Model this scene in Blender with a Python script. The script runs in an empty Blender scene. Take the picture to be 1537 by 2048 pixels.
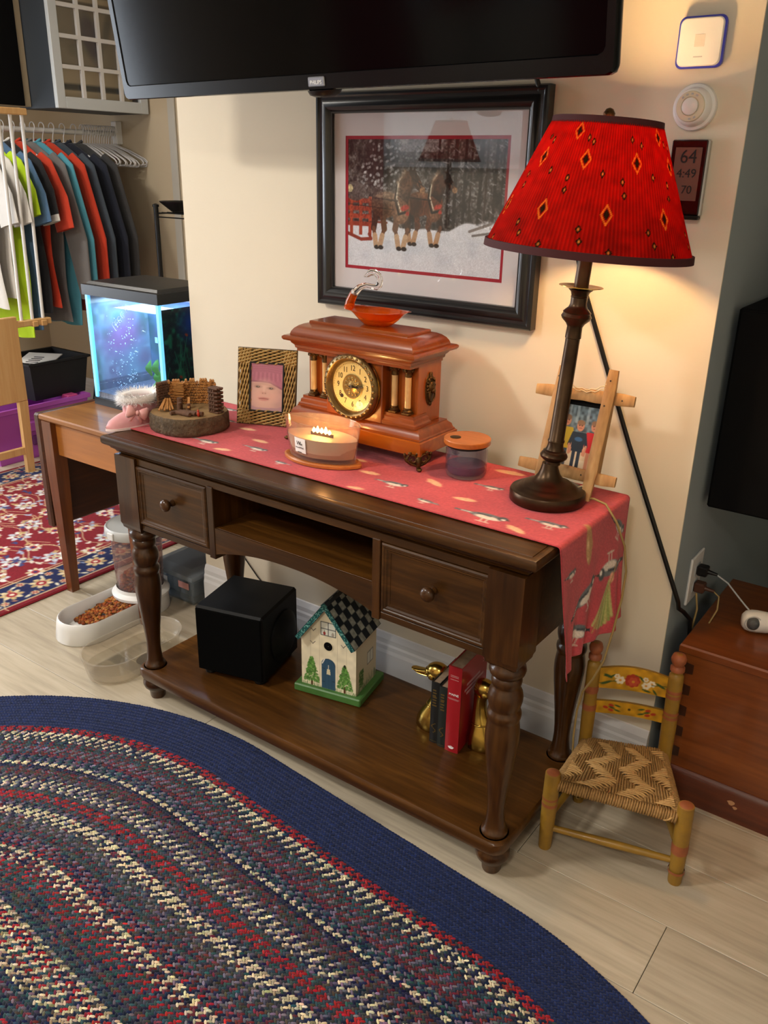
import bpy, bmesh, math, random
import numpy as np
from mathutils import Vector, Matrix
random.seed(7); RNG = np.random.default_rng(7)
SC = bpy.context.scene
COL = SC.collection
PI = math.pi

# ------------------------------------------------------------------ camera
cam_d = bpy.data.cameras.new('camera'); cam = bpy.data.objects.new('camera', cam_d); COL.objects.link(cam)
FPX, YAW, PITCH, ROLL = 1721.2, -0.6184, -0.3814, 0.0203
CAM = Vector((1.7608, -1.6796, 1.3894))
_fw = Vector((math.sin(YAW)*math.cos(PITCH), math.cos(YAW)*math.cos(PITCH), math.sin(PITCH)))
_r0 = Vector((math.cos(YAW), -math.sin(YAW), 0)); _u0 = _r0.cross(_fw)
_r = math.cos(ROLL)*_r0 + math.sin(ROLL)*_u0; _u = -math.sin(ROLL)*_r0 + math.cos(ROLL)*_u0
cam.matrix_world = Matrix(((_r.x, _u.x, -_fw.x, CAM.x), (_r.y, _u.y, -_fw.y, CAM.y), (_r.z, _u.z, -_fw.z, CAM.z), (0, 0, 0, 1)))
cam_d.sensor_fit = 'HORIZONTAL'; cam_d.sensor_width = 36.0; cam_d.lens = FPX/1537*36.0
cam_d.clip_start = 0.02
SC.camera = cam

# ------------------------------------------------------------------ world, exposure
SC.view_settings.view_transform = 'Standard'; SC.view_settings.look = 'None'
SC.view_settings.gamma = 1.0; SC.view_settings.use_curve_mapping = False
SC.view_settings.exposure = 1.0
W = bpy.data.worlds.new('sky'); SC.world = W; W.use_nodes = True
_bg = W.node_tree.nodes['Background']; _bg.inputs['Color'].default_value = (0.82, 0.90, 1.0, 1); _bg.inputs['Strength'].default_value = 7.0
try:
    SC.cycles.max_bounces = 10; SC.cycles.transparent_max_bounces = 24; SC.cycles.caustics_reflective = False; SC.cycles.caustics_refractive = False
    SC.cycles.sample_clamp_indirect = 6.0
except Exception: pass

# strengths of the lamps the room has (each is built with its lamp below)
CEILING_POWER, TABLE_LAMP_POWER, TANK_POWER = 22.0, 22.0, 1.9
ROOM = dict(x0=-3.1, x1=3.0, y0=-3.5, ceil=2.45)

# ------------------------------------------------------------------ helpers
def lin1(c): return c/12.92 if c <= 0.04045 else ((c+0.055)/1.055)**2.4
def rgb(h):
    if isinstance(h, str): h = h.lstrip('#'); h = tuple(int(h[i:i+2], 16) for i in (0, 2, 4))
    return tuple(lin1(c/255) for c in h)
def rgba(h): return rgb(h)+(1.0,)

def chamfer_box(x0, x1, y0, y1, z0, z1, c):
    xs, ys, zs = (x0, x1), (y0, y1), (z0, z1)
    c = min(c, (x1-x0)*.49, (y1-y0)*.49, (z1-z0)*.49)
    V = []; idx = {}
    for i in (0, 1):
        for j in (0, 1):
            for k in (0, 1):
                sx, sy, sz = (1 if i == 0 else -1), (1 if j == 0 else -1), (1 if k == 0 else -1)
                p = (xs[i], ys[j], zs[k])
                for a in range(3):
                    q = [p[0]+sx*c, p[1]+sy*c, p[2]+sz*c]; q[a] = p[a]
                    idx[(i, j, k, a)] = len(V); V.append(tuple(q))
    F = []
    for a in range(3):
        b, d = [q for q in range(3) if q != a]
        for s in (0, 1):
            loop = []
            for (m, n) in ((0, 0), (1, 0), (1, 1), (0, 1)):
                key = [0, 0, 0]; key[a] = s; key[b] = m; key[d] = n
                loop.append(idx[tuple(key)+(a,)])
            if (s == 0) != (a == 1): loop.reverse()
            F.append(loop)
    for a in range(3):          # edges along axis a
        b, d = [q for q in range(3) if q != a]
        for m in (0, 1):
            for n in (0, 1):
                k0 = [0, 0, 0]; k0[b] = m; k0[d] = n; k1 = list(k0); k1[a] = 1
                l = [idx[tuple(k0)+(b,)], idx[tuple(k1)+(b,)], idx[tuple(k1)+(d,)], idx[tuple(k0)+(d,)]]
                F.append(l)
    for i in (0, 1):
        for j in (0, 1):
            for k in (0, 1): F.append([idx[(i, j, k, 0)], idx[(i, j, k, 1)], idx[(i, j, k, 2)]])
    return V, F

class MB:
    """collects shapes and links them as one mesh object"""
    def __init__(s, M=None): s.v = []; s.f = []; s.M = M; s.c = None
    def add(s, V, F, M=None):
        n = len(s.v)
        for p in V:
            p = Vector(p)
            if M is not None: p = M @ p
            if s.M is not None: p = s.M @ p
            s.v.append(tuple(p))
        s.f += [[i+n for i in f] for f in F]; return s
    def box(s, x0, x1, y0, y1, z0, z1, c=0.0, M=None):
        if x0 > x1: x0, x1 = x1, x0
        if y0 > y1: y0, y1 = y1, y0
        if z0 > z1: z0, z1 = z1, z0
        if c > 0: return s.add(*chamfer_box(x0, x1, y0, y1, z0, z1, c), M)
        V = [(x, y, z) for x in (x0, x1) for y in (y0, y1) for z in (z0, z1)]
        return s.add(V, [(0, 1, 3, 2), (4, 6, 7, 5), (0, 4, 5, 1), (2, 3, 7, 6), (0, 2, 6, 4), (1, 5, 7, 3)], M)
    def lathe(s, prof, n=24, M=None, cap=True):
        V = []; F = []
        for r, z in prof:
            for i in range(n):
                a = 2*PI*i/n; V.append((r*math.cos(a), r*math.sin(a), z))
        for k in range(len(prof)-1):
            for i in range(n):
                j = (i+1) % n; F.append((k*n+i, k*n+j, (k+1)*n+j, (k+1)*n+i))
        if cap:
            if prof[0][0] > 1e-6: F.append(tuple(range(n-1, -1, -1)))
            if prof[-1][0] > 1e-6: F.append(tuple((len(prof)-1)*n+i for i in range(n)))
        return s.add(V, F, M)
    def loops(s, LL, M=None, cap0=True, cap1=True, closed=True):
        n = len(LL[0]); V = [p for L in LL for p in L]; F = []
        for k in range(len(LL)-1):
            for i in range(n if closed else n-1):
                j = (i+1) % n; F.append((k*n+i, k*n+j, (k+1)*n+j, (k+1)*n+i))
        if cap0: F.append(tuple(range(n-1, -1, -1)))
        if cap1: F.append(tuple((len(LL)-1)*n+i for i in range(n)))
        return s.add(V, F, M)
    def rects(s, R, M=None, cap0=True, cap1=True):
        """R: (cx, cy, hx, hy, z) rings bottom to top"""
        return s.loops([[(cx-hx, cy-hy, z), (cx+hx, cy-hy, z), (cx+hx, cy+hy, z), (cx-hx, cy+hy, z)] for cx, cy, hx, hy, z in R], M, cap0, cap1)
    def tube(s, P, r, n=8, M=None, cap=True, closed=False, flat=1.0):
        P = [Vector(p) for p in P]; m = len(P); rs = r if isinstance(r, (list, tuple)) else [r]*m
        LL = []; prev = None
        for i in range(m):
            if closed: t = P[(i+1) % m]-P[i-1]
            else: t = P[min(i+1, m-1)]-P[max(i-1, 0)]
            if t.length < 1e-9: t = Vector((0, 0, 1))
            t.normalize()
            if prev is None:
                ref = Vector((0, 0, 1)) if abs(t.z) < .9 else Vector((1, 0, 0)); a = t.cross(ref).normalized()
            else:
                a = prev-t*prev.dot(t)
                if a.length < 1e-6: a = t.cross(Vector((0, 0, 1)))
                a.normalize()
            prev = a; b = t.cross(a)
            LL.append([tuple(P[i]+a*(rs[i]*math.cos(2*PI*k/n))+b*(flat*rs[i]*math.sin(2*PI*k/n))) for k in range(n)])
        if closed: LL.append(LL[0])
        return s.loops(LL, M, cap and not closed, cap and not closed)
    def prism(s, poly, z0, z1, M=None):
        return s.loops([[(x, y, z0) for x, y in poly], [(x, y, z1) for x, y in poly]], M)
    def ball(s, c, r, nu=14, nv=9, M=None):
        if not isinstance(r, (list, tuple)): r = (r, r, r)
        V = [(c[0], c[1], c[2]-r[2])]; F = []
        for j in range(1, nv):
            t = -PI/2+PI*j/nv
            for i in range(nu):
                a = 2*PI*i/nu; V.append((c[0]+r[0]*math.cos(t)*math.cos(a), c[1]+r[1]*math.cos(t)*math.sin(a), c[2]+r[2]*math.sin(t)))
        V.append((c[0], c[1], c[2]+r[2])); top = len(V)-1
        for i in range(nu): F.append((0, 1+(i+1) % nu, 1+i)); F.append((top, 1+(nv-2)*nu+i, 1+(nv-2)*nu+(i+1) % nu))
        for j in range(nv-2):
            for i in range(nu): k = (i+1) % nu; F.append((1+j*nu+i, 1+j*nu+k, 1+(j+1)*nu+k, 1+(j+1)*nu+i))
        return s.add(V, F, M)
    def cyl(s, p0, p1, r0, r1=None, n=12, M=None): return s.tube([p0, p1], [r0, r0 if r1 is None else r1], n, M)
    def sheet(s, fn, nu, nv, M=None):
        V = [fn(i/nu, j/nv) for j in range(nv+1) for i in range(nu+1)]
        F = [(j*(nu+1)+i, j*(nu+1)+i+1, (j+1)*(nu+1)+i+1, (j+1)*(nu+1)+i) for j in range(nv) for i in range(nu)]
        return s.add(V, F, M)
    def text(s, txt, size, M=None, ext=0.0004, align='CENTER', squeeze=1.0):
        V, F = text_geo(txt, size, ext, align)
        V = [(x*squeeze, y, z) for x, y, z in V]
        return s.add(V, F, M)
    def build(s, name, mat, parent=None, smooth=None, kind=None, fixn=True):
        me = bpy.data.meshes.new(name); me.from_pydata(s.v, [], s.f); me.validate(); 
        if fixn:
            bm = bmesh.new(); bm.from_mesh(me); bmesh.ops.recalc_face_normals(bm, faces=bm.faces); bm.to_mesh(me); bm.free()
        if mat is not None: me.materials.append(M_(mat))
        if smooth is not None:
            me.polygons.foreach_set('use_smooth', [True]*len(me.polygons))
            if smooth < 179: me.set_sharp_from_angle(angle=math.radians(smooth))
        me.update()
        o = bpy.data.objects.new(name, me); COL.objects.link(o)
        if parent is not None: o.parent = parent
        if kind: o['kind'] = kind
        return o

_tcache = {}
def text_geo(txt, size, ext, align):
    cu = bpy.data.curves.new('t', 'FONT'); cu.body = txt; cu.size = size; cu.extrude = ext; cu.align_x = align; cu.align_y = 'CENTER'; cu.resolution_u = 3
    ob = bpy.data.objects.new('t', cu); COL.objects.link(ob)
    dg = bpy.context.evaluated_depsgraph_get(); ev = ob.evaluated_get(dg); me = ev.to_mesh()
    V = [tuple(v.co) for v in me.vertices]; F = [tuple(p.vertices) for p in me.polygons]
    ev.to_mesh_clear(); bpy.data.objects.remove(ob); bpy.data.curves.remove(cu)
    return V, F

def TR(loc=(0, 0, 0), rz=0.0, rx=0.0, ry=0.0):
    return Matrix.Translation(Vector(loc)) @ Matrix.Rotation(rz, 4, 'Z') @ Matrix.Rotation(ry, 4, 'Y') @ Matrix.Rotation(rx, 4, 'X')
UP = Matrix.Rotation(PI/2, 4, 'X')       # text / canvas plane XY -> facing -Y

def thing(name, label, cat, loc=(0, 0, 0), rz=0.0, group=None, rot=None):
    o = bpy.data.objects.new(name, None); COL.objects.link(o); o.empty_display_size = .05
    o.location = loc; o.rotation_euler = rot if rot else (0, 0, rz); o['label'] = label; o['category'] = cat
    if group: o['group'] = group
    return o
def tag(o, label, cat, group=None, kind=None):
    o['label'] = label; o['category'] = cat
    if group: o['group'] = group
    if kind: o['kind'] = kind
    return o
def struct(o): o['kind'] = 'structure'; return o
def dup(o, parent=None):
    c = o.copy(); COL.objects.link(c); c.parent = parent
    for ch in list(o.children): dup(ch, c)
    return c

# ------------------------------------------------------------------ materials
MATS = {}
def M_(m): return MATS[m] if isinstance(m, str) else m
def _new(name):
    m = bpy.data.materials.new(name); m.use_nodes = True; MATS[name] = m
    nt = m.node_tree; return m, nt, nt.nodes, nt.links, nt.nodes['Principled BSDF']
def _coords(N, L, scale=(1, 1, 1)):
    tc = N.new('ShaderNodeTexCoord'); mp = N.new('ShaderNodeMapping'); mp.inputs['Scale'].default_value = scale
    L.new(tc.outputs['Object'], mp.inputs['Vector']); return mp.outputs['Vector']
def _ramp(N, stops):
    r = N.new('ShaderNodeValToRGB'); e = r.color_ramp.elements
    while len(e) < len(stops): e.new(.5)
    for i, (p, c) in enumerate(stops): e[i].position = p; e[i].color = c if len(c) == 4 else tuple(c)+(1,)
    return r
def pbr(name, col, rough=.5, metal=0.0, spec=.5, coat=0.0, var=None, bump=None, col2=None, emis=None, sheen=0, trans=0, ior=1.45, coat_rough=.1):
    """var=(scale, amount of col2); bump=(scale, strength[, distance])"""
    m, nt, N, L, B = _new(name)
    B.inputs['Base Color'].default_value = rgba(col); B.inputs['Roughness'].default_value = rough; B.inputs['Metallic'].default_value = metal
    B.inputs['Specular IOR Level'].default_value = spec; B.inputs['Coat Weight'].default_value = coat; B.inputs['Coat Roughness'].default_value = coat_rough
    B.inputs['Transmission Weight'].default_value = trans; B.inputs['IOR'].default_value = ior
    if sheen: B.inputs['Sheen Weight'].default_value = sheen
    if emis: B.inputs['Emission Color'].default_value = rgba(emis[0]); B.inputs['Emission Strength'].default_value = emis[1]
    if var or bump: vec = _coords(N, L)
    if var:
        n = N.new('ShaderNodeTexNoise'); n.inputs['Scale'].default_value = var[0]; n.inputs['Detail'].default_value = 5; L.new(vec, n.inputs['Vector'])
        w = var[1]; r = _ramp(N, [(.5-w*.5 if w < 1 else .3, rgba(col)), (.5+w*.5 if w < 1 else .7, rgba(col2))]); L.new(n.outputs['Fac'], r.inputs['Fac']); L.new(r.outputs['Color'], B.inputs['Base Color'])
    if bump:
        n = N.new('ShaderNodeTexNoise'); n.inputs['Scale'].default_value = bump[0]; n.inputs['Detail'].default_value = 6; L.new(vec, n.inputs['Vector'])
        b = N.new('ShaderNodeBump'); b.inputs['Strength'].default_value = bump[1]; b.inputs['Distance'].default_value = bump[2] if len(bump) > 2 else .004
        L.new(n.outputs['Fac'], b.inputs['Height']); L.new(b.outputs['Normal'], B.inputs['Normal'])
    return m
def wood(name, dark, mid, light, rough=.35, axis=0, scale=1.0, coat=.3, contrast=.5, bump=.08, rnd=0.0, rings=6.0, coat_rough=.12, spec=.5):
    m, nt, N, L, B = _new(name)
    sc = [22*scale]*3; sc[axis] = 1.6*scale
    vec = _coords(N, L, sc)
    if rnd:
        oi = N.new('ShaderNodeObjectInfo'); va = N.new('ShaderNodeVectorMath'); va.operation = 'MULTIPLY_ADD'
        va.inputs[1].default_value = (37, 53, 71); L.new(oi.outputs['Random'], va.inputs[0]); L.new(vec, va.inputs[2]); vec = va.outputs[0]
    n1 = N.new('ShaderNodeTexNoise'); n1.inputs['Scale'].default_value = 1.0; n1.inputs['Detail'].default_value = 4; n1.inputs['Distortion'].default_value = 1.2; L.new(vec, n1.inputs['Vector'])
    n2 = N.new('ShaderNodeTexNoise'); n2.inputs['Scale'].default_value = rings; n2.inputs['Detail'].default_value = 5; L.new(vec, n2.inputs['Vector'])
    mx = N.new('ShaderNodeMix'); mx.data_type = 'FLOAT'; mx.inputs['Factor'].default_value = .38; L.new(n1.outputs['Fac'], mx.inputs[2]); L.new(n2.outputs['Fac'], mx.inputs[3])
    lo, hi = .5-.22/contrast*.5, .5+.22/contrast*.5
    r = _ramp(N, [(max(0, lo), rgba(dark)), (.5, rgba(mid)), (min(1, hi), rgba(light))]); L.new(mx.outputs[0], r.inputs['Fac'])
    colout = r.outputs['Color']
    if rnd:
        hs = N.new('ShaderNodeHueSaturation'); mr = N.new('ShaderNodeMapRange'); mr.inputs[3].default_value = 1-rnd; mr.inputs[4].default_value = 1+rnd
        L.new(oi.outputs['Random'], mr.inputs[0]); L.new(mr.outputs[0], hs.inputs['Value']); L.new(colout, hs.inputs['Color']); colout = hs.outputs['Color']
    L.new(colout, B.inputs['Base Color'])
    B.inputs['Roughness'].default_value = rough; B.inputs['Coat Weight'].default_value = coat; B.inputs['Coat Roughness'].default_value = coat_rough; B.inputs['Specular IOR Level'].default_value = spec
    if bump:
        b = N.new('ShaderNodeBump'); b.inputs['Strength'].default_value = bump; b.inputs['Distance'].default_value = .002; L.new(mx.outputs[0], b.inputs['Height']); L.new(b.outputs['Normal'], B.inputs['Normal'])
    return m
def vcol(name, rough=.7, spec=.3, coat=0.0, bump=None, sheen=0, trans_mix=0.0, metal=0.0):
    m, nt, N, L, B = _new(name)
    a = N.new('ShaderNodeAttribute'); a.attribute_name = 'Col'; L.new(a.outputs['Color'], B.inputs['Base Color'])
    B.inputs['Roughness'].default_value = rough; B.inputs['Specular IOR Level'].default_value = spec; B.inputs['Coat Weight'].default_value = coat; B.inputs['Metallic'].default_value = metal
    if sheen: B.inputs['Sheen Weight'].default_value = sheen
    if bump:
        vec = _coords(N, L); n = N.new('ShaderNodeTexNoise'); n.inputs['Scale'].default_value = bump[0]; n.inputs['Detail'].default_value = 4; L.new(vec, n.inputs['Vector'])
        b = N.new('ShaderNodeBump'); b.inputs['Strength'].default_value = bump[1]; b.inputs['Distance'].default_value = .002; L.new(n.outputs['Fac'], b.inputs['Height']); L.new(b.outputs['Normal'], B.inputs['Normal'])
    if trans_mix:
        t = N.new('ShaderNodeBsdfTranslucent'); L.new(a.outputs['Color'], t.inputs['Color']); mx = N.new('ShaderNodeMixShader'); mx.inputs[0].default_value = trans_mix
        L.new(B.outputs[0], mx.inputs[1]); L.new(t.outputs[0], mx.inputs[2]); L.new(mx.outputs[0], N['Material Output'].inputs['Surface'])
    return m
def thin_glass(name, tint='#ffffff', rough=.03, ior=1.45, gloss=1.0, haze=0.0, hazecol='#ffffff'):
    """clear sheet: passes light, mirrors by Fresnel, may carry a milky share"""
    m, nt, N, L, B = _new(name); N.remove(B)
    t = N.new('ShaderNodeBsdfTransparent'); t.inputs['Color'].default_value = rgba(tint)
    g = N.new('ShaderNodeBsdfGlossy'); g.inputs['Roughness'].default_value = rough
    f = N.new('ShaderNodeFresnel'); f.inputs['IOR'].default_value = ior
    ge = N.new('ShaderNodeNewGeometry'); mr = N.new('ShaderNodeMapRange'); mr.inputs[3].default_value = ior; mr.inputs[4].default_value = 1/ior; L.new(ge.outputs['Backfacing'], mr.inputs[0]); L.new(mr.outputs[0], f.inputs['IOR'])   # same Fresnel from both sides of the sheet
    fm = N.new('ShaderNodeMath'); fm.operation = 'MULTIPLY'; fm.inputs[1].default_value = gloss; L.new(f.outputs[0], fm.inputs[0])
    src = t.outputs[0]
    if haze:
        d = N.new('ShaderNodeBsdfDiffuse'); d.inputs['Color'].default_value = rgba(hazecol); h = N.new('ShaderNodeMixShader'); h.inputs[0].default_value = haze
        L.new(t.outputs[0], h.inputs[1]); L.new(d.outputs[0], h.inputs[2]); src = h.outputs[0]
    mx = N.new('ShaderNodeMixShader'); L.new(fm.outputs[0], mx.inputs[0]); L.new(src, mx.inputs[1]); L.new(g.outputs[0], mx.inputs[2])
    L.new(mx.outputs[0], N['Material Output'].inputs['Surface'])
    return m
def emit(name, col, strength):
    m, nt, N, L, B = _new(name); N.remove(B); e = N.new('ShaderNodeEmission'); e.inputs['Color'].default_value = rgba(col); e.inputs['Strength'].default_value = strength
    L.new(e.outputs[0], N['Material Output'].inputs['Surface']); return m

# ------------------------------------------------------------------ flat print: a canvas turned into vertex colours
class Cv:
    def __init__(s, w, h, nx, bg):
        s.w, s.h = w, h; s.nx = nx; s.ny = max(2, int(round(nx*h/w))); s.a = np.empty((s.ny, s.nx, 3)); s.a[:] = s.c(bg)
        X, Y = np.meshgrid((np.arange(s.nx)+.0)/(s.nx-1)*w, (np.arange(s.ny)+.0)/(s.ny-1)*h); s.X, s.Y = X, Y; s.px = w/(s.nx-1)
    def c(s, h):
        if isinstance(h, str): h = h.lstrip('#'); return np.array([int(h[i:i+2], 16) for i in (0, 2, 4)])/255.
        return np.array(h)/255.
    def mixm(s, m, col, al=1.0): m = np.clip(m, 0, 1)[..., None]*al; s.a = s.a*(1-m)+s.c(col)*m
    def win(s, x0, x1, y0, y1):
        i0, i1 = max(0, int(x0/s.px)-1), min(s.nx, int(x1/s.px)+3); py = s.h/(s.ny-1); j0, j1 = max(0, int(y0/py)-1), min(s.ny, int(y1/py)+3)
        return (slice(j0, j1), slice(i0, i1)) if i1 > i0 and j1 > j0 else None
    def mixw(s, wn, m, col, al): m = np.clip(m, 0, 1)[..., None]*al; s.a[wn] = s.a[wn]*(1-m)+s.c(col)*m
    def ell(s, cx, cy, rx, ry, col, ang=0.0, al=1.0, soft=None):
        q = max(rx, ry)*(1+.5*(soft or s.px)/min(rx, ry))+s.px; wn = s.win(cx-q, cx+q, cy-q, cy+q)
        if wn is None: return
        dx, dy = s.X[wn]-cx, s.Y[wn]-cy; ca, sa = math.cos(ang), math.sin(ang); u = (dx*ca+dy*sa)/rx; v = (-dx*sa+dy*ca)/ry
        d = (np.sqrt(u*u+v*v)-1)*min(rx, ry); s.mixw(wn, .5-d/(soft or s.px), col, al)
    def seg(s, pts, w, col, al=1.0, soft=None):
        q = w+(soft or s.px)*2; wn = s.win(min(p[0] for p in pts)-q, max(p[0] for p in pts)+q, min(p[1] for p in pts)-q, max(p[1] for p in pts)+q)
        if wn is None: return
        X, Y = s.X[wn], s.Y[wn]; D = np.full(X.shape, 1e9)
        for (x0, y0), (x1, y1) in zip(pts[:-1], pts[1:]):
            dx, dy = x1-x0, y1-y0; L2 = dx*dx+dy*dy+1e-12; t = np.clip(((X-x0)*dx+(Y-y0)*dy)/L2, 0, 1)
            D = np.minimum(D, np.hypot(X-x0-t*dx, Y-y0-t*dy))
        s.mixw(wn, .5-(D-w/2)/(soft or s.px), col, al)
    def poly(s, pts, col, al=1.0):
        ins = np.zeros(s.X.shape, bool); n = len(pts)
        for i in range(n):
            x0, y0 = pts[i]; x1, y1 = pts[(i+1) % n]
            if y0 == y1: continue
            c = ((y0 > s.Y) != (y1 > s.Y)) & (s.X < (x1-x0)*(s.Y-y0)/(y1-y0)+x0); ins ^= c
        s.mixm(ins.astype(float), col, al)
    def rect(s, x0, x1, y0, y1, col, al=1.0):
        p = s.px; m = np.clip(.5+(s.X-x0)/p, 0, 1)*np.clip(.5+(x1-s.X)/p, 0, 1)*np.clip(.5+(s.Y-y0)/p, 0, 1)*np.clip(.5+(y1-s.Y)/p, 0, 1); s.mixm(m, col, al)
    def noise(s, cell, seed=0):
        r = np.random.default_rng(seed); gx = int(s.w/cell)+3; gy = int(s.h/cell)+3; g = r.random((gy, gx))
        fx, fy = s.X/cell, s.Y/cell; ix, iy = fx.astype(int), fy.astype(int); tx, ty = fx-ix, fy-iy; tx = tx*tx*(3-2*tx); ty = ty*ty*(3-2*ty)
        return (g[iy, ix]*(1-tx)+g[iy, ix+1]*tx)*(1-ty)+(g[iy+1, ix]*(1-tx)+g[iy+1, ix+1]*tx)*ty
    def grain(s, amt, seed=0): s.a = np.clip(s.a*(1+amt*(np.random.default_rng(seed).random(s.a.shape[:2])[..., None]-.5)), 0, 1)
    def build(s, name, mat, parent, fn, mask=None):
        """fn(X, Y) arrays (x right, y up from lower left) -> (x, y, z) arrays"""
        x, y, z = fn(s.X, s.Y); V = np.stack([x*np.ones_like(s.X), y*np.ones_like(s.X), z*np.ones_like(s.X)], -1).reshape(-1, 3)
        nx, ny = s.nx, s.ny; j, i = np.meshgrid(np.arange(ny-1), np.arange(nx-1), indexing='ij'); b = (j*nx+i).ravel()
        F = np.stack([b, b+1, b+nx+1, b+nx], 1)
        if mask is not None: k = mask(s.X, s.Y).ravel(); F = F[k[F].all(1)]
        return raw_mesh(name, V, F, mat, parent, srgb=s.a.reshape(-1, 3))
def raw_mesh(name, V, F, mat, parent=None, srgb=None, smooth=True, kind=None):
    me = bpy.data.meshes.new(name); nv, nf, k = len(V), len(F), F.shape[1]
    me.vertices.add(nv); me.vertices.foreach_set('co', np.ascontiguousarray(V, np.float32).ravel())
    me.loops.add(nf*k); me.loops.foreach_set('vertex_index', np.ascontiguousarray(F, np.int32).ravel())
    me.polygons.add(nf); me.polygons.foreach_set('loop_start', np.arange(0, nf*k, k, dtype=np.int32)); me.polygons.foreach_set('loop_total', np.full(nf, k, np.int32))
    me.polygons.foreach_set('use_smooth', np.full(nf, smooth))
    me.update(calc_edges=True)
    if srgb is not None:
        c = np.clip(srgb, 0, 1); l = np.where(c <= .04045, c/12.92, ((c+.055)/1.055)**2.4)
        at = me.color_attributes.new('Col', 'FLOAT_COLOR', 'POINT'); at.data.foreach_set('color', np.concatenate([l, np.ones((nv, 1))], 1).astype(np.float32).ravel())
    me.materials.append(M_(mat)); o = bpy.data.objects.new(name, me); COL.objects.link(o)
    if parent is not None: o.parent = parent
    if kind: o['kind'] = kind
    return o

# shared materials
pbr('wall_cream', '#ddd3bf', .75, spec=.2, bump=(160, .12, .002), var=(2, .6), col2='#d9cdb8')
pbr('wall_bluegrey', '#949fa4', .7, spec=.25, bump=(160, .12, .002))
pbr('wall_tan', '#c4b59c', .8, spec=.2, bump=(160, .1, .002))
pbr('white_paint', '#d8d8da', .45, spec=.4)
pbr('ceiling_white', '#ece8e0', .9)
wood('plank_oak', '#8d8271', '#b0a48f', '#c3b8a5', rough=.42, axis=0, scale=.8, coat=.15, contrast=.45, bump=.12, rnd=.07, coat_rough=.25)
wood('walnut', '#1e0f03', '#3a2209', '#5c3a15', spec=.25, rough=.36, axis=0, scale=1.0, coat=.2, contrast=.42, bump=.06, coat_rough=.2)
wood('walnut_v', '#1e0f03', '#381f08', '#573614', spec=.25, rough=.33, axis=2, scale=1.0, coat=.3, contrast=.42, bump=.05)
wood('shelf_wood', '#2a1605', '#4a2c0d', '#6d4519', spec=.3, rough=.36, axis=0, scale=.9, coat=.22, contrast=.42, bump=.05, coat_rough=.2)
wood('pine', '#b98a54', '#cfa268', '#dab57e', rough=.5, axis=2, scale=.8, coat=.1, contrast=.4)
wood('oak_honey', '#5c300f', '#84501f', '#a26b32', rough=.4, axis=0, scale=.8, coat=.3, contrast=.35)
wood('oak_leg', '#451f08', '#663410', '#80491c', rough=.4, axis=2, scale=.8, coat=.3, contrast=.4)
wood('oak_dark', '#2a1206', '#45210c', '#5c3015', rough=.45, axis=1, scale=.8, coat=.2, contrast=.4)
wood('clock_wood', '#4e1c05', '#7c370b', '#a05417', rough=.3, axis=0, scale=.7, coat=.35, contrast=.32, bump=.03, coat_rough=.06)
wood('clock_wood_v', '#5a2306', '#88400e', '#aa5c1a', rough=.3, axis=2, scale=.7, coat=.35, contrast=.32, bump=.03, coat_rough=.06)
wood('chest_wood', '#56260b', '#763c14', '#90501e', rough=.38, axis=0, scale=.8, coat=.35, contrast=.4)
wood('chest_dark', '#2a1208', '#3a1b0d', '#4a2412', rough=.4, axis=2, scale=1, coat=.3)
pbr('black_plastic', '#0b0b0c', .38, spec=.4)
pbr('black_matte', '#060607', .8, spec=.15)
pbr('white_plastic', '#dedddb', .35, spec=.45)
pbr('grey_plastic', '#aeb1b4', .35, spec=.45)
pbr('navy_dark', '#15181d', .6)
pbr('bronze', '#4c3a28', .34, metal=.8, spec=.5, var=(30, .5), col2='#34261a')
pbr('brass', '#c8a955', .22, metal=1.0, var=(18, .4), col2='#a9873f')
pbr('brass_dark', '#6e5330', .4, metal=.85, bump=(220, .5, .002), var=(60, .6), col2='#3a2a18')
pbr('steel', '#b9b9b9', .3, metal=1.0)
thin_glass('glass', '#ffffff', .02)
vcol('print_matte', .75, .2); vcol('print_satin', .45, .35); vcol('cloth_print', .9, .1, sheen=.15, bump=(900, .25))
# ------------------------------------------------------------------ lamps of the room and an added fill light
def ceiling_light(label, loc, power):
    t = thing('ceiling_light', label, 'ceiling light', loc, 0, 'ceiling lights')
    MB().lathe([(.19, 0), (.19, -.03), (.175, -.035), (.175, -.002)], 32).build('rim', 'steel', t, 40)
    MB().lathe([(.172, -.03), (.165, -.055), (.13, -.085), (.07, -.1), (0.001, -.104)], 32, cap=False).build('glass_dome', 'dome_glow', t, 60)
    ld = bpy.data.lights.new('ceiling_lamp', 'AREA'); ld.shape = 'DISK'; ld.size = .36; ld.energy = power; ld.color = (1, .94, .84)
    lo = bpy.data.objects.new('ceiling_lamp', ld); COL.objects.link(lo); lo.location = (0, 0, -.112); lo.parent = t
m, nt, N, L, B = _new('dimming_white'); tr_ = N.new('ShaderNodeBsdfTranslucent'); tr_.inputs['Color'].default_value = (.5, .5, .5, 1); mx_ = N.new('ShaderNodeMixShader'); mx_.inputs[0].default_value = .45; B.inputs['Base Color'].default_value = (.8, .8, .8, 1); L.new(B.outputs[0], mx_.inputs[1]); L.new(tr_.outputs[0], mx_.inputs[2]); L.new(mx_.outputs[0], N['Material Output'].inputs['Surface'])
emit('dome_glow', '#fff0dc', 6.0)
ceiling_light('round white flush ceiling light glowing above the braided rug', (-.35, -2.0, ROOM['ceil']), CEILING_POWER)
ceiling_light('round white flush ceiling light glowing above the oriental rug', (-1.75, -.55, ROOM['ceil']), CEILING_POWER*.55)
ceiling_light('round white flush ceiling light added as unseen fill behind and above the camera', (1.75, -2.6, ROOM['ceil']), CEILING_POWER*.6)  # added fill light, brightens the chair and the lower right

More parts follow.
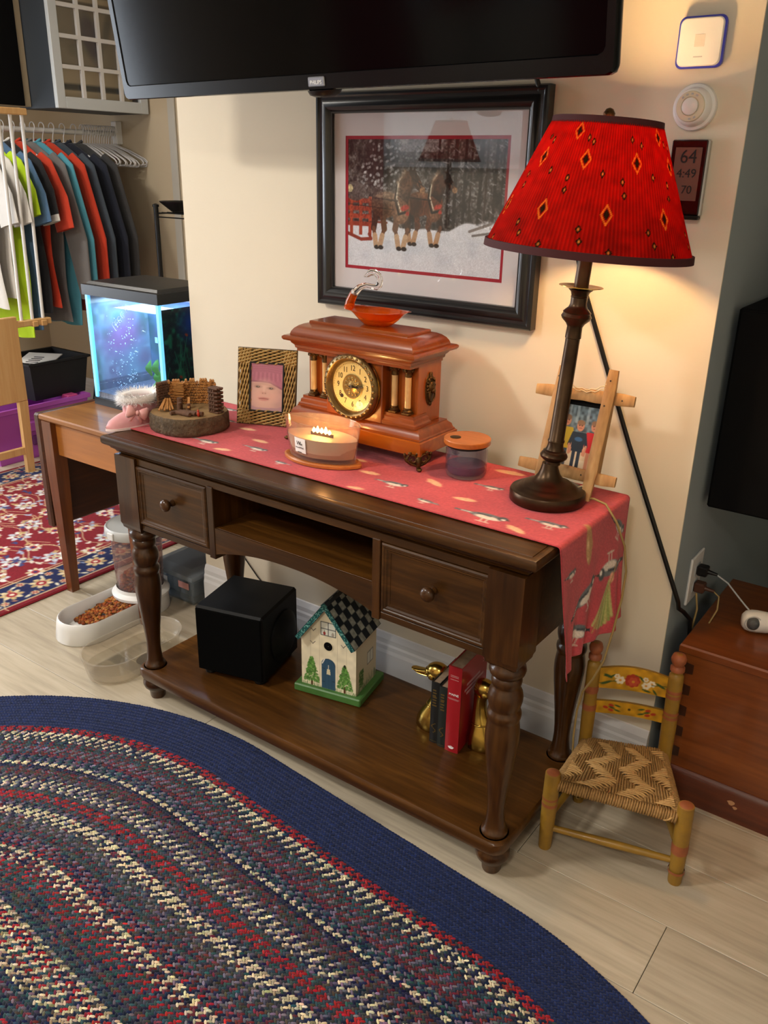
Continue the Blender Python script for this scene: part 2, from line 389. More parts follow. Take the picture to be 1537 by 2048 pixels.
# ------------------------------------------------------------------ the setting
fl = struct(MB().box(ROOM['x0'], ROOM['x1'], ROOM['y0'], 1.6, -.06, -.004).build('floor', 'black_matte'))
def planks():
    wd, ln = .185, 1.22; k0 = int((ROOM['y0']+.297)/wd)-1; k1 = int((1.6+.297)/wd)+1
    for k in range(k0, k1+1):
        y0 = -.297+(k-1)*wd; y1 = y0+wd
        y0c, y1c = max(y0, ROOM['y0']), min(y1, 1.6)
        if y1c-y0c < .02: continue
        off = 1.488 if k == 0 else 1.488+((k*0.437+.29) % 1.0)*ln
        x = off-ln*6
        while x < ROOM['x1']:
            a, b = max(x, ROOM['x0']), min(x+ln, ROOM['x1'])
            if b-a > .03: MB().box(a+.0006, b-.0006, y0c+.0006, y1c-.0006, -.004, 0, .0009).build('plank', 'plank_oak', fl, fixn=True)
            x += ln
planks()
struct(MB().box(ROOM['x0'], ROOM['x1'], ROOM['y0'], 1.6, ROOM['ceil'], ROOM['ceil']+.08).build('ceiling', 'ceiling_white'))
WX0, WX1, WY = -.226, 1.2908, .095
struct(MB().box(WX0, WX1, WY, WY+.005, 0, ROOM['ceil']).box(WX0, WX1-.02, WY+.005, WY+.1, 0, ROOM['ceil']).build('wall_back', 'wall_cream'))
struct(MB().box(WX1-.02, WX1, WY+.005, 1.3, 0, ROOM['ceil']).build('wall_return', 'wall_bluegrey'))
struct(MB().box(WX0, WX0+.09, WY+.1, 1.5, 0, ROOM['ceil']).build('wall_partition', 'wall_cream'))
struct(MB().box(ROOM['x0'], WX0+.09, 1.5, 1.6, 0, ROOM['ceil']).build('wall_far', 'wall_tan'))
struct(MB().box(WX1, ROOM['x1'], 1.3, 1.4, 0, ROOM['ceil']).build('wall_alcove', 'wall_bluegrey'))
struct(MB().box(ROOM['x1'], ROOM['x1']+.1, ROOM['y0']-.1, 1.4, 0, ROOM['ceil']).build('wall_right', 'wall_cream'))
y = ROOM['y0']
def portal(loc, rot, a, b):
    pl = bpy.data.lights.new('window_portal', 'AREA'); pl.shape = 'RECTANGLE'; pl.size = a; pl.size_y = b
    try: pl.cycles.is_portal = True
    except Exception: pass
    po = bpy.data.objects.new('window_portal', pl); COL.objects.link(po); po.location = loc; po.rotation_euler = rot
def window(name, M, w, z0, z1):
    """local: x along the wall, y out of the room"""
    m = MB(M).box(0, .05, .02, .08, z0, z1).box(w-.05, w, .02, .08, z0, z1).box(.05, w-.05, .02, .08, z0, z0+.05).box(.05, w-.05, .02, .08, z1-.05, z1).box(w/2-.025, w/2+.025, .02, .08, z0+.05, z1-.05)
    o = struct(m.build(name, 'white_paint'))
    for a, b in ((.05, w/2-.025), (w/2+.025, w-.05)): MB(M).box(a, b, .048, .052, z0+.05, z1-.05).build('pane', 'glass', o)
    MB(M).box(-.04, w+.04, -.05, 0, z0-.03, z0, .004).build('window_sill', 'white_paint', o)
# high window in the wall behind the camera
wx0, wx1, wz0, wz1 = -2.25, -.75, 1.42, 2.12
struct(MB().box(ROOM['x0'], wx0, y-.1, y, 0, ROOM['ceil']).box(wx1, ROOM['x1'], y-.1, y, 0, ROOM['ceil']).box(wx0, wx1, y-.1, y, 0, wz0).box(wx0, wx1, y-.1, y, wz1, ROOM['ceil']).build('wall_front', 'wall_cream'))
window('window_1', TR((wx1, y, 0), PI), wx1-wx0, wz0, wz1); portal(((wx0+wx1)/2, y-.1, (wz0+wz1)/2), (PI/2, 0, PI), wx1-wx0, wz1-wz0)
bl = MB().box(wx0+.02, wx1-.02, y+.012, y+.014, wz0-.02, wz1+.03).build('fabric', 'dimming_white', thing('dimming_blind', 'thin white blind added over the high window behind the camera to dim it', 'blind', (0, 0, 0))); MB().cyl((wx0+.01, y+.02, wz1+.045), (wx1-.01, y+.02, wz1+.045), .018, .018, 12).build('roller', 'white_plastic', bl.parent, 60)  # unseen blind, added to weaken the window's reflection in the picture glass
# large window in the left wall
x = ROOM['x0']; wy0, wy1, vz0, vz1 = -2.2, -.6, .55, 2.12
struct(MB().box(x-.1, x, y-.1, wy0, 0, ROOM['ceil']).box(x-.1, x, wy1, 1.6, 0, ROOM['ceil']).box(x-.1, x, wy0, wy1, 0, vz0).box(x-.1, x, wy0, wy1, vz1, ROOM['ceil']).build('wall_left', 'wall_tan'))
window('window_2', TR((x, wy0, 0), PI/2), wy1-wy0, vz0, vz1); portal((x-.1, (wy0+wy1)/2, (vz0+vz1)/2), (PI/2, 0, PI/2+PI), wy1-wy0, vz1-vz0)
# moulded baseboard
def baseboard(name, x0, x1, y):
    prof = [(0, 0), (.016, 0), (.016, .09), (.013, .1), (.013, .112), (.010, .118), (.010, .132), (.004, .148), (0, .15)]
    struct(MB().loops([[(x0, y-d, z) for d, z in prof], [(x1, y-d, z) for d, z in prof]]).build(name, 'white_paint'))
baseboard('baseboard_back', WX0, WX1, WY); baseboard('baseboard_far', ROOM['x0'], WX0, 1.5)
struct(MB().box(-1.86, -1.81, 1.488, 1.5, 0, ROOM['ceil'], .003).build('trim_1', 'grey_paint' if 'grey_paint' in MATS else pbr('grey_paint', '#b9b6ae', .6)))

# ------------------------------------------------------------------ console table
TL, TD, TH = 1.195, .4255, .76
LA, LB = .064, .054          # leg axis inset
def console():
    t = thing('console_table', 'dark walnut console table with two drawers, turned legs and a low shelf', 'console table', (TL/2, -TD/2, 0))
    hx, hy = TL/2, TD/2
    # top: slab with moulded edge, groove line near the rim
    e = MB()
    prof = [(.034, .712), (.03, .716), (.026, .717), (.024, .722), (.016, .728), (.014, .733), (.006, .736), (.002, .739), (0, .743), (0, .754), (.0025, .7585), (.006, .76), (.0135, .76), (.0142, .7588), (.0158, .7588), (.0165, .76)]
    e.rects([(0, 0, hx-d, hy-d, z) for d, z in prof]); top = e.build('top', 'walnut', t, 35)
    # corner blocks and turned legs
    leg_prof = [(0.001, 0), (.019, 0), (.0205, .004), (.0225, .022), (.026, .027), (.034, .036), (.0375, .047), (.036, .057), (.031, .064), (.031, .1), (.0275, .1), (.0285, .104), (.0275, .109), (.024, .112), (.0215, .122), (.0195, .14), (.0185, .16), (.0195, .185), (.0225, .22), (.0275, .265), (.032, .305), (.0347, .335), (.0348, .352), (.033, .37), (.0315, .38), (.0315, .384), (.0335, .388), (.0345, .395), (.0335, .402), (.0295, .406), (.0295, .41), (.032, .416), (.0345, .427), (.0350, .436), (.033, .447), (.029, .455), (.0272, .459), (.0272, .462), (.0295, .465), (.0305, .472), (.0295, .479), (.0275, .482), (.0285, .485), (.0345, .489), (.0367, .497), (.0350, .505), (.031, .509), (.031, .515)]
    for sx in (-1, 1):
        for sy in (-1, 1):
            cx, cy = sx*(hx-LA), sy*(hy-LB)
            L = MB().lathe(leg_prof, 40, TR((cx, cy, 0))).build('leg', 'walnut_v', t, 50)
            b = MB(); h = .0375
            b.rects([(cx, cy, h-.012, h-.012, .508), (cx, cy, h-.008, h-.008, .513), (cx, cy, h-.004, h-.004, .517), (cx, cy, h-.003, h-.003, .523), (cx, cy, h, h, .53), (cx, cy, h, h, .713)])
            b.build('corner_block', 'walnut_v', L, 30)
    # aprons
    yf = -hy+LB-.030; yb = hy-LB+.030; xl = -hx+LA+.037; xr = hx-LA-.037
    MB().box(xl, xr, yb-.018, yb, .53, .713).build('back_apron', 'walnut', t)
    for sx in (-1, 1):
        x = sx*(hx-LA+.030)
        MB().box(x-.018*(sx > 0), x+.018*(sx < 0), -hy+LB+.037, hy-LB-.037, .53, .713).build('side_apron', 'walnut', t)
    MB().box(xl, xr, yf, yf+.02, .697, .713).build('top_rail', 'walnut', t)
    d0, d1 = .3485-hx, .3685-hx
    D = [(d0, d1), (-d1, -d0)]
    for a, b in D: MB().box(a, b, yf-.004, yb-.018, .519, .7, .0015).build('divider', 'walnut_v', t)
    for a, b in ((xl, d0), (-d0, xr)): MB().box(a, b, yf, yf+.02, .522, .538, .001).build('bottom_rail', 'walnut', t)
    # open bay with arched lower rail
    MB().box(d1, -d1, yf+.001, yb-.018, .588, .6, .001).build('bay_shelf', 'shelf_wood', t)
    n = 24; topl = [(d1+(-2*d1)*i/n, .5995) for i in range(n+1)]
    bot = []
    for i in range(n+1):
        u = i/n; s = abs(u-.5)*2
        bot.append((d1-2*d1*u, .565-.0 if s < .0 else .566-.034*max(0, (s-.0))**2.2))
    poly = topl+bot[::-1]
    MB().loops([[(x, yf-.002, z) for x, z in poly], [(x, yf+.016, z) for x, z in poly]]).build('arched_rail', 'walnut', t, 30)
    # drawers
    for sx, (x0, x1) in ((-1, (.0985-hx, .3455-hx)), (1, (hx-.3455, hx-.0985))):
        d = MB(); z0, z1 = .541, .695; cx, cz = (x0+x1)/2, (z0+z1)/2; hx2, hz = (x1-x0)/2, (z1-z0)/2
        P = [(0, .012), (0, -.002), (.003, -.005), (.007, -.005), (.009, -.003), (.012, -.003), (.015, .0005), (.02, .0015), (.0205, .0025)]
        d.loops([[(cx-hx2+i, yf+o, cz-hz+i), (cx+hx2-i, yf+o, cz-hz+i), (cx+hx2-i, yf+o, cz+hz-i), (cx-hx2+i, yf+o, cz+hz-i)] for i, o in P])
        dr = d.build('drawer', 'walnut', t, 25)
        kp = [(.0085, 0), (.0085, .004), (.0065, .008), (.0065, .013), (.0125, .0165), (.0155, .022), (.0150, .027), (.0115, .031), (.006, .033), (.001, .0335)]
        MB().lathe(kp, 24, TR((cx, yf+.002, .626), 0, PI/2)).build('knob', 'walnut_v', dr, 50)
    # low shelf, rounded at the corners
    def rr(ins, z, r=.03):
        X, Y = hx-.026-ins, hy-.014-ins; pts = []
        for (qx, qy, a0) in ((X-r, Y-r, 0), (-X+r, Y-r, 90), (-X+r, -Y+r, 180), (X-r, -Y+r, 270)):
            for k in range(7): a = math.radians(a0+15*k); pts.append((qx+r*math.cos(a), qy+r*math.sin(a), z))
        return pts
    MB().loops([rr(.01, .064), rr(.004, .066), rr(.001, .075), rr(.0, .086), rr(.001, .095), rr(.004, .099), rr(.008, .1)]).build('low_shelf', 'shelf_wood', t, 35)
    return t
console()
# ------------------------------------------------------------------ table runner
ZT = .760
def paint_bird(cv, u, v, L, face=1, tilt=0.0, tail='#5d6468'):
    ca, sa = math.cos(tilt), math.sin(tilt)
    def P(a, b): a *= face; return (u+L*(a*ca-b*sa), v+L*(a*sa+b*ca))
    cv.poly([P(-.12, .06), P(-.62, .02), P(-.64, -.03), P(-.1, -.06)], tail)
    cv.seg([P(-.15, .01), P(-.5, -.005)], L*.03, '#e8dcd2')
    cv.ell(*P(0, 0), L*.3, L*.125, '#6b7074', tilt*1.0); cv.ell(*P(.03, -.045), L*.24, L*.075, '#e6d8cc', tilt)
    cv.seg([P(-.2, .05), P(.05, .03)], L*.045, '#3f454a'); cv.ell(*P(.27, .05), L*.1, L*.085, '#4b5054'); cv.ell(*P(.3, .02), L*.045, L*.035, '#efe6da')
    cv.poly([P(.34, .07), P(.46, .04), P(.34, .02)], '#4a4238')
    for k in (-.03, .07): cv.seg([P(k, -.1), P(k+.03, -.26)], L*.03, '#d9c9b8'); cv.seg([P(k-.05, -.26), P(k+.09, -.26)], L*.025, '#d9c9b8')
def paint_leaf(cv, u, v, L, tilt=0.0, col='#e9b48e'):
    cv.ell(u, v, L*.5, L*.16, col, tilt); cv.ell(u+.1*L, v-.04*L, L*.3, L*.07, '#f1cfa0', tilt, .8); cv.seg([(u-L*.5*math.cos(tilt), v-L*.5*math.sin(tilt)), (u+L*.5*math.cos(tilt), v+L*.5*math.sin(tilt))], L*.03, '#c39a63', .7)
    for k in (-.2, 0, .2): cv.ell(u+k*L, v+.1*L*math.cos(k*9), L*.16, L*.09, col, tilt+.5, .7)
def runner():
    x0, y0, w, h = -.022, -.349, 1.218+.29, .337
    cv = Cv(w, h, 500, '#bf4d54')
    n = cv.noise(.05, 3); cv.a *= (0.95+.1*n)[..., None]
    B = [(0.498, -0.31, .05, -1), (0.779, -0.263, .085, 1), (0.888, -0.308, .055, -1), (0.955, -0.153, .07, 1), (1.026, -0.301, .115, 1), (1.163-.02, -0.262, .085, 1), (0.25, -0.302, .085, 1), (0.385, -0.269, .075, 1), (0.165, -0.142, .05, -1), (1.123, -0.123, .06, 1), (.66, -.06, .07, 1), (.08, -.06, .07, 1), (.47, -.05, .07, -1)]
    for a, b, L, f in B: paint_bird(cv, a-x0, b-y0, L, f)
    Lf = [(0.842, -0.204, .055, -.5), (0.695, -0.239, .05, .1), (0.729, -0.335, .04, .2), (0.944, -0.249, .05, .2), (0.252, -0.166, .05, .2), (0.348, -0.221, .05, 0), (0.325, -0.325, .045, .3), (0.938, -0.043, .07, .1), (1.1, -0.325, .05, -.4), (0.625, -0.184, .04, 0), (.12, -.31, .04, 0), (.56, -.12, .05, 0)]
    for a, b, L, t in Lf: paint_leaf(cv, a-x0, b-y0, L, t)
    X1 = 1.196-x0                     # where the cloth turns over the table end
    def dz(z): return X1+.010+(.758-z)
    paint_leaf(cv, dz(.725), .13, .09, .1, '#b98a5a')
    for z, yy, L, f, tl in ((.612, -.215, .135, 1, 1.9), (.535, -.235, .12, -1, 1.2), (.63, -.10, .14, 1, -1.7), (.69, -.3, .06, 1, 1.5), (.71, -.06, .1, 1, .9)): paint_bird(cv, dz(z), yy-y0, L, f, tl, '#33383c')
    for k in range(9):                # green stalk on the hanging end
        a = -.6+.15*k; cv.seg([(dz(.60), -.10-y0), (dz(.60)+.10*math.cos(a), -.125-y0+.05*math.sin(a)*1.2)], .008, '#8e9a55' if k % 2 else '#b7b06e')
    cv.ell(dz(.605), -.09-y0, .012, .009, '#e4a98a'); cv.seg([(dz(.63), -.07-y0), (dz(.5), -.16-y0)], .004, '#b58f5a')
    cv.rect(0, w, 0, .004, '#a03038', .6); cv.rect(0, w, h-.004, h, '#a03038', .6)
    cv.grain(.12, 5)
    def fn(X, Y):
        s = X; r = .007; x = x0+np.minimum(s, X1); z = np.full_like(X, ZT+.0022); a = np.clip((s-X1)/r, 0, PI/2); over = s > X1
        x = np.where(over, x0+X1+r*np.sin(a), x); z = np.where(over, z-r*(1-np.cos(a)), z)
        d = np.clip(s-X1-r*PI/2, 0, None); y = y0+Y; v = Y/h
        z = z-d*(1-.08*v*v); q = d/.28
        x = x+.010*q*np.sin(2.2+6.5*v)*(.4+q)+.012*q+.004*q*np.sin(17*v+1)+.006*q*np.sin(30*v+3*q)*q
        y = np.where(over, y+(.032*(1-v)-.03*v**2)*np.minimum(q, 1)**.8, y)
        z = z+np.where(over, 0, .0005*np.sin(s*23)*np.sin(v*7))
        return x, y, z
    o = cv.build('table_runner', 'cloth_print', None, fn)
    m = o.modifiers.new('thick', 'SOLIDIFY'); m.thickness = .0014; m.offset = 1
    tag(o, 'red cloth runner printed with small birds, hanging over the console table end', 'table runner')
runner()
ZR = ZT+.0042       # top of the runner

# ------------------------------------------------------------------ mantel clock
def mantel_clock():
    t = thing('mantel_clock', 'reddish wooden mantel clock with small columns and a round brass-rimmed dial', 'clock', (.583, -.088, ZR))
    W, WV = 'clock_wood', 'clock_wood_v'
    MB().rects([(0, 0, .190, .074, .03), (0, 0, .194, .078, .033), (0, 0, .194, .078, .062), (0, 0, .191, .075, .064)]).build('plinth', 'clock_amber', t, 30)
    P = [(.190, .074, .064), (.190, .074, .067), (.187, .071, .069), (.186, .070, .072), (.184, .068, .078), (.178, .062, .083), (.176, .060, .085), (.176, .060, .088)]
    MB().rects([(0, 0, a, b, z) for a, b, z in P]).build('plinth_moulding', W, t, 35)
    MB().box(-.157, .157, -.036, .056, .088, .226, .001).build('case', WV, t)
    for s in (-1, 1):                                        # stepped pedestals under the column pairs
        cx = s*.119
        MB().rects([(cx, -.03, .050, .034, .088), (cx, -.03, .050, .034, .094), (cx, -.03, .046, .031, .097), (cx, -.03, .045, .03, .104), (cx, -.03, .041, .027, .107), (cx, -.03, .041, .027, .113)]).build('pedestal', W, t, 35)
        for k in (.100, .136):
            c = MB().lathe([(.0072, .126), (.0072, .2)], 20, TR((s*k, -.045, 0))).build('column', 'clock_column', t, 50)
            MB().box(s*k-.0105, s*k+.0105, -.0555, -.0345, .113, .118, .001).lathe([(.0105, .118), (.0115, .121), (.0085, .124), (.009, .128)], 20, TR((s*k, -.045, 0))).build('column_base', 'brass_dark', c, 40)
            m = MB().lathe([(.0078, .198), (.0085, .201), (.0075, .204), (.0105, .212), (.0125, .218)], 20, TR((s*k, -.045, 0))).box(s*k-.0115, s*k+.0115, -.0565, -.0335, .217, .222, .001)
            for q in range(8): a = q*PI/4; m.ball((s*k+.0105*math.cos(a), -.045+.0105*math.sin(a), .2125), (.003, .003, .0042), 8, 6)
            m.build('capital', 'brass_dark', c, 40)
    MB().box(-.080, .080, -.066, -.035, .086, .228, .002).build('door_panel', WV, t)
    MB().rects([(0, -.01, .160, .066, .222), (0, -.01, .160, .066, .228), (0, -.01, .163, .069, .230), (0, -.01, .164, .07, .236), (0, -.01, .169, .075, .241), (0, -.01, .171, .077, .245), (0, -.01, .183, .087, .248), (0, -.01, .186, .09, .252), (0, -.01, .186, .09, .256), (0, -.01, .182, .086, .259)]).build('cornice', W, t, 35)
    P = [(.172, .076, .259), (.172, .076, .262), (.170, .074, .268), (.165, .069, .275), (.157, .062, .281), (.148, .054, .285), (.143, .05, .286)]
    MB().rects([(0, -.01, a, b, z) for a, b, z in P]).build('domed_roof', W, t, 40)
    MB().rects([(0, -.01, .138, .046, .286), (0, -.01, .138, .046, .291), (0, -.01, .136, .044, .2925)]).build('roof_plate', W, t, 30)
    # dial: faces -y
    zc = .160; F = TR((0, -.066, zc), 0, PI/2)
    bez = MB().lathe([(.0765, 0), (.0775, .006), (.0765, .012), (.074, .0145), (.072, .0165), (.066, .0185), (.0635, .017), (.062, .0125), (.059, .0105), (.0575, .004), (.0575, 0)], 56, F)
    for q in range(30): a = 2*PI*q/30; bez.ball((.069*math.cos(a), .069*math.sin(a), .017), (.0045, .0035, .0022), 8, 6, F @ Matrix.Rotation(0, 4, 'Z'))
    bz = bez.build('bezel', 'brass_bezel', t, 45)
    MB().lathe([(.0775, .004), (.0788, .006), (.0775, .009)], 56, F, cap=False).build('bezel_rim', 'brass', bz, 60)
    dial = MB().lathe([(.059, .0005), (.059, .003), (.0005, .003)], 48, F).build('dial', 'dial_cream', t, 40)
    nm = MB()
    for h in range(1, 13):
        a = PI/2-h*PI/6; nm.text(str(h), .0178, F @ TR((.0415*math.cos(a), .0415*math.sin(a), .0034)), .0003, 'CENTER', .8)
    nm.build('numerals', 'numeral_brown', dial)
    tk = MB()
    for q in range(60): a = q*PI/30; tk.box(.0525, .0535 if q % 5 else .0548, -.0003, .0003, .003, .0036, 0, F @ Matrix.Rotation(a, 4, 'Z'))
    tk.build('minute_marks', 'numeral_brown', dial)
    ro = MB().lathe([(.0275, .003), (.0285, .0045), (.0265, .005), (.025, .0042), (.012, .0044), (.010, .0055), (.0005, .006)], 36, F)
    for q in range(12):
        R = F @ Matrix.Rotation(q*PI/6, 4, 'Z'); ro.ball((.0185, 0, .0045), (.005, .0028, .0014), 8, 6, R); ro.ball((.0115, .003, .0045), (.002, .002, .0012), 6, 5, R)
    ro.build('centre_rosette', 'brass_rosette', dial, 45)
    hd = MB()
    for a, ln, wd in ((math.radians(-3), .023, .0032), (math.radians(5), .036, .0022)):
        R = F @ Matrix.Rotation(a, 4, 'Z'); hd.prism([(-.008, -wd*.5), (ln*.55, -wd*.45), (ln*.7, -wd*1.2), (ln, 0), (ln*.7, wd*1.2), (ln*.55, wd*.45), (-.008, wd*.5)], .0075, .0082, R)
    hd.lathe([(.004, .006), (.004, .0095), (.002, .0105)], 16, F); hd.build('hands', 'numeral_brown', dial, 40)
    MB().lathe([(.0045, .003), (.0045, .0045), (.0025, .0045), (.0025, .0035)], 16, F @ TR((-.031, -.0255, 0))).build('winding_hole', 'numeral_brown', dial, 40)
    MB().lathe([(.058, .0125), (.04, .0145), (.02, .0155), (.0005, .016)], 40, F, cap=False).build('dial_glass', 'dial_glass', t, 80)
    # lion mask with ring on each short side
    for s in (1, -1):
        S = TR((s*.157, .01, .165), s*PI/2, 0) @ Matrix.Rotation(PI/2, 4, 'X')
        m = MB().ball((0, 0, 0), (.019, .037, .004), 20, 8, S).ball((0, .006, .005), (.0125, .014, .008), 14, 9, S).ball((0, -.003, .011), (.0065, .006, .005), 10, 8, S)
        for q in range(14): a = q*2*PI/14; m.ball((.0145*math.cos(a), .008+.018*math.sin(a), .003), (.0042, .0042, .004), 8, 6, S)
        for x in (-.005, .005): m.ball((x, .010, .0115), (.0022, .0016, .0016), 6, 5, S); m.ball((x*2, .02, .006), (.003, .004, .003), 6, 5, S)
        m.ball((0, .031, .003), (.006, .008, .003), 10, 6, S).ball((0, -.033, .003), (.006, .006, .003), 10, 6, S)
        l = m.build('lion_mask', 'brass_dark', t, 60)
        MB().tube([(.0115*math.cos(a*PI/12), -.014+.0135*math.sin(a*PI/12), .011-.004*math.cos(0)) for a in range(24)], .0022, 8, S, closed=True).build('ring', 'brass_dark', l, 60)
    # ornate scroll feet at the corners
    for sx in (-1, 1):
        for sy in (-1, 1):
            a = math.atan2(sy*.8, sx); S = TR((sx*.186, sy*.072, 0), a); m = MB()
            m.tube([(-.004, 0, .034), (.003, 0, .026), (.006, 0, .015), (.005, 0, .007), (.012, 0, .004)], [.007, .008, .006, .005, .0055], 10, S)
            m.ball((.011, 0, .0042), (.008, .0065, .0042), 10, 6, S)
            for s2 in (-1, 1):
                sp = []
                for k in range(16):
                    th = k*.5; r = .0125*(1-k/19); sp.append((.004-.006*(k < 3), s2*(.013+r*math.cos(th)), .026+r*math.sin(th)))
                m.tube(sp, [.0032-.0001*k for k in range(16)], 7, S)
                m.tube([(.003, s2*.004, .012), (.0, s2*.016, .016), (-.002, s2*.027, .024), (-.004, s2*.031, .034)], [.004, .0042, .0035, .002], 7, S)
                m.ball((-.003, s2*.03, .036), (.004, .004, .005), 8, 6, S); m.ball((.003, s2*.02, .04), (.003, .005, .005), 8, 6, S)
            m.ball((.002, 0, .038), (.005, .007, .006), 10, 7, S); m.build('scroll_foot', 'brass_dark', t, 60)
wood('clock_amber', '#6a2706', '#964a0e', '#b4681a', rough=.25, axis=0, scale=.5, coat=.45, contrast=.3, bump=.02, coat_rough=.05)
pbr('clock_column', '#cba772', .35, coat=.4, var=(60, .6), col2='#b98f58')
pbr('brass_bezel', '#8a7146', .32, metal=.9, bump=(160, .3, .002), var=(40, .7), col2='#5c4628')
pbr('brass_rosette', '#a98f5c', .35, metal=.85, var=(90, .6), col2='#7a6238')
pbr('dial_cream', '#d8c48c', .4, coat=.3, var=(22, .8), col2='#c7ad6c')
pbr('numeral_brown', '#33251a', .5); thin_glass('dial_glass', '#fffdf6', .02, 1.4, .7)
mantel_clock()

# ------------------------------------------------------------------ amber glass swan dish
def swan():
    t = thing('glass_swan_dish', 'amber glass swan dish with a curled clear neck, on top of the mantel clock', 'glass dish', (.601, -.092, ZR+.2928))
    LL = []
    def ring(a0, a1, b, z0, z1, n=36):
        out = []
        for i in range(n):
            th = 2*PI*i/n; c, s = math.cos(th), math.sin(th)
            x = (a1 if c > 0 else a0)*abs(c)**.9*(1 if c > 0 else -1); y = b*s*(abs(s)**.25)
            out.append((x, y, z0+(z1-z0)*abs(c)**3)); 
        return out
    outer = [ring(.026, .03, .02, 0, 0), ring(.036, .04, .028, .003, .003), ring(.05, .056, .038, .014, .015), ring(.064, .07, .045, .025, .028), ring(.078, .082, .048, .030, .0355), ring(.089, .091, .049, .0315, .0375)]
    inner = [ring(.086, .088, .047, .0325, .0385), ring(.072, .077, .044, .0300, .034), ring(.056, .062, .037, .021, .022), ring(.034, .038, .025, .010, .010)]
    MB().loops(outer+inner).build('bowl', 'amber_glass', t, 60)
    N = [(-.080, 0, .028), (-.076, 0, .046), (-.066, 0, .064), (-.050, 0, .078), (-.032, 0, .085), (-.014, 0, .0835), (-.003, 0, .083), (.004, 0, .088), (.007, 0, .098), (.003, 0, .108), (-.008, 0, .1145), (-.020, 0, .1135), (-.028, 0, .107), (-.037, 0, .1035)]
    MB().tube(N[:3], [.0125, .0105, .0095], 14).build('neck_base', 'amber_glass', t, 80)
    MB().tube(N[2:], [.0095, .0075, .0055, .0052, .0068, .0075, .007, .0068, .0072, .0075, .005, .0014], 14).build('neck', 'clear_glass', t, 80)
thin_glass('amber_glass', '#ffb262', .03, 1.5, 1.0, haze=.28, hazecol='#f06a0c'); pbr('clear_glass', '#fdf6f0', .01, trans=1.0, ior=1.4)
swan()

# ------------------------------------------------------------------ boat candle, jar candle
def boat(a, b, z, n=44, p=.35): return [(a*math.cos(2*PI*i/n), b*math.sin(2*PI*i/n)*abs(math.sin(2*PI*i/n))**p, z) for i in range(n)]
def boat_candle():
    t = thing('boat_candle', 'lit greyish boat-shaped candle in glass on a wooden tray', 'candle', (.563, -.243, ZR), .10)
    MB().loops([boat(.098, .05, 0), boat(.103, .054, .002), boat(.103, .054, .007), boat(.099, .051, .0095), boat(.092, .046, .0095), boat(.09, .045, .0085)]).build('tray', 'jar_lid_wood', t, 35)
    MB().loops([boat(.088, .044, .0095), boat(.089, .045, .018), boat(.094, .048, .05), boat(.1005, .0515, .093), boat(.1015, .0525, .0955), boat(.0985, .0495, .0955), boat(.0905, .0455, .05), boat(.0855, .0425, .019), boat(.08, .04, .0175)]).build('glass', 'candle_glass', t, 60)
    MB().loops([boat(.082, .041, .0185), boat(.087, .0438, .03), boat(.0915, .0462, .055), boat(.0925, .0468, .061), boat(.089, .045, .0605), boat(.07, .036, .0585)]).build('wax', 'candle_wax', t, 40)
    MB().box(-.03, .03, -.0012, .0012, .052, .066).build('wick', 'numeral_brown', t)
    fl = MB()
    for k, (x, h) in enumerate(((-.022, .012), (-.012, .016), (-.001, .014), (.010, .017), (.02, .011))): fl.lathe([(.001, .064), (.0042, .069), (.0035, .064+h*.6), (.0008, .064+h)], 10, TR((x, 0, 0)))
    fl.build('flame', 'flame', t, 80)
    def wall_y(x, z):
        a, b = np.interp(z, (.018, .05, .093), (.089, .094, .1005)), np.interp(z, (.018, .05, .093), (.045, .048, .0515)); sn = math.sqrt(1-(x/a)**2); return -b*sn**1.35
    lb = MB().sheet(lambda u, v: (-.047+.034*u, wall_y(-.047+.034*u, .026+.034*v)-.0008, .026+.034*v), 6, 4).build('label', 'label_paper', t)
    mm = lb.modifiers.new('thick', 'SOLIDIFY'); mm.thickness = .0006
    S = TR((-.030, wall_y(-.030, .045)-.0024, .045), -.17) @ UP @ Matrix.Rotation(-.06, 4, 'X')
    MB().text('W', .0125, S @ TR((-.003, .003, 0)), .0002).text('w', .010, S @ TR((.005, .002, 0)), .0002).text('WoodWick', .0052, S @ TR((0, -.0065, -.0007)), .0002).box(-.006, .006, -.0172, -.0158, -.0018, -.0014, 0, S).build('lettering', 'numeral_brown', lb)
    ld = bpy.data.lights.new('candle_light', 'POINT'); ld.energy = .22; ld.color = (1, .55, .2); ld.shadow_soft_size = .012
    lo = bpy.data.objects.new('candle_light', ld); COL.objects.link(lo); lo.parent = t; lo.location = (0, 0, .088)
wood('jar_lid_wood', '#8a4716', '#b4672a', '#c97f3e', rough=.4, axis=0, scale=1.2, coat=.3, contrast=.35)
thin_glass('candle_glass', '#fbf0e8', .02, 1.5, 1.3, haze=.07, hazecol='#e8d8cc'); pbr('candle_wax', '#bba892', .4, spec=.4); pbr('label_paper', '#eceae6', .6); emit('flame', '#ffc870', 28.0)
boat_candle()
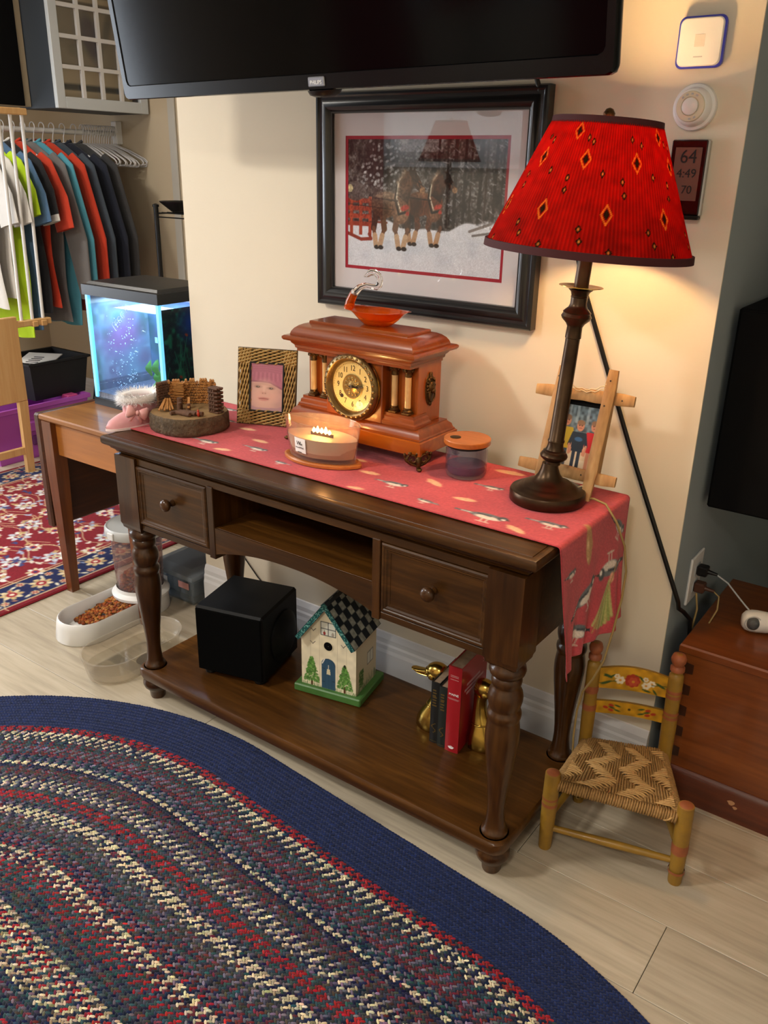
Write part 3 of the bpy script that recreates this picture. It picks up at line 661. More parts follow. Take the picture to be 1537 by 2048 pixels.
def jar_candle():
    t = thing('jar_candle', 'round glass jar candle with dark purple wax and a wooden lid', 'candle', (.868, -.118, ZR))
    MB().lathe([(.001, .0), (.038, 0), (.043, .003), (.0455, .012), (.0455, .06), (.043, .066), (.043, .069), (.040, .069), (.040, .065), (.0425, .058), (.0425, .014), (.038, .008), (.001, .007)], 40).build('glass', 'jar_glass', t, 50)
    MB().lathe([(.001, .008), (.038, .0085), (.042, .014), (.042, .027), (.030, .0235), (.001, .023)], 40).build('wax', 'purple_wax', t, 40)
    MB().lathe([(.001, .0695), (.042, .0695), (.042, .073), (.0505, .0732), (.0512, .075), (.0512, .0835), (.05, .085), (.001, .085)], 44).build('lid', 'jar_lid_wood', t, 35)
    MB().lathe([(.012, .085), (.012, .0858), (.0105, .0862), (.001, .0862)], 24, TR((-.022, -.014, 0))).build('lid_badge', 'brass_dark', t, 40)
    MB().lathe([(.0425, .066), (.0445, .0675), (.0445, .0715), (.0425, .073)], 40, cap=False).build('seal', 'black_plastic', t, 50)
thin_glass('jar_glass', '#e9e6ee', .02, 1.5, 1.1, haze=.06, hazecol='#b9b2c8'); pbr('purple_wax', '#3a2c46', .4, var=(30, .7), col2='#55476a')
jar_candle()

# ------------------------------------------------------------------ log slice with a miniature wood yard
def wood_yard():
    t = thing('miniature_woodpile', 'bark-edged log slice carrying a miniature stacked woodpile', 'ornament', (.128, -.243, ZR))
    n = 60; r_ = random.Random(4); rad = [.097+.0022*math.sin(5*a)+.0022*r_.uniform(-1, 1) for a in [2*PI*i/n for i in range(n)]]
    def rg(k, z, jit=0): return [((rad[i]+k+r_.uniform(-jit, jit))*math.cos(2*PI*i/n), (rad[i]+k+r_.uniform(-jit, jit))*math.sin(2*PI*i/n), z+r_.uniform(-jit, jit)*.4) for i in range(n)]
    MB().loops([rg(-.004, 0), rg(0, .003, .001), rg(.001, .012, .0015), rg(0, .022, .0015), rg(.0005, .032, .0015), rg(-.001, .041, .0012), rg(-.004, .0445)], cap1=False).build('bark', 'bark', t, 60)
    MB().loops([rg(-.0035, .040), rg(-.0035, .0442)]).build('sawn_face', 'sawn_wood', t, 30)
    z0 = .0442; ends = MB(); rows = 9
    dv = Vector((.75, -.66, 0)); ev = Vector((.66, .75, 0))      # the pile shows its sawn ends to the front of the table
    for row in range(rows):
        z = z0+.0036+row*.0071; k = 19
        for q in range(k):
            u = -.050+.118*(q+.5*(row % 2)+.25)/k; bk_ = .062*math.sqrt(max(.05, 1-(u/.088)**2))+r_.uniform(-.004, .004); rr = .0036*r_.uniform(.8, 1.08)
            if row > rows-2 and r_.random() < .3: continue
            p = ev*u-dv*bk_+Vector((0, 0, z)); ends.cyl(tuple(p), tuple(p-dv*.018), rr, rr, 7)
    ends.build('stacked_log_ends', 'log_end', t, kind='stuff')
    bk = MB()
    for row in range(9):                                      # the darker, bark-clad return of the stack on the left
        z = z0+.0036+row*.0071
        for q in range(7):
            u = -.050-.0045*q; bw_ = .052-.004*q; p = ev*u-dv*(bw_+r_.uniform(-.002, .002))+Vector((0, 0, z)); rr = .0037
            bk.cyl(tuple(p), tuple(p-dv*.016), rr, rr, 6)
    for row in range(13):                                      # crossed logs at the right end
        z = z0+.003+row*.005
        for q in range(3):
            x = .058+q*.008+r_.uniform(-.001, .001)
            if row % 2: bk.cyl((x, .012, z), (x+.003, .042, z), .0026, .0026, 6)
            else: bk.cyl((.054, .016+q*.009, z), (.086, .016+q*.009, z), .0026, .0026, 6)
    bk.build('stacked_bark_logs', 'bark_log', t, kind='stuff')
    pk = 'plank_stick'
    for q in range(10):                                        # sawn boards piled on the left
        MB().box(-.026, .026, -.005, .005, 0, .0022, 0, TR((-.066+r_.uniform(-.003, .003), .012+r_.uniform(-.004, .004), z0+.022+q*.0038), r_.uniform(-.15, .15)+.5)).build('board', 'log_end', t)
    for q in range(6):
        MB().box(-.024, .024, -.002, .002, 0, .0026, 0, TR((-.052+q*.0035, -.045+q*.003, z0+.012+(q % 2)*.003), -1.05+q*.10, 0, .35)).build('stick', 'log_end', t)
    for (x, y, h, rr, mt) in ((-.004, -.03, .024, .0055, 'bark_log'), (-.022, -.012, .03, .007, 'bark_log'), (.01, -.012, .02, .005, 'bark_log')): MB().lathe([(rr, z0), (rr, z0+h)], 10, TR((x, y, 0))).build('chopping_block', mt, t, 40)
    for (x, y, a, L, rr) in ((.028, -.048, .1, .046, .0055), (.032, -.036, .16, .05, .0055), (.052, -.028, .3, .04, .006), (.004, -.055, 1.3, .02, .005), (.02, -.03, -.5, .03, .004)):
        MB().cyl((-L/2, 0, rr), (L/2, 0, rr), rr, rr, 9, TR((x, y, z0), a)).build('felled_log', 'bark_log', t, 40)
    MB().box(-.02, .02, -.003, .003, 0, .002, 0, TR((.004, -.006, z0+.02), -.8, 0, .5)).build('leaning_board', 'log_end', t)
    MB().ball((.066, -.032, z0+.007), (.0035, .0035, .007), 8, 6).ball((.066, -.032, z0+.0155), .0028, 8, 6).build('red_figure', 'red_paint', t, 60)
pbr('bark', '#33271f', .9, var=(70, .9), col2='#6b5a44', bump=(120, 1.0, .006)); pbr('bark_log', '#4a3225', .85, var=(140, .8), col2='#6a4a36', bump=(200, .6, .003))
pbr('sawn_wood', '#9a7a4e', .8, var=(40, .6), col2='#6e5638'); pbr('log_end', '#c98d4a', .75, var=(420, .9), col2='#7d4f26'); pbr('red_paint', '#a8321c', .5)
wood_yard()

# ------------------------------------------------------------------ baby slippers
def slipper(label, loc, rz):
    t = thing('baby_slipper', label, 'slipper', loc, rz)
    def foot(y): # half width along the sole, toe at -y
        u = (y+.075)/.15; return .031*math.sqrt(max(0, 1-(1-2*min(u, .5))**2))*1.0 if u < .5 else .031-.006*(u-.5)*2-(.02*((u-.88)/.12)**2 if u > .88 else 0)
    ys = [-.075+.15*i/20 for i in range(21)]
    out = [(-max(foot(y), .002), y) for y in ys]+[(max(foot(y), .002), y) for y in ys[::-1]]
    MB().prism(out, 0, .006).build('sole', 'slipper_sole', t, 40)
    LL = []
    for i, y in enumerate(ys):
        u = i/20; wdt = max(foot(y)-.001, .001); hgt = .012+.026*math.sin(min(1, u/.55)*PI/2)+(.03*max(0, (u-.42))/.58 if u > .42 else 0)
        if u > .95: hgt *= .9
        if u < .06: hgt *= .55
        LL.append([(wdt*math.cos(a)*(1-.12*math.sin(a)), y, .005+hgt*math.sin(a)**.8) for a in [PI*k/12 for k in range(13)]])
    MB().loops(LL, closed=False, cap0=False, cap1=False).build('upper', 'slipper_pink', t, 80)
    MB().loops([[( .033*math.cos(2*PI*k/20), .028+.048*math.sin(2*PI*k/20)*1.0, z) for k in range(20)] for z in (.02, .05, .074)], cap0=False, cap1=False).build('ankle', 'slipper_pink', t, 80)
    f = MB(); r_ = random.Random(3)
    for q in range(2600):
        a = r_.uniform(0, 2*PI); z = .060+r_.uniform(0, .022); b = Vector((.034*math.cos(a), .028+.050*math.sin(a), z)); d = Vector((math.cos(a)+r_.uniform(-.6, .6), math.sin(a)+r_.uniform(-.6, .6), r_.uniform(-.5, 1.0))).normalized()*r_.uniform(.010, .022); s = Vector((-math.sin(a), math.cos(a), 0))*.0011
        i = len(f.v); f.v += [tuple(b-s), tuple(b+s), tuple(b+d)]; f.f.append([i, i+1, i+2])
    fur = f.build('fur_cuff', 'white_fur', t, fixn=False, kind='stuff')
    MB().tube([(.033*math.cos(a), .028+.049*math.sin(a), .072) for a in [2*PI*k/24 for k in range(24)]], .010, 8, closed=True).build('cuff_band', 'white_fur', t, 80)
    S = TR((.036, -.006, .044), PI/2-.35) @ UP @ Matrix.Rotation(-.25, 4, 'Z') @ Matrix.Scale(1.45, 4); b = MB()
    for s in (-1, 1):
        b.loops([[(s*x, y*h, .003+zz*math.cos(y*1.2)) for y in (-1, -.5, 0, .5, 1)] for x, h, zz in ((.001, .003, .004), (.007, .008, .007), (.014, .0115, .007), (.0185, .0105, .004), (.019, .008, .001))], S, closed=False, cap0=False, cap1=False)
        b.loops([[(s*x-.002, y, .002), (s*x+.003, y+.001, .002)] for x, y in ((.001, -.002), (.005, -.009), (.010, -.018))], S, closed=False, cap0=False, cap1=False)
    b.ball((0, 0, .006), (.004, .0045, .004), 10, 7, S); bo = b.build('bow', 'slipper_satin', t, 60)
    m = bo.modifiers.new('thick', 'SOLIDIFY'); m.thickness = .0012
    return t
pbr('slipper_pink', '#d9a0a2', .8, sheen=.4, var=(60, .6), col2='#cf9094'); pbr('slipper_sole', '#efd9d6', .7); pbr('white_fur', '#f2efee', .9, sheen=.5); pbr('slipper_satin', '#e0a5a3', .35, sheen=.3)
slipper('pink baby slipper with a white fur cuff and bow beside the woodpile', (-.004, -.322, ZR-.0035), -.12)

# ------------------------------------------------------------------ wicker photo frame
def wicker_frame():
    lean = .16; t = thing('wicker_photo_frame', 'woven wicker frame with a portrait of a child in a pink knit hat', 'photo frame', (.262, -.104, ZR), .385)
    A = Matrix.Rotation(-lean, 4, 'X'); w, h, bw, bh = .156, .192, .034, .036
    pat = lambda ph, s: .0016*math.sin(ph*s)
    for side in (-1, 1):
        m = MB()
        for k in range(9):
            x = side*(w/2-.003-k*(bw-.004)/8); m.tube([(x+pat(z/h*44+k*PI, 1), -.008-.0024*math.cos(z/h*44+k*PI), z) for z in [h*i/44 for i in range(45)]], .0023, 5, A)
        m.build('woven_side', 'wicker', t, 80)
    for z0, nm in ((.003, 'woven_bottom'), (h-bh+.001, 'woven_top')):
        m = MB()
        for k in range(9):
            z = z0+k*(bh-.004)/8; m.tube([(x, -.009-.0026*math.cos(x/w*40+k*PI), z+pat(x/w*40+k*PI, 1)) for x in [-w/2+w*i/40 for i in range(41)]], .0023, 5, A)
        m.build(nm, 'wicker', t, 80)
    e = MB(); e.tube([(-w/2, -.008, 0), (w/2, -.008, 0), (w/2, -.008, h), (-w/2, -.008, h)], .0032, 7, A, closed=True); e.build('rim', 'wicker_dark', t, 60)
    MB().box(-w/2+.004, w/2-.004, -.006, .004, .004, h-.004, .001, A).build('backing', 'black_matte', t)
    ow, oh = .088, .121; zc = h/2
    q = MB(); P = [(0, -.004), (0, -.0125), (.004, -.0125), (.004, -.004)]
    q.loops([[(-ow/2+i-.003, o, zc-oh/2+i-.003), (ow/2-i+.003, o, zc-oh/2+i-.003), (ow/2-i+.003, o, zc+oh/2-i+.003), (-ow/2+i-.003, o, zc+oh/2-i+.003)] for i, o in P], A, False, False); q.build('inner_rim', 'black_plastic', t)
    cv = Cv(ow, oh, 88, '#c99a92'); s = ow
    cv.a *= (.97+.06*cv.noise(.01, 2))[..., None]
    cv.poly([(0, oh), (s, oh), (s, oh*.48), (s*.86, oh*.5), (s*.5, oh*.62), (s*.12, oh*.60), (0, oh*.62)], '#b0617d')
    for k in range(15): cv.seg([(s*(.02+k*.068), oh*.64), (s*(.05+k*.064), oh*.80)], .0018, '#95506b' if k % 2 else '#c27890', .7)
    for k in range(5): cv.seg([(0, oh*(.82+k*.045)), (s*.5, oh*(.845+k*.045)), (s, oh*(.80+k*.045))], .002, '#9c5470', .6)
    cv.seg([(0, oh*.615), (s*.3, oh*.615), (s*.6, oh*.60), (s, oh*.47)], .004, '#8d4b64', .8)
    cv.ell(s*.44, oh*.33, s*.36, oh*.30, '#e0b6a6', 0, .75, .02); cv.ell(s*.25, oh*.30, s*.15, oh*.10, '#e4a79a', 0, .5, .02); cv.ell(s*.68, oh*.31, s*.15, oh*.1, '#e4a79a', 0, .5, .02)
    for x, y in ((.22, .505), (.63, .485)): cv.ell(s*x, oh*y, s*.105, oh*.028, '#94695c', 0, .65, .004); cv.ell(s*x, oh*(y-.004), s*.055, oh*.017, '#3c2a28', 0, .95, .002); cv.ell(s*(x+.012), oh*(y+.002), s*.012, oh*.006, '#f0e4de')
    for x, y, t2 in ((.2, .555, .08), (.65, .54, -.12)): cv.ell(s*x, oh*y, s*.12, oh*.009, '#a77d6c', t2, .5, .004)
    cv.ell(s*.41, oh*.385, s*.085, oh*.03, '#d09c8c', 0, .6, .005); cv.ell(s*.375, oh*.37, s*.018, oh*.009, '#8a564a', 0, .8, .002); cv.ell(s*.455, oh*.37, s*.018, oh*.009, '#8a564a', 0, .8, .002); cv.seg([(s*.42, oh*.5), (s*.41, oh*.42)], .004, '#edcabb', .6, .006)
    cv.ell(s*.41, oh*.262, s*.145, oh*.022, '#c07670', 0, .9, .003); cv.ell(s*.41, oh*.232, s*.11, oh*.02, '#cb827c', 0, .9, .004); cv.seg([(s*.27, oh*.25), (s*.41, oh*.257), (s*.55, oh*.25)], .0018, '#8d4a48', .9)
    cv.ell(s*.42, oh*.12, s*.13, oh*.03, '#d9a898', 0, .6, .01); cv.poly([(0, 0), (s, 0), (s, oh*.12), (s*.8, oh*.07), (s*.2, oh*.06), (0, oh*.1)], '#b78a92')
    cv.build('portrait', 'print_satin', t, lambda X, Y: affine(A, X-ow/2, -.0085+0*X, zc-oh/2+Y))
    MB().box(-ow/2, ow/2, -.0108, -.0102, zc-oh/2, zc+oh/2, 0, A).build('glazing', 'glass', t)
    MB().box(-.02, .02, 0, .003, 0, .15, 0, TR((0, .0568, 0), 0, .23)).build('easel_leg', 'black_matte', t)
def affine(M, x, y, z):
    M = np.array(M); return (M[0, 0]*x+M[0, 1]*y+M[0, 2]*z+M[0, 3], M[1, 0]*x+M[1, 1]*y+M[1, 2]*z+M[1, 3], M[2, 0]*x+M[2, 1]*y+M[2, 2]*z+M[2, 3])
pbr('wicker', '#c4a465', .6, var=(70, .9), col2='#8d6f3c'); pbr('wicker_dark', '#6b5430', .6, var=(70, .8), col2='#43331d')
wicker_frame()

# ------------------------------------------------------------------ driftwood photo frame
def stick_frame():
    lean = .235; t = thing('driftwood_photo_frame', 'rustic driftwood stick frame holding a photo of three children, behind the lamp', 'photo frame', (1.098, -.0985, ZR), .03)
    A = TR((0, 0, .004)) @ Matrix.Rotation(-lean, 4, 'X'); W = 'driftwood'
    def stick(nm, p0, p1, a, b, sd):
        r_ = random.Random(sd); p0, p1 = Vector(p0), Vector(p1); LL = []
        ax = (p1-p0).normalized(); up = Vector((0, 1, 0)); sd_ = ax.cross(up).normalized()
        for i in range(9):
            c = p0.lerp(p1, i/8)+sd_*r_.uniform(-.0007, .0007); k = .82 if i in (0, 8) else r_.uniform(.94, 1.04)
            LL.append([tuple(c+sd_*(a*k*x)+up*(b*k*y)) for x, y in ((-1, -.6), (-.7, -1), (.7, -1), (1, -.6), (1, .6), (.7, 1), (-.7, 1), (-1, .6))])
        MB().loops(LL, A).build(nm, W, t, 40)
    stick('upright', (-.060, -.0115, .004), (-.050, -.0115, .256), .0105, .0065, 1); stick('upright', (.047, -.0115, -.004), (.055, -.0115, .262), .0115, .0065, 2)
    stick('crossbar', (-.105, -.001, .203), (.104, -.001, .207), .0125, .0055, 3); stick('crossbar', (-.115, -.001, .047), (.098, -.001, .043), .0125, .0055, 4)
    w, h = .094, .128; z0 = .058
    for x in (-w/2-.006, w/2+.006): MB().box(x-.006, x+.006, -.002, .016, z0-.01, z0+h+.012, .001, A).build('inner_stile', W, t)
    MB().box(-w/2, w/2, .008, .011, z0-.01, z0+h+.01, 0, A).build('backing', 'black_matte', t)
    cv = Cv(w, h, 76, '#5d6f78'); n = cv.noise(.006, 4); cv.a *= (.6+.8*n)[..., None]
    cv.rect(0, w, 0, h*.5, '#d8c2a0'); cv.rect(0, w, 0, h*.14, '#e0d0b4')
    for x in (.2, .38, .62, .85): cv.rect(w*x, w*(x+.06), h*.72, h, '#9fb2ba', .6)
    def kid(x, y, sh, pants, sk='#c98a6c', w2=.13):
        cv.rect(w*(x-w2*.75), w*(x-.02), 0, h*y*.52, pants if pants else sk); cv.rect(w*(x+.02), w*(x+w2*.75), 0, h*y*.52, pants if pants else sk)
        cv.poly([(w*(x-w2), h*y*.45), (w*(x+w2), h*y*.45), (w*(x+w2*1.15), h*y*.98), (w*(x-w2*1.15), h*y*.98)], sh)
        cv.seg([(w*(x-w2), h*y*.93), (w*(x-w2*1.5), h*y*.62)], .007, sh); cv.seg([(w*(x+w2), h*y*.93), (w*(x+w2*1.5), h*y*.62)], .007, sh)
        cv.seg([(w*(x-w2*1.5), h*y*.62), (w*(x-w2*1.35), h*y*.38)], .0045, sk); cv.seg([(w*(x+w2*1.5), h*y*.62), (w*(x+w2*1.35), h*y*.38)], .0045, sk)
        cv.ell(w*x, h*(y+.085), w*.085, h*.085, sk); cv.ell(w*x, h*(y+.135), w*.088, h*.045, '#8a6a50'); cv.ell(w*(x-.03), h*(y+.09), .0012, .0012, '#3b2a22'); cv.ell(w*(x+.03), h*(y+.09), .0012, .0012, '#3b2a22'); cv.seg([(w*(x-.03), h*(y+.05)), (w*(x+.03), h*(y+.05))], .0014, '#8f4a40')
    kid(.2, .66, '#c3a72b', '#3c4a55'); kid(.84, .62, '#c8252c', None); kid(.52, .6, '#26313d', '#2b3442'); cv.ell(w*.52, h*.47, w*.09, h*.035, '#3f6fa0', 0, .8)
    cv.build('photograph', 'print_satin', t, lambda X, Y: affine(A, X-w/2, .0065+0*X, z0-.004+Y))
    for z, sag in ((.232, .016), (.224, .012), (.026, .007), (.018, .005)):
        P = [(-.05+.1*u, -.012-.004*math.sin(9*u), z-sag*math.sin(PI*u)+.0016*math.sin(31*u)) for u in [i/20 for i in range(21)]]
        m = MB().tube(P, .0011, 5, A)
        for e in (-.046, .046): m.ball((e, -.015, z), (.0028, .0028, .0028), 6, 5, A)
        m.build('twine', 'twine', t, 80)
    for x, z in ((-.055, .235), (.053, .24), (.08, .205), (.03, .046), (.05, .19)): MB().lathe([(.0018, 0), (.0018, .0006), (.0002, .001)], 8, A @ TR((x, -.0178 if abs(x) < .06 else -.0066, z), 0, PI/2)).build('nail', 'numeral_brown', t)
wood('driftwood', '#8a6238', '#b08552', '#c9a36c', rough=.7, axis=2, scale=1.3, coat=0, contrast=.4, bump=.25); pbr('twine', '#d9c29a', .9)
stick_frame()
# ------------------------------------------------------------------ table lamp
def table_lamp(label, loc, lean, lean_dir, power, rotm=0.0, cord=True):
    t = thing('table_lamp', label, 'lamp', loc); ax = Vector((-lean_dir[1], lean_dir[0], 0)); Lm = Matrix.Rotation(lean, 4, ax)
    MB().lathe([(.001, 0), (.074, 0), (.0765, .003), (.0765, .020), (.0745, .024), (.069, .026), (.062, .027), (.058, .031), (.052, .034), (.049, .035), (.047, .038), (.038, .041), (.029, .047), (.0225, .056), (.018, .068), (.0155, .08)], 48).build('base', 'bronze', t, 40)
    MB().lathe([(.0155, .078), (.0155, .084), (.021, .087), (.0265, .092), (.0275, .096), (.025, .101), (.0225, .103), (.0225, .106), (.0185, .108), (.017, .112), (.0155, .118), (.0155, .124), (.0168, .125), (.0168, .128), (.0152, .13), (.0138, .33), (.0152, .331), (.0152, .335), (.0145, .352), (.018, .358), (.0265, .366), (.0287, .371), (.0255, .377), (.0265, .379), (.022, .384), (.0175, .388), (.0155, .394), (.0155, .406), (.0165, .407), (.0155, .409), (.0175, .416), (.023, .421)], 36, Lm).build('stem', 'bronze', t, 40)
    MB().lathe([(.012, .421), (.03, .4235), (.041, .4262), (.041, .4272), (.012, .4255)], 40, Lm).build('drip_pan', 'brass', t, 40)
    MB().lathe([(.0138, .424), (.0132, .515), (.011, .52), (.0165, .524), (.0165, .56), (.013, .565)], 28, Lm).build('upper_stem', 'bronze', t, 40)
    zb, zt, rb, rt = .490, .706, .187, .094
    w, h = .92, math.hypot(zt-zb, rb-rt); cv = Cv(w, h, 640, '#b01c10'); r_ = random.Random(11)
    for k in range(160): cv.rect(w*k/160, w*(k+.42)/160, 0, h, '#74100b', .55)
    cv.a *= (.9+.2*cv.noise(.012, 8))[..., None]
    def diamond(u, v, a, b):
        a *= 1+.0; cv.poly([(u-a, v), (u, v+b), (u+a, v), (u, v-b)], '#d98a2e'); cv.poly([(u-a*.72, v), (u, v+b*.72), (u+a*.72, v), (u, v-b*.72)], '#a41410'); cv.poly([(u-a*.52, v), (u, v+b*.52), (u+a*.52, v), (u, v-b*.52)], '#3a2410')
    for k in range(9):
        u0 = w*(k+.5)/9
        diamond(u0+.0, h*.32, .0095, .019); diamond(u0+w/18, h*.70, .0115, .018)
        if k % 2: diamond(u0+.02, h*.90, .012, .016)
        for du, v in ((-.030, .12), (-.034, .21), (.024, .47), (.022, .56), (-.012, .60), (.045, .86), (-.04, .83), (.010, .06)):
            u = u0+du+r_.uniform(-.004, .004); v = h*(v+r_.uniform(-.01, .01)); cv.poly([(u-.005, v), (u, v+.008), (u+.005, v), (u, v-.008)], '#2e1c0e'); cv.ell(u, v, .0016, .003, '#e0a04a')
    def fn(X, Y):
        a = X/w*2*PI*640/639+rotm; v = Y/h; r = rb+(rt-rb)*v+.0007*np.sin(X/w*160*2*PI); return affine(Lm, r*np.cos(a), r*np.sin(a), zb+(zt-zb)*v)
    sh = cv.build('shade', 'shade_cloth', t, fn); m = sh.modifiers.new('thick', 'SOLIDIFY'); m.thickness = .001
    MB().lathe([(rb-.002, zb-.004), (rb+.0025, zb-.004), (rb+.0015, zb+.009), (rb-.003, zb+.009)], 72, Lm, cap=False).build('bottom_trim', 'shade_trim', sh, 50)
    MB().lathe([(rt+.0005, zt-.008), (rt+.003, zt-.008), (rt+.0015, zt+.004), (rt-.002, zt+.004)], 60, Lm, cap=False).build('top_trim', 'shade_trim', sh, 50)
    hp = MB()
    for k in range(3): a = k*2*PI/3+.3; hp.tube([(0, 0, zt-.012), (rt*math.cos(a), rt*math.sin(a), zt)], .0014, 6, Lm)
    for s in (-1, 1): hp.tube([(0, s*.012, .56), (0, s*.05, .60), (0, s*.05, .66), (0, s*.015, .70), (0, 0, .705)], .0018, 6, Lm)
    hp.build('harp', 'brass', t, 60)
    MB().lathe([(.004, zt-.014), (.006, zt-.006), (.004, zt), (.009, zt+.006), (.0105, zt+.014), (.006, zt+.021), (.0005, zt+.023)], 20, Lm).build('finial', 'brass_dark', t, 60)
    MB().lathe([(.012, .565), (.013, .575), (.027, .605), (.029, .62), (.022, .64), (.0005, .649)], 20, Lm).build('bulb', 'bulb_glow', t, 80)
    ld = bpy.data.lights.new('bulb_light', 'POINT'); ld.energy = power; ld.color = (1, .60, .26); ld.shadow_soft_size = .034
    lo = bpy.data.objects.new('bulb_light', ld); COL.objects.link(lo); lo.parent = t; lo.location = Lm @ Vector((0, 0, .617))
    return t
vcol('shade_cloth', .9, .1, trans_mix=.6); pbr('shade_trim', '#3e0f12', .8); emit('bulb_glow', '#ffd9a0', 9.0)
LAMP = (1.078, -.147, ZR)
table_lamp('tall bronze candlestick lamp with a pleated red shade, lit, on the console', LAMP, .062, (.815, .58), TABLE_LAMP_POWER, 2.1)
c = MB().tube([(1.14, -.105, ZR+.006), (1.165, -.112, ZR+.012), (1.195, -.125, ZR+.012), (1.221, -.125, .745), (1.237, -.105, .69), (1.243, -.092, .63), (1.243, -.096, .57), (1.240, -.115, .50), (1.232, -.125, .43), (1.215, -.128, .38), (1.19, -.112, .33), (1.178, -.1, .27), (1.177, -.1, .20), (1.182, -.095, .10), (1.195, -.08, .02), (1.205, -.05, .004), (1.23, .0, .004), (1.27, .045, .004), (1.31, .085, .01), (1.315, .15, .1), (1.312, .21, .3), (1.318, .232, .43), (1.309, .236, .468)], .0024, 7)
tag(c.build('lamp_cord', pbr('tan_cord', '#9c8350', .5), None, 80), 'thin tan lamp cord trailing over the red runner down to the floor', 'cord')

# ------------------------------------------------------------------ television
def tv():
    bl, br = Vector((-.059, -.207, 1.525)), Vector((1.19, -.295, 1.525)); mid = (bl+br)/2; wd = (br-bl).length; hh = .715
    t = thing('television', 'large black flat television on a wall arm above the console', 'television', mid, math.atan2(br.y-bl.y, br.x-bl.x)); A = Matrix.Rotation(.13, 4, 'X'); h = wd/2
    b = MB(); c = .012
    def rr(dx, y, z0, z1): 
        X = h-dx; return [(-X+c, y, z0), (X-c, y, z0), (X-c*.3, y, z0+c*.3), (X, y, z0+c), (X, y, z1-c), (X-c, y, z1), (-X+c, y, z1), (-X, y, z1-c), (-X, y, z0+c), (-X+c*.3, y, z0+c*.3)]
    b.loops([rr(.02, .05, .03, hh-.03), rr(.004, .022, .004, hh-.004), rr(0, .012, 0, hh), rr(0, -.002, 0, hh), rr(.002, -.006, .002, hh-.002), rr(.016, -.006, .028, hh-.016), rr(.018, -.002, .030, hh-.018)], A)
    b.build('housing', 'gloss_black', t, 30)
    MB().box(-h+.0178, h-.0178, -.0035, .004, .0298, hh-.0178, 0, A).build('screen', 'tv_screen', t)
    lg = MB().box(-.023, .021, -.0085, -.005, .006, .024, .002, A @ TR((.006, 0, 0))).build('logo_plate', 'logo_plate', t)
    MB().text('PHILIPS', .0098, A @ TR((.005, -.0087, .0138)) @ UP, .0003).build('logo_letters', 'logo_white', lg)
    MB().lathe([(.001, -.012), (.02, -.012), (.03, -.008), (.034, 0)], 24, A @ TR((.012, .008, .0)), ).build('sensor_bump', 'black_plastic', t, 50)
    MB().box(-.2, .2, .048, .062, .2, .5, .004, A).build('mount_plate', 'black_matte', t)
    B = Vector((.0, .12, .33)); inv = Matrix.Rotation(-math.atan2(br.y-bl.y, br.x-bl.x), 4, 'Z')
    wl = inv @ (Vector((.57, WY, 1.86))-mid); MB().tube([(A @ Vector((0, .062, .33))), tuple((A @ Vector((.12, .16, .33)))), tuple(wl)], .016, 10).build('arm', 'black_matte', t)
    MB().box(-.11, .11, -.02, 0, -.1, .1, .003, TR(wl, -math.atan2(br.y-bl.y, br.x-bl.x))).build('wall_bracket', 'black_matte', t)
pbr('gloss_black', '#050506', .2, spec=.3); pbr('tv_screen', '#020203', .12, spec=.14); pbr('logo_plate', '#8e9096', .3, metal=.7); pbr('logo_white', '#f2f2f2', .4)
tv()
cd = MB().tube([(.86, .03, 1.66), (.872, .055, 1.58), (.885, .08, 1.52), (.91, .088, 1.45), (.945, .0895, 1.34), (.98, .0895, 1.25), (1.016, .0895, 1.15), (1.075, .0895, 1.014), (1.153, .0895, .838), (1.232, .0895, .67), (1.2955, .0880, .535), (1.306, .10, .50), (1.303, .125, .472), (1.308, .15, .455), (1.322, .17, .43), (1.325, .18, .36), (1.32, .2, .1), (1.32, .22, .012)], .0052, 8)
tag(cd.build('television_cable', 'black_plastic', None, 80), 'black cable running slantwise down the cream wall to the outlet', 'cable')
cd = MB().tube([(-.10, .086, .30), (-.028, .086, .221), (.02, .085, .178), (.066, .083, .15), (.11, .076, .156), (.15, .074, .12), (.18, .07, .04), (.2, .065, .006)], .0022, 6); tag(cd.build('speaker_wire', 'black_plastic', None, 80), 'thin black wire drooping on the wall behind the black speaker', 'cable')

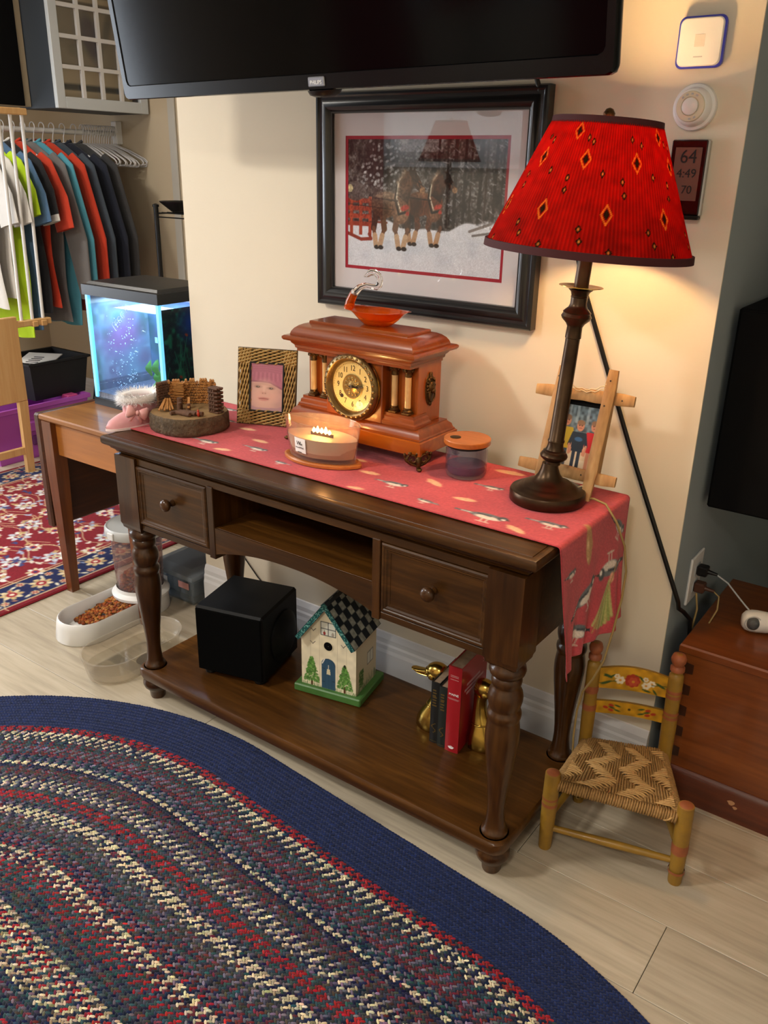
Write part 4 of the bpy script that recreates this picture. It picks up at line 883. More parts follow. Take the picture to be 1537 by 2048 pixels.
# ------------------------------------------------------------------ framed picture
def framed_picture():
    x0, x1, z0, z1 = .2924, .9047, 1.058, 1.551; cx, cz = (x0+x1)/2, (z0+z1)/2; hx, hz = (x1-x0)/2, (z1-z0)/2
    t = thing('framed_picture', 'black framed picture of two harnessed horses in snow, under the television', 'picture', (cx, WY, z0)); dz = hz
    P = [(0, -.002), (0, -.026), (.003, -.030), (.008, -.0305), (.012, -.027), (.018, -.0265), (.024, -.030), (.032, -.0305), (.038, -.027), (.042, -.022), (.0455, -.0215), (.0465, -.014)]
    MB().loops([[(-hx+i, o, dz-hz+i), (hx-i, o, dz-hz+i), (hx-i, o, dz+hz-i), (-hx+i, o, dz+hz-i)] for i, o in P], None, False, False).build('frame', 'frame_black', t, 30)
    MB().box(-hx+.03, hx-.03, -.010, -.004, .03, 2*hz-.03).build('backing', 'black_matte', t)
    ow, oh = 2*(hx-.045), 2*(hz-.045)
    def ringbox(nm, mat, a, b, ya, yb, ax, az, bx, bz):
        m = MB(); m.loops([[(x, y, z) for x, z in ((l, bt), (r, bt), (r, tp), (l, tp))] for (l, r, bt, tp), y in (((a[0], a[1], a[2], a[3]), ya), ((a[0], a[1], a[2], a[3]), yb), ((b[0], b[1], b[2], b[3]), yb), ((b[0], b[1], b[2], b[3]), ya))], None, False, False); m.build(nm, mat, t)
    L = lambda X, Z: (X-cx, Z-z0)
    mo = (-hx+.04, hx-.04, .04, 2*hz-.04); mi = (.372-cx, .8175-cx, 1.1525-z0, 1.4565-z0); ri = (.3795-cx, .8105-cx, 1.160-z0, 1.449-z0)
    ringbox('white_mat', 'mat_white', mo, mi, -.010, -.0125, 0, 0, 0, 0); ringbox('red_mat', 'mat_red', (mi[0]-.004, mi[1]+.004, mi[2]-.004, mi[3]+.004), ri, -.010, -.0115, 0, 0, 0, 0)
    w, h = ri[1]-ri[0]+.006, ri[3]-ri[2]+.006; cv = Cv(w, h, 330, '#c9ccd2'); r_ = random.Random(5)
    # woods
    base = h*.40; cv.rect(0, w, base-.02, h, '#4a443f'); n1 = cv.noise(.012, 21); n2 = cv.noise(.004, 22); fo = (cv.Y > base-.02)
    cv.mixm(np.where(fo, np.clip((n1*.5+n2*.6-.55)*3, 0, 1), 0), '#8f8d8c', .7); cv.mixm(np.where(fo, np.clip((.42-n1*.6-n2*.3)*4, 0, 1), 0), '#1f1b19', .9)
    cv.rect(w*.35, w*.62, h*.9, h, '#b7b3b6', .5)
    for x, tw, col in ((.70, .009, '#2c2522'), (.755, .007, '#2a2421'), (.79, .005, '#332b27'), (.845, .008, '#2b2522'), (.88, .005, '#3a312c'), (.93, .007, '#2e2724'), (.66, .005, '#3a322d'), (.60, .006, '#2f2825'), (.97, .005, '#2f2825'), (.3, .007, '#2b2421'), (.24, .005, '#332b27')): cv.seg([(w*x, base-.012), (w*(x+r_.uniform(-.01, .012)), h)], tw, col)
    for k in range(240):
        x = r_.uniform(.12, 1)*w; y = r_.uniform(base, h*.98); L_ = r_.uniform(.004, .014); cv.seg([(x, y), (x+L_, y-L_*r_.uniform(.1, .9))], .0016, '#b9b9bd' if r_.random() < .45 else '#27211e', .6)
    cv.ell(w*.22, h*.8, w*.13, h*.2, '#2a2522', 0, .7, .03)
    for k in range(90): x = w*(.1+.26*r_.random()); y = h*(.62+.36*r_.random()); cv.ell(x, y, .006*r_.uniform(.4, 1), .003, '#cfd2d6', .4, .5)
    # snow
    sn = base-.014+.010*np.sin(cv.X*21)+.006*np.sin(cv.X*57+1)-.02*np.clip(.35-cv.X/w, 0, 1); cv.mixm((sn-cv.Y)/.004+.5, '#d9dce4'); cv.mixm(np.clip((cv.noise(.03, 30)-.5)*2, 0, 1)*(cv.Y < sn), '#bcc3d0', .5)
    cv.ell(w*.88, h*.35, w*.1, h*.055, '#d4d7dd', .2, .9, .008); cv.seg([(w*.8, h*.34), (w*.92, h*.40)], .006, '#5a4c44', .7); cv.seg([(w*.82, h*.31), (w*.98, h*.35)], .005, '#4a3e38', .7)
    # sleigh
    for y in (.33, .39, .45, .51): cv.rect(0, w*.17, h*y, h*(y+.035), '#8e3a27'); 
    for x in (.02, .085, .15): cv.rect(w*x, w*(x+.022), h*.26, h*.56, '#a1452d')
    cv.seg([(0, h*.27), (w*.1, h*.225), (w*.17, h*.235), (w*.155, h*.27)], .008, '#8a3b2a'); cv.rect(w*.16, w*.28, h*.36, h*.375, '#7a3a2a')
    cv.ell(w*.06, h*.60, w*.07, h*.075, '#57514d', 0, .9); cv.ell(w*.02, h*.62, w*.02, h*.03, '#c7b98f')
    # horses, three quarter view, walking to the right
    def horse(x, y, s, body, dark, light):
        P = lambda a, b: (w*x+s*a, h*y+s*b)
        for a, kx, fx, c in ((-.040, -.046, -.040, dark), (-.026, -.020, -.030, body), (.012, .006, .014, body), (.030, .036, .026, dark)):
            cv.seg([P(a, -.005), P(kx, -.036)], s*.0135, c); cv.seg([P(kx, -.036), P(fx, -.064)], s*.0085, body); cv.seg([P((kx+fx)/2, -.050), P(fx, -.068)], s*.0115, light); cv.ell(*P(fx+.002, -.072), s*.0065, s*.0042, '#3a312a')
        cv.ell(*P(-.018, .008), s*.034, s*.024, body, .1); cv.ell(*P(-.032, .006), s*.022, s*.024, dark, 0, .6, s*.012); cv.ell(*P(.018, .006), s*.022, s*.032, body); cv.ell(*P(.020, -.010), s*.014, s*.014, light, 0, .35, s*.012); cv.ell(*P(-.012, .026), s*.028, s*.007, light, .1, .35, s*.008)
        cv.poly([P(.006, .028), P(.034, .012), P(.048, .052), P(.046, .068), P(.030, .070), P(.016, .054)], dark); cv.ell(*P(.032, .05), s*.013, s*.022, body, -.4, .6, s*.008)
        cv.poly([P(.034, .072), P(.050, .072), P(.072, .040), P(.066, .031), P(.054, .038), P(.044, .052)], dark); cv.ell(*P(.067, .0375), s*.0062, s*.0058, '#8f6a4a'); cv.ell(*P(.060, .047), s*.008, s*.005, body, -.9, .8)
        cv.poly([P(.036, .070), P(.038, .082), P(.043, .071)], dark); cv.poly([P(.044, .071), P(.049, .081), P(.051, .069)], dark)
        cv.seg([P(.026, .07), P(.012, .05), P(.010, .032)], s*.008, light, .55, s*.006)
        cv.seg([P(.008, .044), P(.004, .02), P(.014, -.008), P(.030, -.004)], s*.0045, '#241a15'); cv.seg([P(.011, .046), P(.008, .022), P(.018, -.002)], s*.003, '#cbbfa6', .9); cv.seg([P(-.045, .020), P(.01, .016)], s*.0026, '#241a15'); cv.ell(*P(.028, .004), s*.010, s*.005, '#a8372a', .3); cv.ell(*P(.034, -.006), s*.004, s*.004, '#a8372a'); cv.seg([P(.05, .064), P(.062, .042)], s*.0022, '#241a15'); cv.seg([P(.046, .056), P(.066, .046)], s*.0022, '#241a15')
    horse(.53, .49, 1.12, '#5a3420', '#2a1a12', '#b08a68'); horse(.315, .47, 1.22, '#684630', '#3a281d', '#bd9c7c')
    cv.seg([(w*.0, h*.5), (w*.32, h*.47)], .002, '#241a15', .7); cv.ell(w*.26, h*.58, w*.10, h*.07, '#a7a29c', 0, .40, .035)
    cv.a *= (1+np.where(cv.Y < sn, .06, .5)*(cv.noise(.0035, 77)-.5))[..., None]; cv.grain(.12, 9)
    cv.build('print', 'print_matte', t, lambda X, Y: (ri[0]-.003+X, -.0108+0*X, ri[2]-.003+Y))
    MB().box(-hx+.044, hx-.044, -.0165, -.0150, .044, 2*hz-.044).build('glazing', 'picture_glass', t)
thin_glass('picture_glass', '#ffffff', .012, 1.52, 1.0); pbr('frame_black', '#141416', .28, spec=.5, coat=.3); pbr('mat_white', '#d9d4d6', .9); pbr('mat_red', '#a01a2c', .8)
framed_picture()

# ------------------------------------------------------------------ small devices on the wall
def wall_devices():
    t = thing('network_box', 'white rounded square wall device with a blue edge, topmost on the wall', 'wall device', (1.192, WY, 1.609), 0)
    def rs(hw, r, y):
        P = []
        for qx, qz, a0 in ((hw-r, hw-r, 0), (-hw+r, hw-r, 90), (-hw+r, -hw+r, 180), (hw-r, -hw+r, 270)):
            for k in range(7): a = math.radians(a0+15*k); P.append((qx+r*math.cos(a), y, qz+r*math.sin(a)))
        return P
    MB().loops([rs(.038, .010, 0), rs(.041, .011, -.006), rs(.0425, .012, -.014), rs(.0425, .012, -.018), rs(.041, .012, -.0195)]).build('blue_edge', 'device_blue', t, 35)
    MB().loops([rs(.0385, .011, -.012), rs(.0393, .0115, -.021), rs(.0375, .0105, -.0245), rs(.035, .009, -.0255)]).build('front_shell', 'white_plastic', t, 35)
    MB().box(-.008, .008, -.0261, -.0254, -.0252, -.0232).build('maker_mark', 'grey_plastic', t); MB().box(-.009, .009, -.0259, -.0254, -.008, .012).build('status_square', 'device_pale', t)
    t = thing('round_thermostat', 'round white dial thermostat on the wall below the white square device', 'thermostat', (1.193, WY, 1.503)); S = TR((0, 0, 0), 0, PI/2)
    MB().lathe([(.001, 0), (.040, 0), (.041, .004), (.039, .010), (.034, .012), (.032, .022), (.0285, .028), (.0265, .029)], 48, S).build('body', 'white_plastic', t, 40)
    MB().lathe([(.0262, .028), (.0262, .0315), (.025, .033), (.0165, .034), (.0155, .032), (.0005, .032)], 48, S).build('dial_ring', 'thermo_ring', t, 40)
    MB().lathe([(.0145, .031), (.0145, .0352), (.0135, .036), (.0005, .0362)], 36, S).build('knob', 'white_plastic', t, 40)
    m = MB()
    for a in (60, 85, 110, 135, -60, -85): m.box(.0195, .0225, -.002, .002, .0335, .0345, 0, S @ Matrix.Rotation(math.radians(a), 4, 'Z'))
    m.build('dial_marks', 'grey_plastic', t)
    t = thing('digital_weather_clock', 'dark upright digital clock reading 64, hung beside the lamp shade', 'digital clock', (1.199, WY, 1.306))
    MB().box(-.035, .035, -.016, 0, .006, .142, .003).build('silver_case', 'steel', t)
    MB().box(-.0345, .0325, -.0185, -.014, .008, .141, .002).build('black_front', 'weather_front', t)
    MB().box(-.026, .024, -.0192, -.018, .034, .128, 0).build('display', 'lcd', t)
    m = MB(); mk = TR((0, -.0195, .111)) @ UP; m.text('64', .034, mk, .0003, 'CENTER', .95); m.text('4:49', .022, TR((0, -.0195, .082)) @ UP, .0003); m.text('70', .021, TR((.004, -.0195, .053)) @ UP, .0003); m.build('digits', 'lcd_ink', t)
    MB().box(-.02, .034, -.022, -.004, 0, .007, .002).build('foot', 'black_plastic', t)
    t = thing('wall_outlet', 'white outlet plate low on the blue grey wall by the chest', 'outlet', (WX1, .255, .5)); 
    MB().box(0, .006, -.045, .045, -.06, .06, .002).build('plate', 'white_plastic', t)
    for z in (.021, -.021): MB().box(.006, .008, -.017, .017, z-.014, z+.014, .001).build('socket', 'grey_plastic', t)
    def plug(nm, label, loc, mat, cm, wire):
        p = thing(nm, label, 'plug', loc)
        MB().box(0, .024, -.013, .013, -.012, .012, .003).build('plug_body', mat, p); MB().tube([(.022, 0, 0), (.045, .004, -.004)], [.006, .0035], 8).build('strain_relief', mat, p)
        MB().tube(wire, .002, 7).build('cord', cm, p, 80)
    plug('power_plug', 'black plug in the upper socket with a grey cord reaching to the bulb', (WX1+.0085, .255, .521), 'black_plastic', 'grey_plastic', [(.043, .004, -.004), (.07, .006, -.018), (.105, .004, -.05), (.14, 0, -.078), (.185, -.003, -.096), (.24, 0, -.0945)])
    plug('brown_plug', 'brown plug in the lower socket with a tan cord looping down', (WX1+.0085, .252, .479), 'brown_plastic', 'tan_cord', [(.043, .004, -.004), (.058, 0, -.012), (.062, -.012, -.04), (.05, -.03, -.08), (.036, -.05, -.12), (.03, -.06, -.2), (.03, -.06, -.4), (.03, -.055, -.472)])
pbr('device_pale', '#c9c3bc', .4); pbr('device_blue', '#3a3fb0', .35); pbr('thermo_ring', '#d6cdb6', .3, coat=.4); pbr('weather_front', '#1a0c0c', .15, spec=.6); pbr('lcd', '#6a4a3e', .5, spec=.3); pbr('lcd_ink', '#0c0605', .6); pbr('brown_plastic', '#4a2a1c', .45)
wall_devices()
# ------------------------------------------------------------------ on the low shelf
ZS = .100
def subwoofer():
    t = thing('cube_speaker', 'matte black cube subwoofer on the low shelf', 'speaker', (.262, -.205, ZS), .26); h = .101
    MB().box(-h, h, -h, h, .012, .208, .006).build('cabinet', 'speaker_black', t)
    for x in (-.075, .075):
        for y in (-.075, .075): MB().lathe([(.016, 0), (.018, .006), (.016, .013)], 16, TR((x, y, 0))).build('rubber_foot', 'black_plastic', t, 50)
    MB().box(-h+.004, h-.004, -h-.004, -h+.002, .018, .202, .002).build('front_grille', 'grille_cloth', t)
    MB().lathe([(.07, 0), (.07, .006), (.06, .012), (.04, .02), (.015, .022), (.001, .022)], 32, TR((h-.001, .01, .105), PI/2, PI/2)).build('side_driver', 'speaker_black', t, 50)
pbr('speaker_black', '#050506', .55, spec=.22); pbr('grille_cloth', '#030303', .95, spec=.1, bump=(800, .4, .001))
subwoofer()

def birdhouse():
    t = thing('painted_birdhouse', 'cream painted cottage birdhouse with a checked roof and blue door', 'birdhouse', (.530, -.139, ZS), .203)
    bw, bd = .194, .152; w, d = .158, .118; ze, zr = .166, .272; y0 = -.062; hw = w/2
    MB().box(-bw/2, bw/2, -bd/2, bd/2, 0, .022, .003).build('base', 'house_green', t)
    g = lambda y: [(-hw, y, .022), (hw, y, .022), (hw, y, ze), (0, y, zr), (-hw, y, ze)]
    MB().loops([g(y0), g(y0+d)]).build('body', 'house_cream', t)
    H = zr-.022; cv = Cv(w, H, 150, '#e6ddc2'); cv.a *= (.94+.1*cv.noise(.012, 3))[..., None]
    for x in (.027, .053, .105, .131): cv.seg([(x, 0), (x, H)], .0009, '#b7ac90', .8)
    # window with pane bars and pots
    wx0, wx1, wy0, wy1 = .058, .100, .158, .196; cv.rect(wx0, wx1, wy0, wy1, '#d7d9cf'); 
    for P in (((wx0, wy0), (wx1, wy0), (wx1, wy1), (wx0, wy1), (wx0, wy0)), (((wx0+wx1)/2, wy0), ((wx0+wx1)/2, wy1)), ((wx0, (wy0+wy1)/2), (wx1, (wy0+wy1)/2))): cv.seg(P, .0018, '#23282b')
    cv.ell(.068, .164, .0035, .005, '#8c2a26'); cv.seg([(.068, .168), (.068, .173)], .0015, '#3d5a2c'); cv.ell(.092, .164, .004, .005, '#a49c90'); cv.ell(.092, .169, .002, .002, '#a49c90')
    for x, y, s in ((.036, .166, 1), (.034, .128, 1), (.122, .137, .9)): cv.seg([(x-.007*s, y+.004), (x-.002, y), (x, y-.003), (x+.002, y), (x+.007*s, y+.005)], .0014, '#26211d')
    for x, hh in ((.030, .078), (.126, .074)):                              # trees
        cv.rect(x-.003, x+.003, 0, .02, '#5a3320'); r_ = random.Random(int(x*1e3))
        for k in range(330):
            v = r_.random(); yy = .012+v*(hh-.006); hwid = .021*(1-v)**.75+.002; xx = x+r_.uniform(-1, 1)*hwid; cv.ell(xx, yy, .0028, .0022, ('#4d7a38', '#5f9444', '#6fa350', '#3f6a30')[k % 4], r_.random()*3, .8)
    cv.ell(.126, .082, .003, .003, '#1d1916'); cv.poly([(.122, .079), (.130, .079), (.128, .074)], '#1d1916')
    r_ = random.Random(8)
    for k in range(60): x = r_.random()*w; cv.seg([(x, 0), (x+r_.uniform(-.002, .002), r_.uniform(.004, .010))], .0009, '#41602f', .8)
    # door
    dx0, dx1 = .059, .099; cv.rect(dx0, dx1, 0, .075, '#33536d'); cv.ell((dx0+dx1)/2, .074, .020, .017, '#33536d'); 
    for x in (.069, .079, .089): cv.seg([(x, 0), (x, .088)], .0008, '#243e54', .8)
    cv.seg([(dx0+.001, .072), (.067, .086), (.079, .0905), (.091, .086), (dx1-.001, .072)], .0016, '#243e54'); cv.seg([(dx0+.002, .074), (.068, .088)], .003, '#e8e4da')
    cv.seg([(.079, .072), (.079, .060)], .0016, '#e9e2cf'); cv.poly([(.075, .060), (.083, .060), (.085, .044), (.073, .044)], '#d8cfae'); cv.seg([(dx1-.008, .026), (dx1-.002, .026)], .0018, '#1b2a36')
    for y in (.02, .06): cv.seg([(dx0+.001, y), (dx0+.009, y)], .0014, '#1b2a36')
    cv.build('painted_front', 'print_satin', t, lambda X, Y: (X-hw, y0-.0012+0*X, .022+Y), mask=lambda X, Y: Y <= (ze-.022)+(zr-ze)*(1-np.abs(X-hw)/hw)+.001)
    S = TR((0, y0-.0014, .150), 0, PI/2); MB().lathe([(.0145, .0), (.0145, .0012), (.0125, .0012), (.0125, -.004)], 28, S, cap=False).build('hole_rim', 'house_cream', t, 40)
    MB().lathe([(.0125, .0004), (.0005, .0004)], 28, S, cap=False).build('entrance_hole', 'black_matte', t)
    cs = Cv(d, ze-.022, 60, '#cfc5a8'); r_ = random.Random(2)
    for k in range(70): x = r_.random()*d; cs.seg([(x, 0), (x+r_.uniform(-.003, .003), r_.uniform(.006, .03)*(1 if x > .06 else .5))], .001, '#3f5a30', .8)
    for k in range(120): cs.ell(.028+r_.uniform(-.012, .012), .012+r_.random()*.05, .003, .002, ('#4d7a38', '#3f6a30')[k % 2], 0, .8)
    cs.rect(.064, .098, .06, .095, '#d7d9cf'); cs.seg([(.064, .06), (.098, .06), (.098, .095), (.064, .095), (.064, .06)], .0016, '#23282b'); cs.seg([(.081, .06), (.081, .095)], .0014, '#23282b')
    cs.build('painted_side', 'print_satin', t, lambda X, Y: (hw+.0012+0*X, y0+X, .022+Y))
    # roof: two boards; check pattern painted on the slopes, flecked teal fascia
    sl = math.atan2(zr-ze, hw); ln = .143; ov = .022; yR0, yR1 = y0-ov, y0+d+.016
    for s in (-1, 1):
        R = TR((0, 0, zr+.012)) @ Matrix.Rotation(s*sl, 4, 'Y')
        lo, hi = (0, ln) if s > 0 else (-ln, 0)
        rf = MB().box(lo, hi, yR0, yR1, -.012, 0, .0005, R).build('roof_board', 'roof_dark', t)
        cr = Cv(ln, yR1-yR0, 84, '#161d24'); k = 6; m_ = int(round((yR1-yR0)/ln*k)); 
        for a in range(k):
            for b in range(m_):
                if (a+b) % 2: cr.rect(ln*a/k+.001, ln*(a+1)/k-.001, (yR1-yR0)*b/m_+.001, (yR1-yR0)*(b+1)/m_-.001, '#868a82' if b % 3 else '#93968c')
        cr.a *= (.85+.3*cr.noise(.006, 4))[..., None]
        cr.build('roof_checks', 'print_matte', rf, lambda X, Y, R=R, s=s: affine(R, s*X, yR0+Y, .0006+0*X))
        cf = Cv(ln, .0125, 150, '#1b4a4c'); r_ = random.Random(6)
        for q in range(130): cf.ell(r_.random()*ln, r_.random()*.0125, .0013, .001, ('#6fb3a8', '#9fcfc2', '#2b6c68')[q % 3], r_.random()*3, .9)
        cf.build('fascia', 'print_matte', rf, lambda X, Y, R=R, s=s: affine(R, s*X, yR0-.0008+0*X, -.0125+Y))
pbr('house_green', '#3f6b33', .45, var=(30, .5), col2='#4c7a3e'); pbr('house_cream', '#ddd3b6', .6); pbr('roof_dark', '#1c2329', .6)
birdhouse()

def book(label, loc, rz, w, h, d, cover, spine_fn, group=None, name='book'):
    t = thing(name, label, 'book', loc, rz, group); c = .0025
    MB().box(-w/2, -w/2+c, 0, d, 0, h, .0006).box(w/2-c, w/2, 0, d, 0, h, .0006).build('cover', cover, t)
    MB().loops([[(x, y-.0022*math.cos(x/w*PI), z) for x, y in [(-w/2+w*k/8, 0) for k in range(9)]]+[(w/2, .003, z), (-w/2, .003, z)] for z in (0, h)]).build('spine', cover, t, 60)
    MB().box(-w/2+c, w/2-c, .003, d-.004, .003, h-.003).build('pages', 'paper_pages', t)
    spine_fn(t, w, h); return t
def gold_spine(k):
    def f(t, w, h):
        m = MB(); r_ = random.Random(k)
        for z0, n in ((.62, 4), (.78, 3)):
            for q in range(n): m.box(-w*.28+r_.uniform(0, .001), w*.25*r_.uniform(.5, 1), -.0028, -.0022, h*z0+q*.0075, h*z0+q*.0075+.0032)
        for q in range(10): a = q*.6; m.box(-.0016, .0016, -.0028, -.0022, -.0010, .0010, 0, TR((w*.22*math.sin(a*1.3), 0, h*.18+.028*q/10)))
        m.box(-w*.36, w*.36, -.0026, -.002, h*.03, h*.034); m.build('gilt_lettering', 'gilt', t)
    return f
def maine_spine(t, w, h):
    S = TR((0, -.0026, h*.685)) @ UP
    MB().text('MAINE', .0082, S, .0003, 'CENTER', 1.02).build('title', 'logo_white', t)
    m = MB()
    for z in (.90, .885, .855): m.box(-w*.3, w*.3, -.0026, -.0021, h*z, h*z+.0011)
    m.box(-w*.42, w*.42, -.0026, -.0021, h*.635, h*.635+.0009); m.box(-w*.35, w*.35, -.0026, -.0021, h*.625, h*.625+.0007); m.build('small_print', 'book_faint', t)
    m = MB()
    for a in range(7): m.box(-.0008, .0008, 0, .0004, -.004+.0, .0045-abs(a-3)*.0008, 0, TR((-.006+a*.002, -.0028, h*.058), 0, 0, (a-3)*.22))
    m.build('emblem', 'logo_white', t)
    m = MB().text('S', .020, TR((w/2+.0002, .118, h*.86), PI/2) @ UP, .0002)
    for q, (y0_, y1_) in enumerate(((.03, .10), (.02, .12), (.03, .09))): m.box(w/2, w/2+.0004, y0_, y1_, h*(.74-.05*q), h*(.74-.05*q)+.006)
    m.build('cover_title', 'book_faint', t)
pbr('book_black', '#15181a', .45, coat=.2); pbr('book_charcoal', '#1c2220', .5, coat=.15); pbr('book_red', '#99151f', .4, coat=.3); pbr('paper_pages', '#a5917a', .9, var=(90, .5), col2='#8a765f'); pbr('gilt', '#8a7340', .4, metal=.8); pbr('book_faint', '#b8888a', .6)
book('black book with gilt spine lettering, leaning on the left brass duck', (.866, -.197, ZS), .08, .0225, .168, .125, 'book_black', gold_spine(1), 'books between the duck bookends')
book('charcoal book between the black book and the red book', (.8895, -.200, ZS), .08, .0215, .166, .12, 'book_charcoal', gold_spine(2), 'books between the duck bookends')
book('tall red book titled MAINE on its spine', (.9195, -.202, ZS), .08, .0345, .233, .14, 'book_red', maine_spine, 'books between the duck bookends')

def flatten_back(t, x):
    for c in t.children_recursive:
        for v in c.data.vertices: v.co.x = min(v.co.x, x)
def duck(label, loc, rz, s=1.0):
    t = thing('duck_bookend', label, 'bookend', loc, rz, 'brass duck bookends')     # bill points to -x
    LL = []
    for z, rx, ry, ox in ((0, .046, .036, 0), (.004, .048, .038, 0), (.02, .047, .037, .001), (.04, .040, .031, .003), (.058, .030, .024, .006), (.064, .0275, .0225, .007)):
        LL.append([(ox+rx*math.cos(2*PI*k/28), ry*math.sin(2*PI*k/28), z) for k in range(28)])
    MB().loops(LL).build('breast', 'brass', t, 60)
    MB().tube([(.007, 0, .062), (.010, 0, .075), (.013, 0, .10), (.013, 0, .125), (.010, 0, .142)], [.027, .0235, .0185, .0175, .020], 22).build('neck', 'brass', t, 60)
    MB().tube([(.007+.0262*math.cos(2*PI*k/28)*1.0, .0265*math.sin(2*PI*k/28), .0655) for k in range(28)], .0022, 7, closed=True).build('collar', 'brass', t, 60)
    hd = MB().ball((.004, 0, .157), (.030, .0225, .0235), 22, 14).ball((-.010, 0, .151), (.022, .018, .017), 18, 10)
    for sy in (-1, 1): hd.ball((-.012, sy*.0165, .160), (.0042, .003, .0042), 10, 8).ball((-.004, sy*.018, .148), (.010, .006, .009), 10, 8)
    h_ = hd.build('head', 'brass', t, 80)
    MB().loops([[(x, hw*math.cos(a), z+hz*math.sin(a)) for a in [2*PI*k/14 for k in range(14)]] for x, hw, hz, z in ((-.020, .012, .0095, .150), (-.034, .0105, .006, .147), (-.050, .0115, .0042, .1455), (-.062, .0105, .003, .1458), (-.0675, .005, .002, .146))]).build('bill', 'brass', h_, 60)
    LB_ = MB().loops([[(x, hw*math.cos(a), z+hz*math.sin(a)) for a in [2*PI*k/12 for k in range(12)]] for x, hw, hz, z in ((-.022, .0085, .0035, .139), (-.045, .009, .0022, .1395), (-.058, .006, .0015, .140))]).build('lower_bill', 'brass', h_, 60); flatten_back(t, .022)
duck('brass duck head bookend facing left, beside the black books', (.8305, -.138, ZS), .08)
duck('brass duck head bookend facing right, behind the front turned leg', (.963, -.132, ZS), PI+.08)
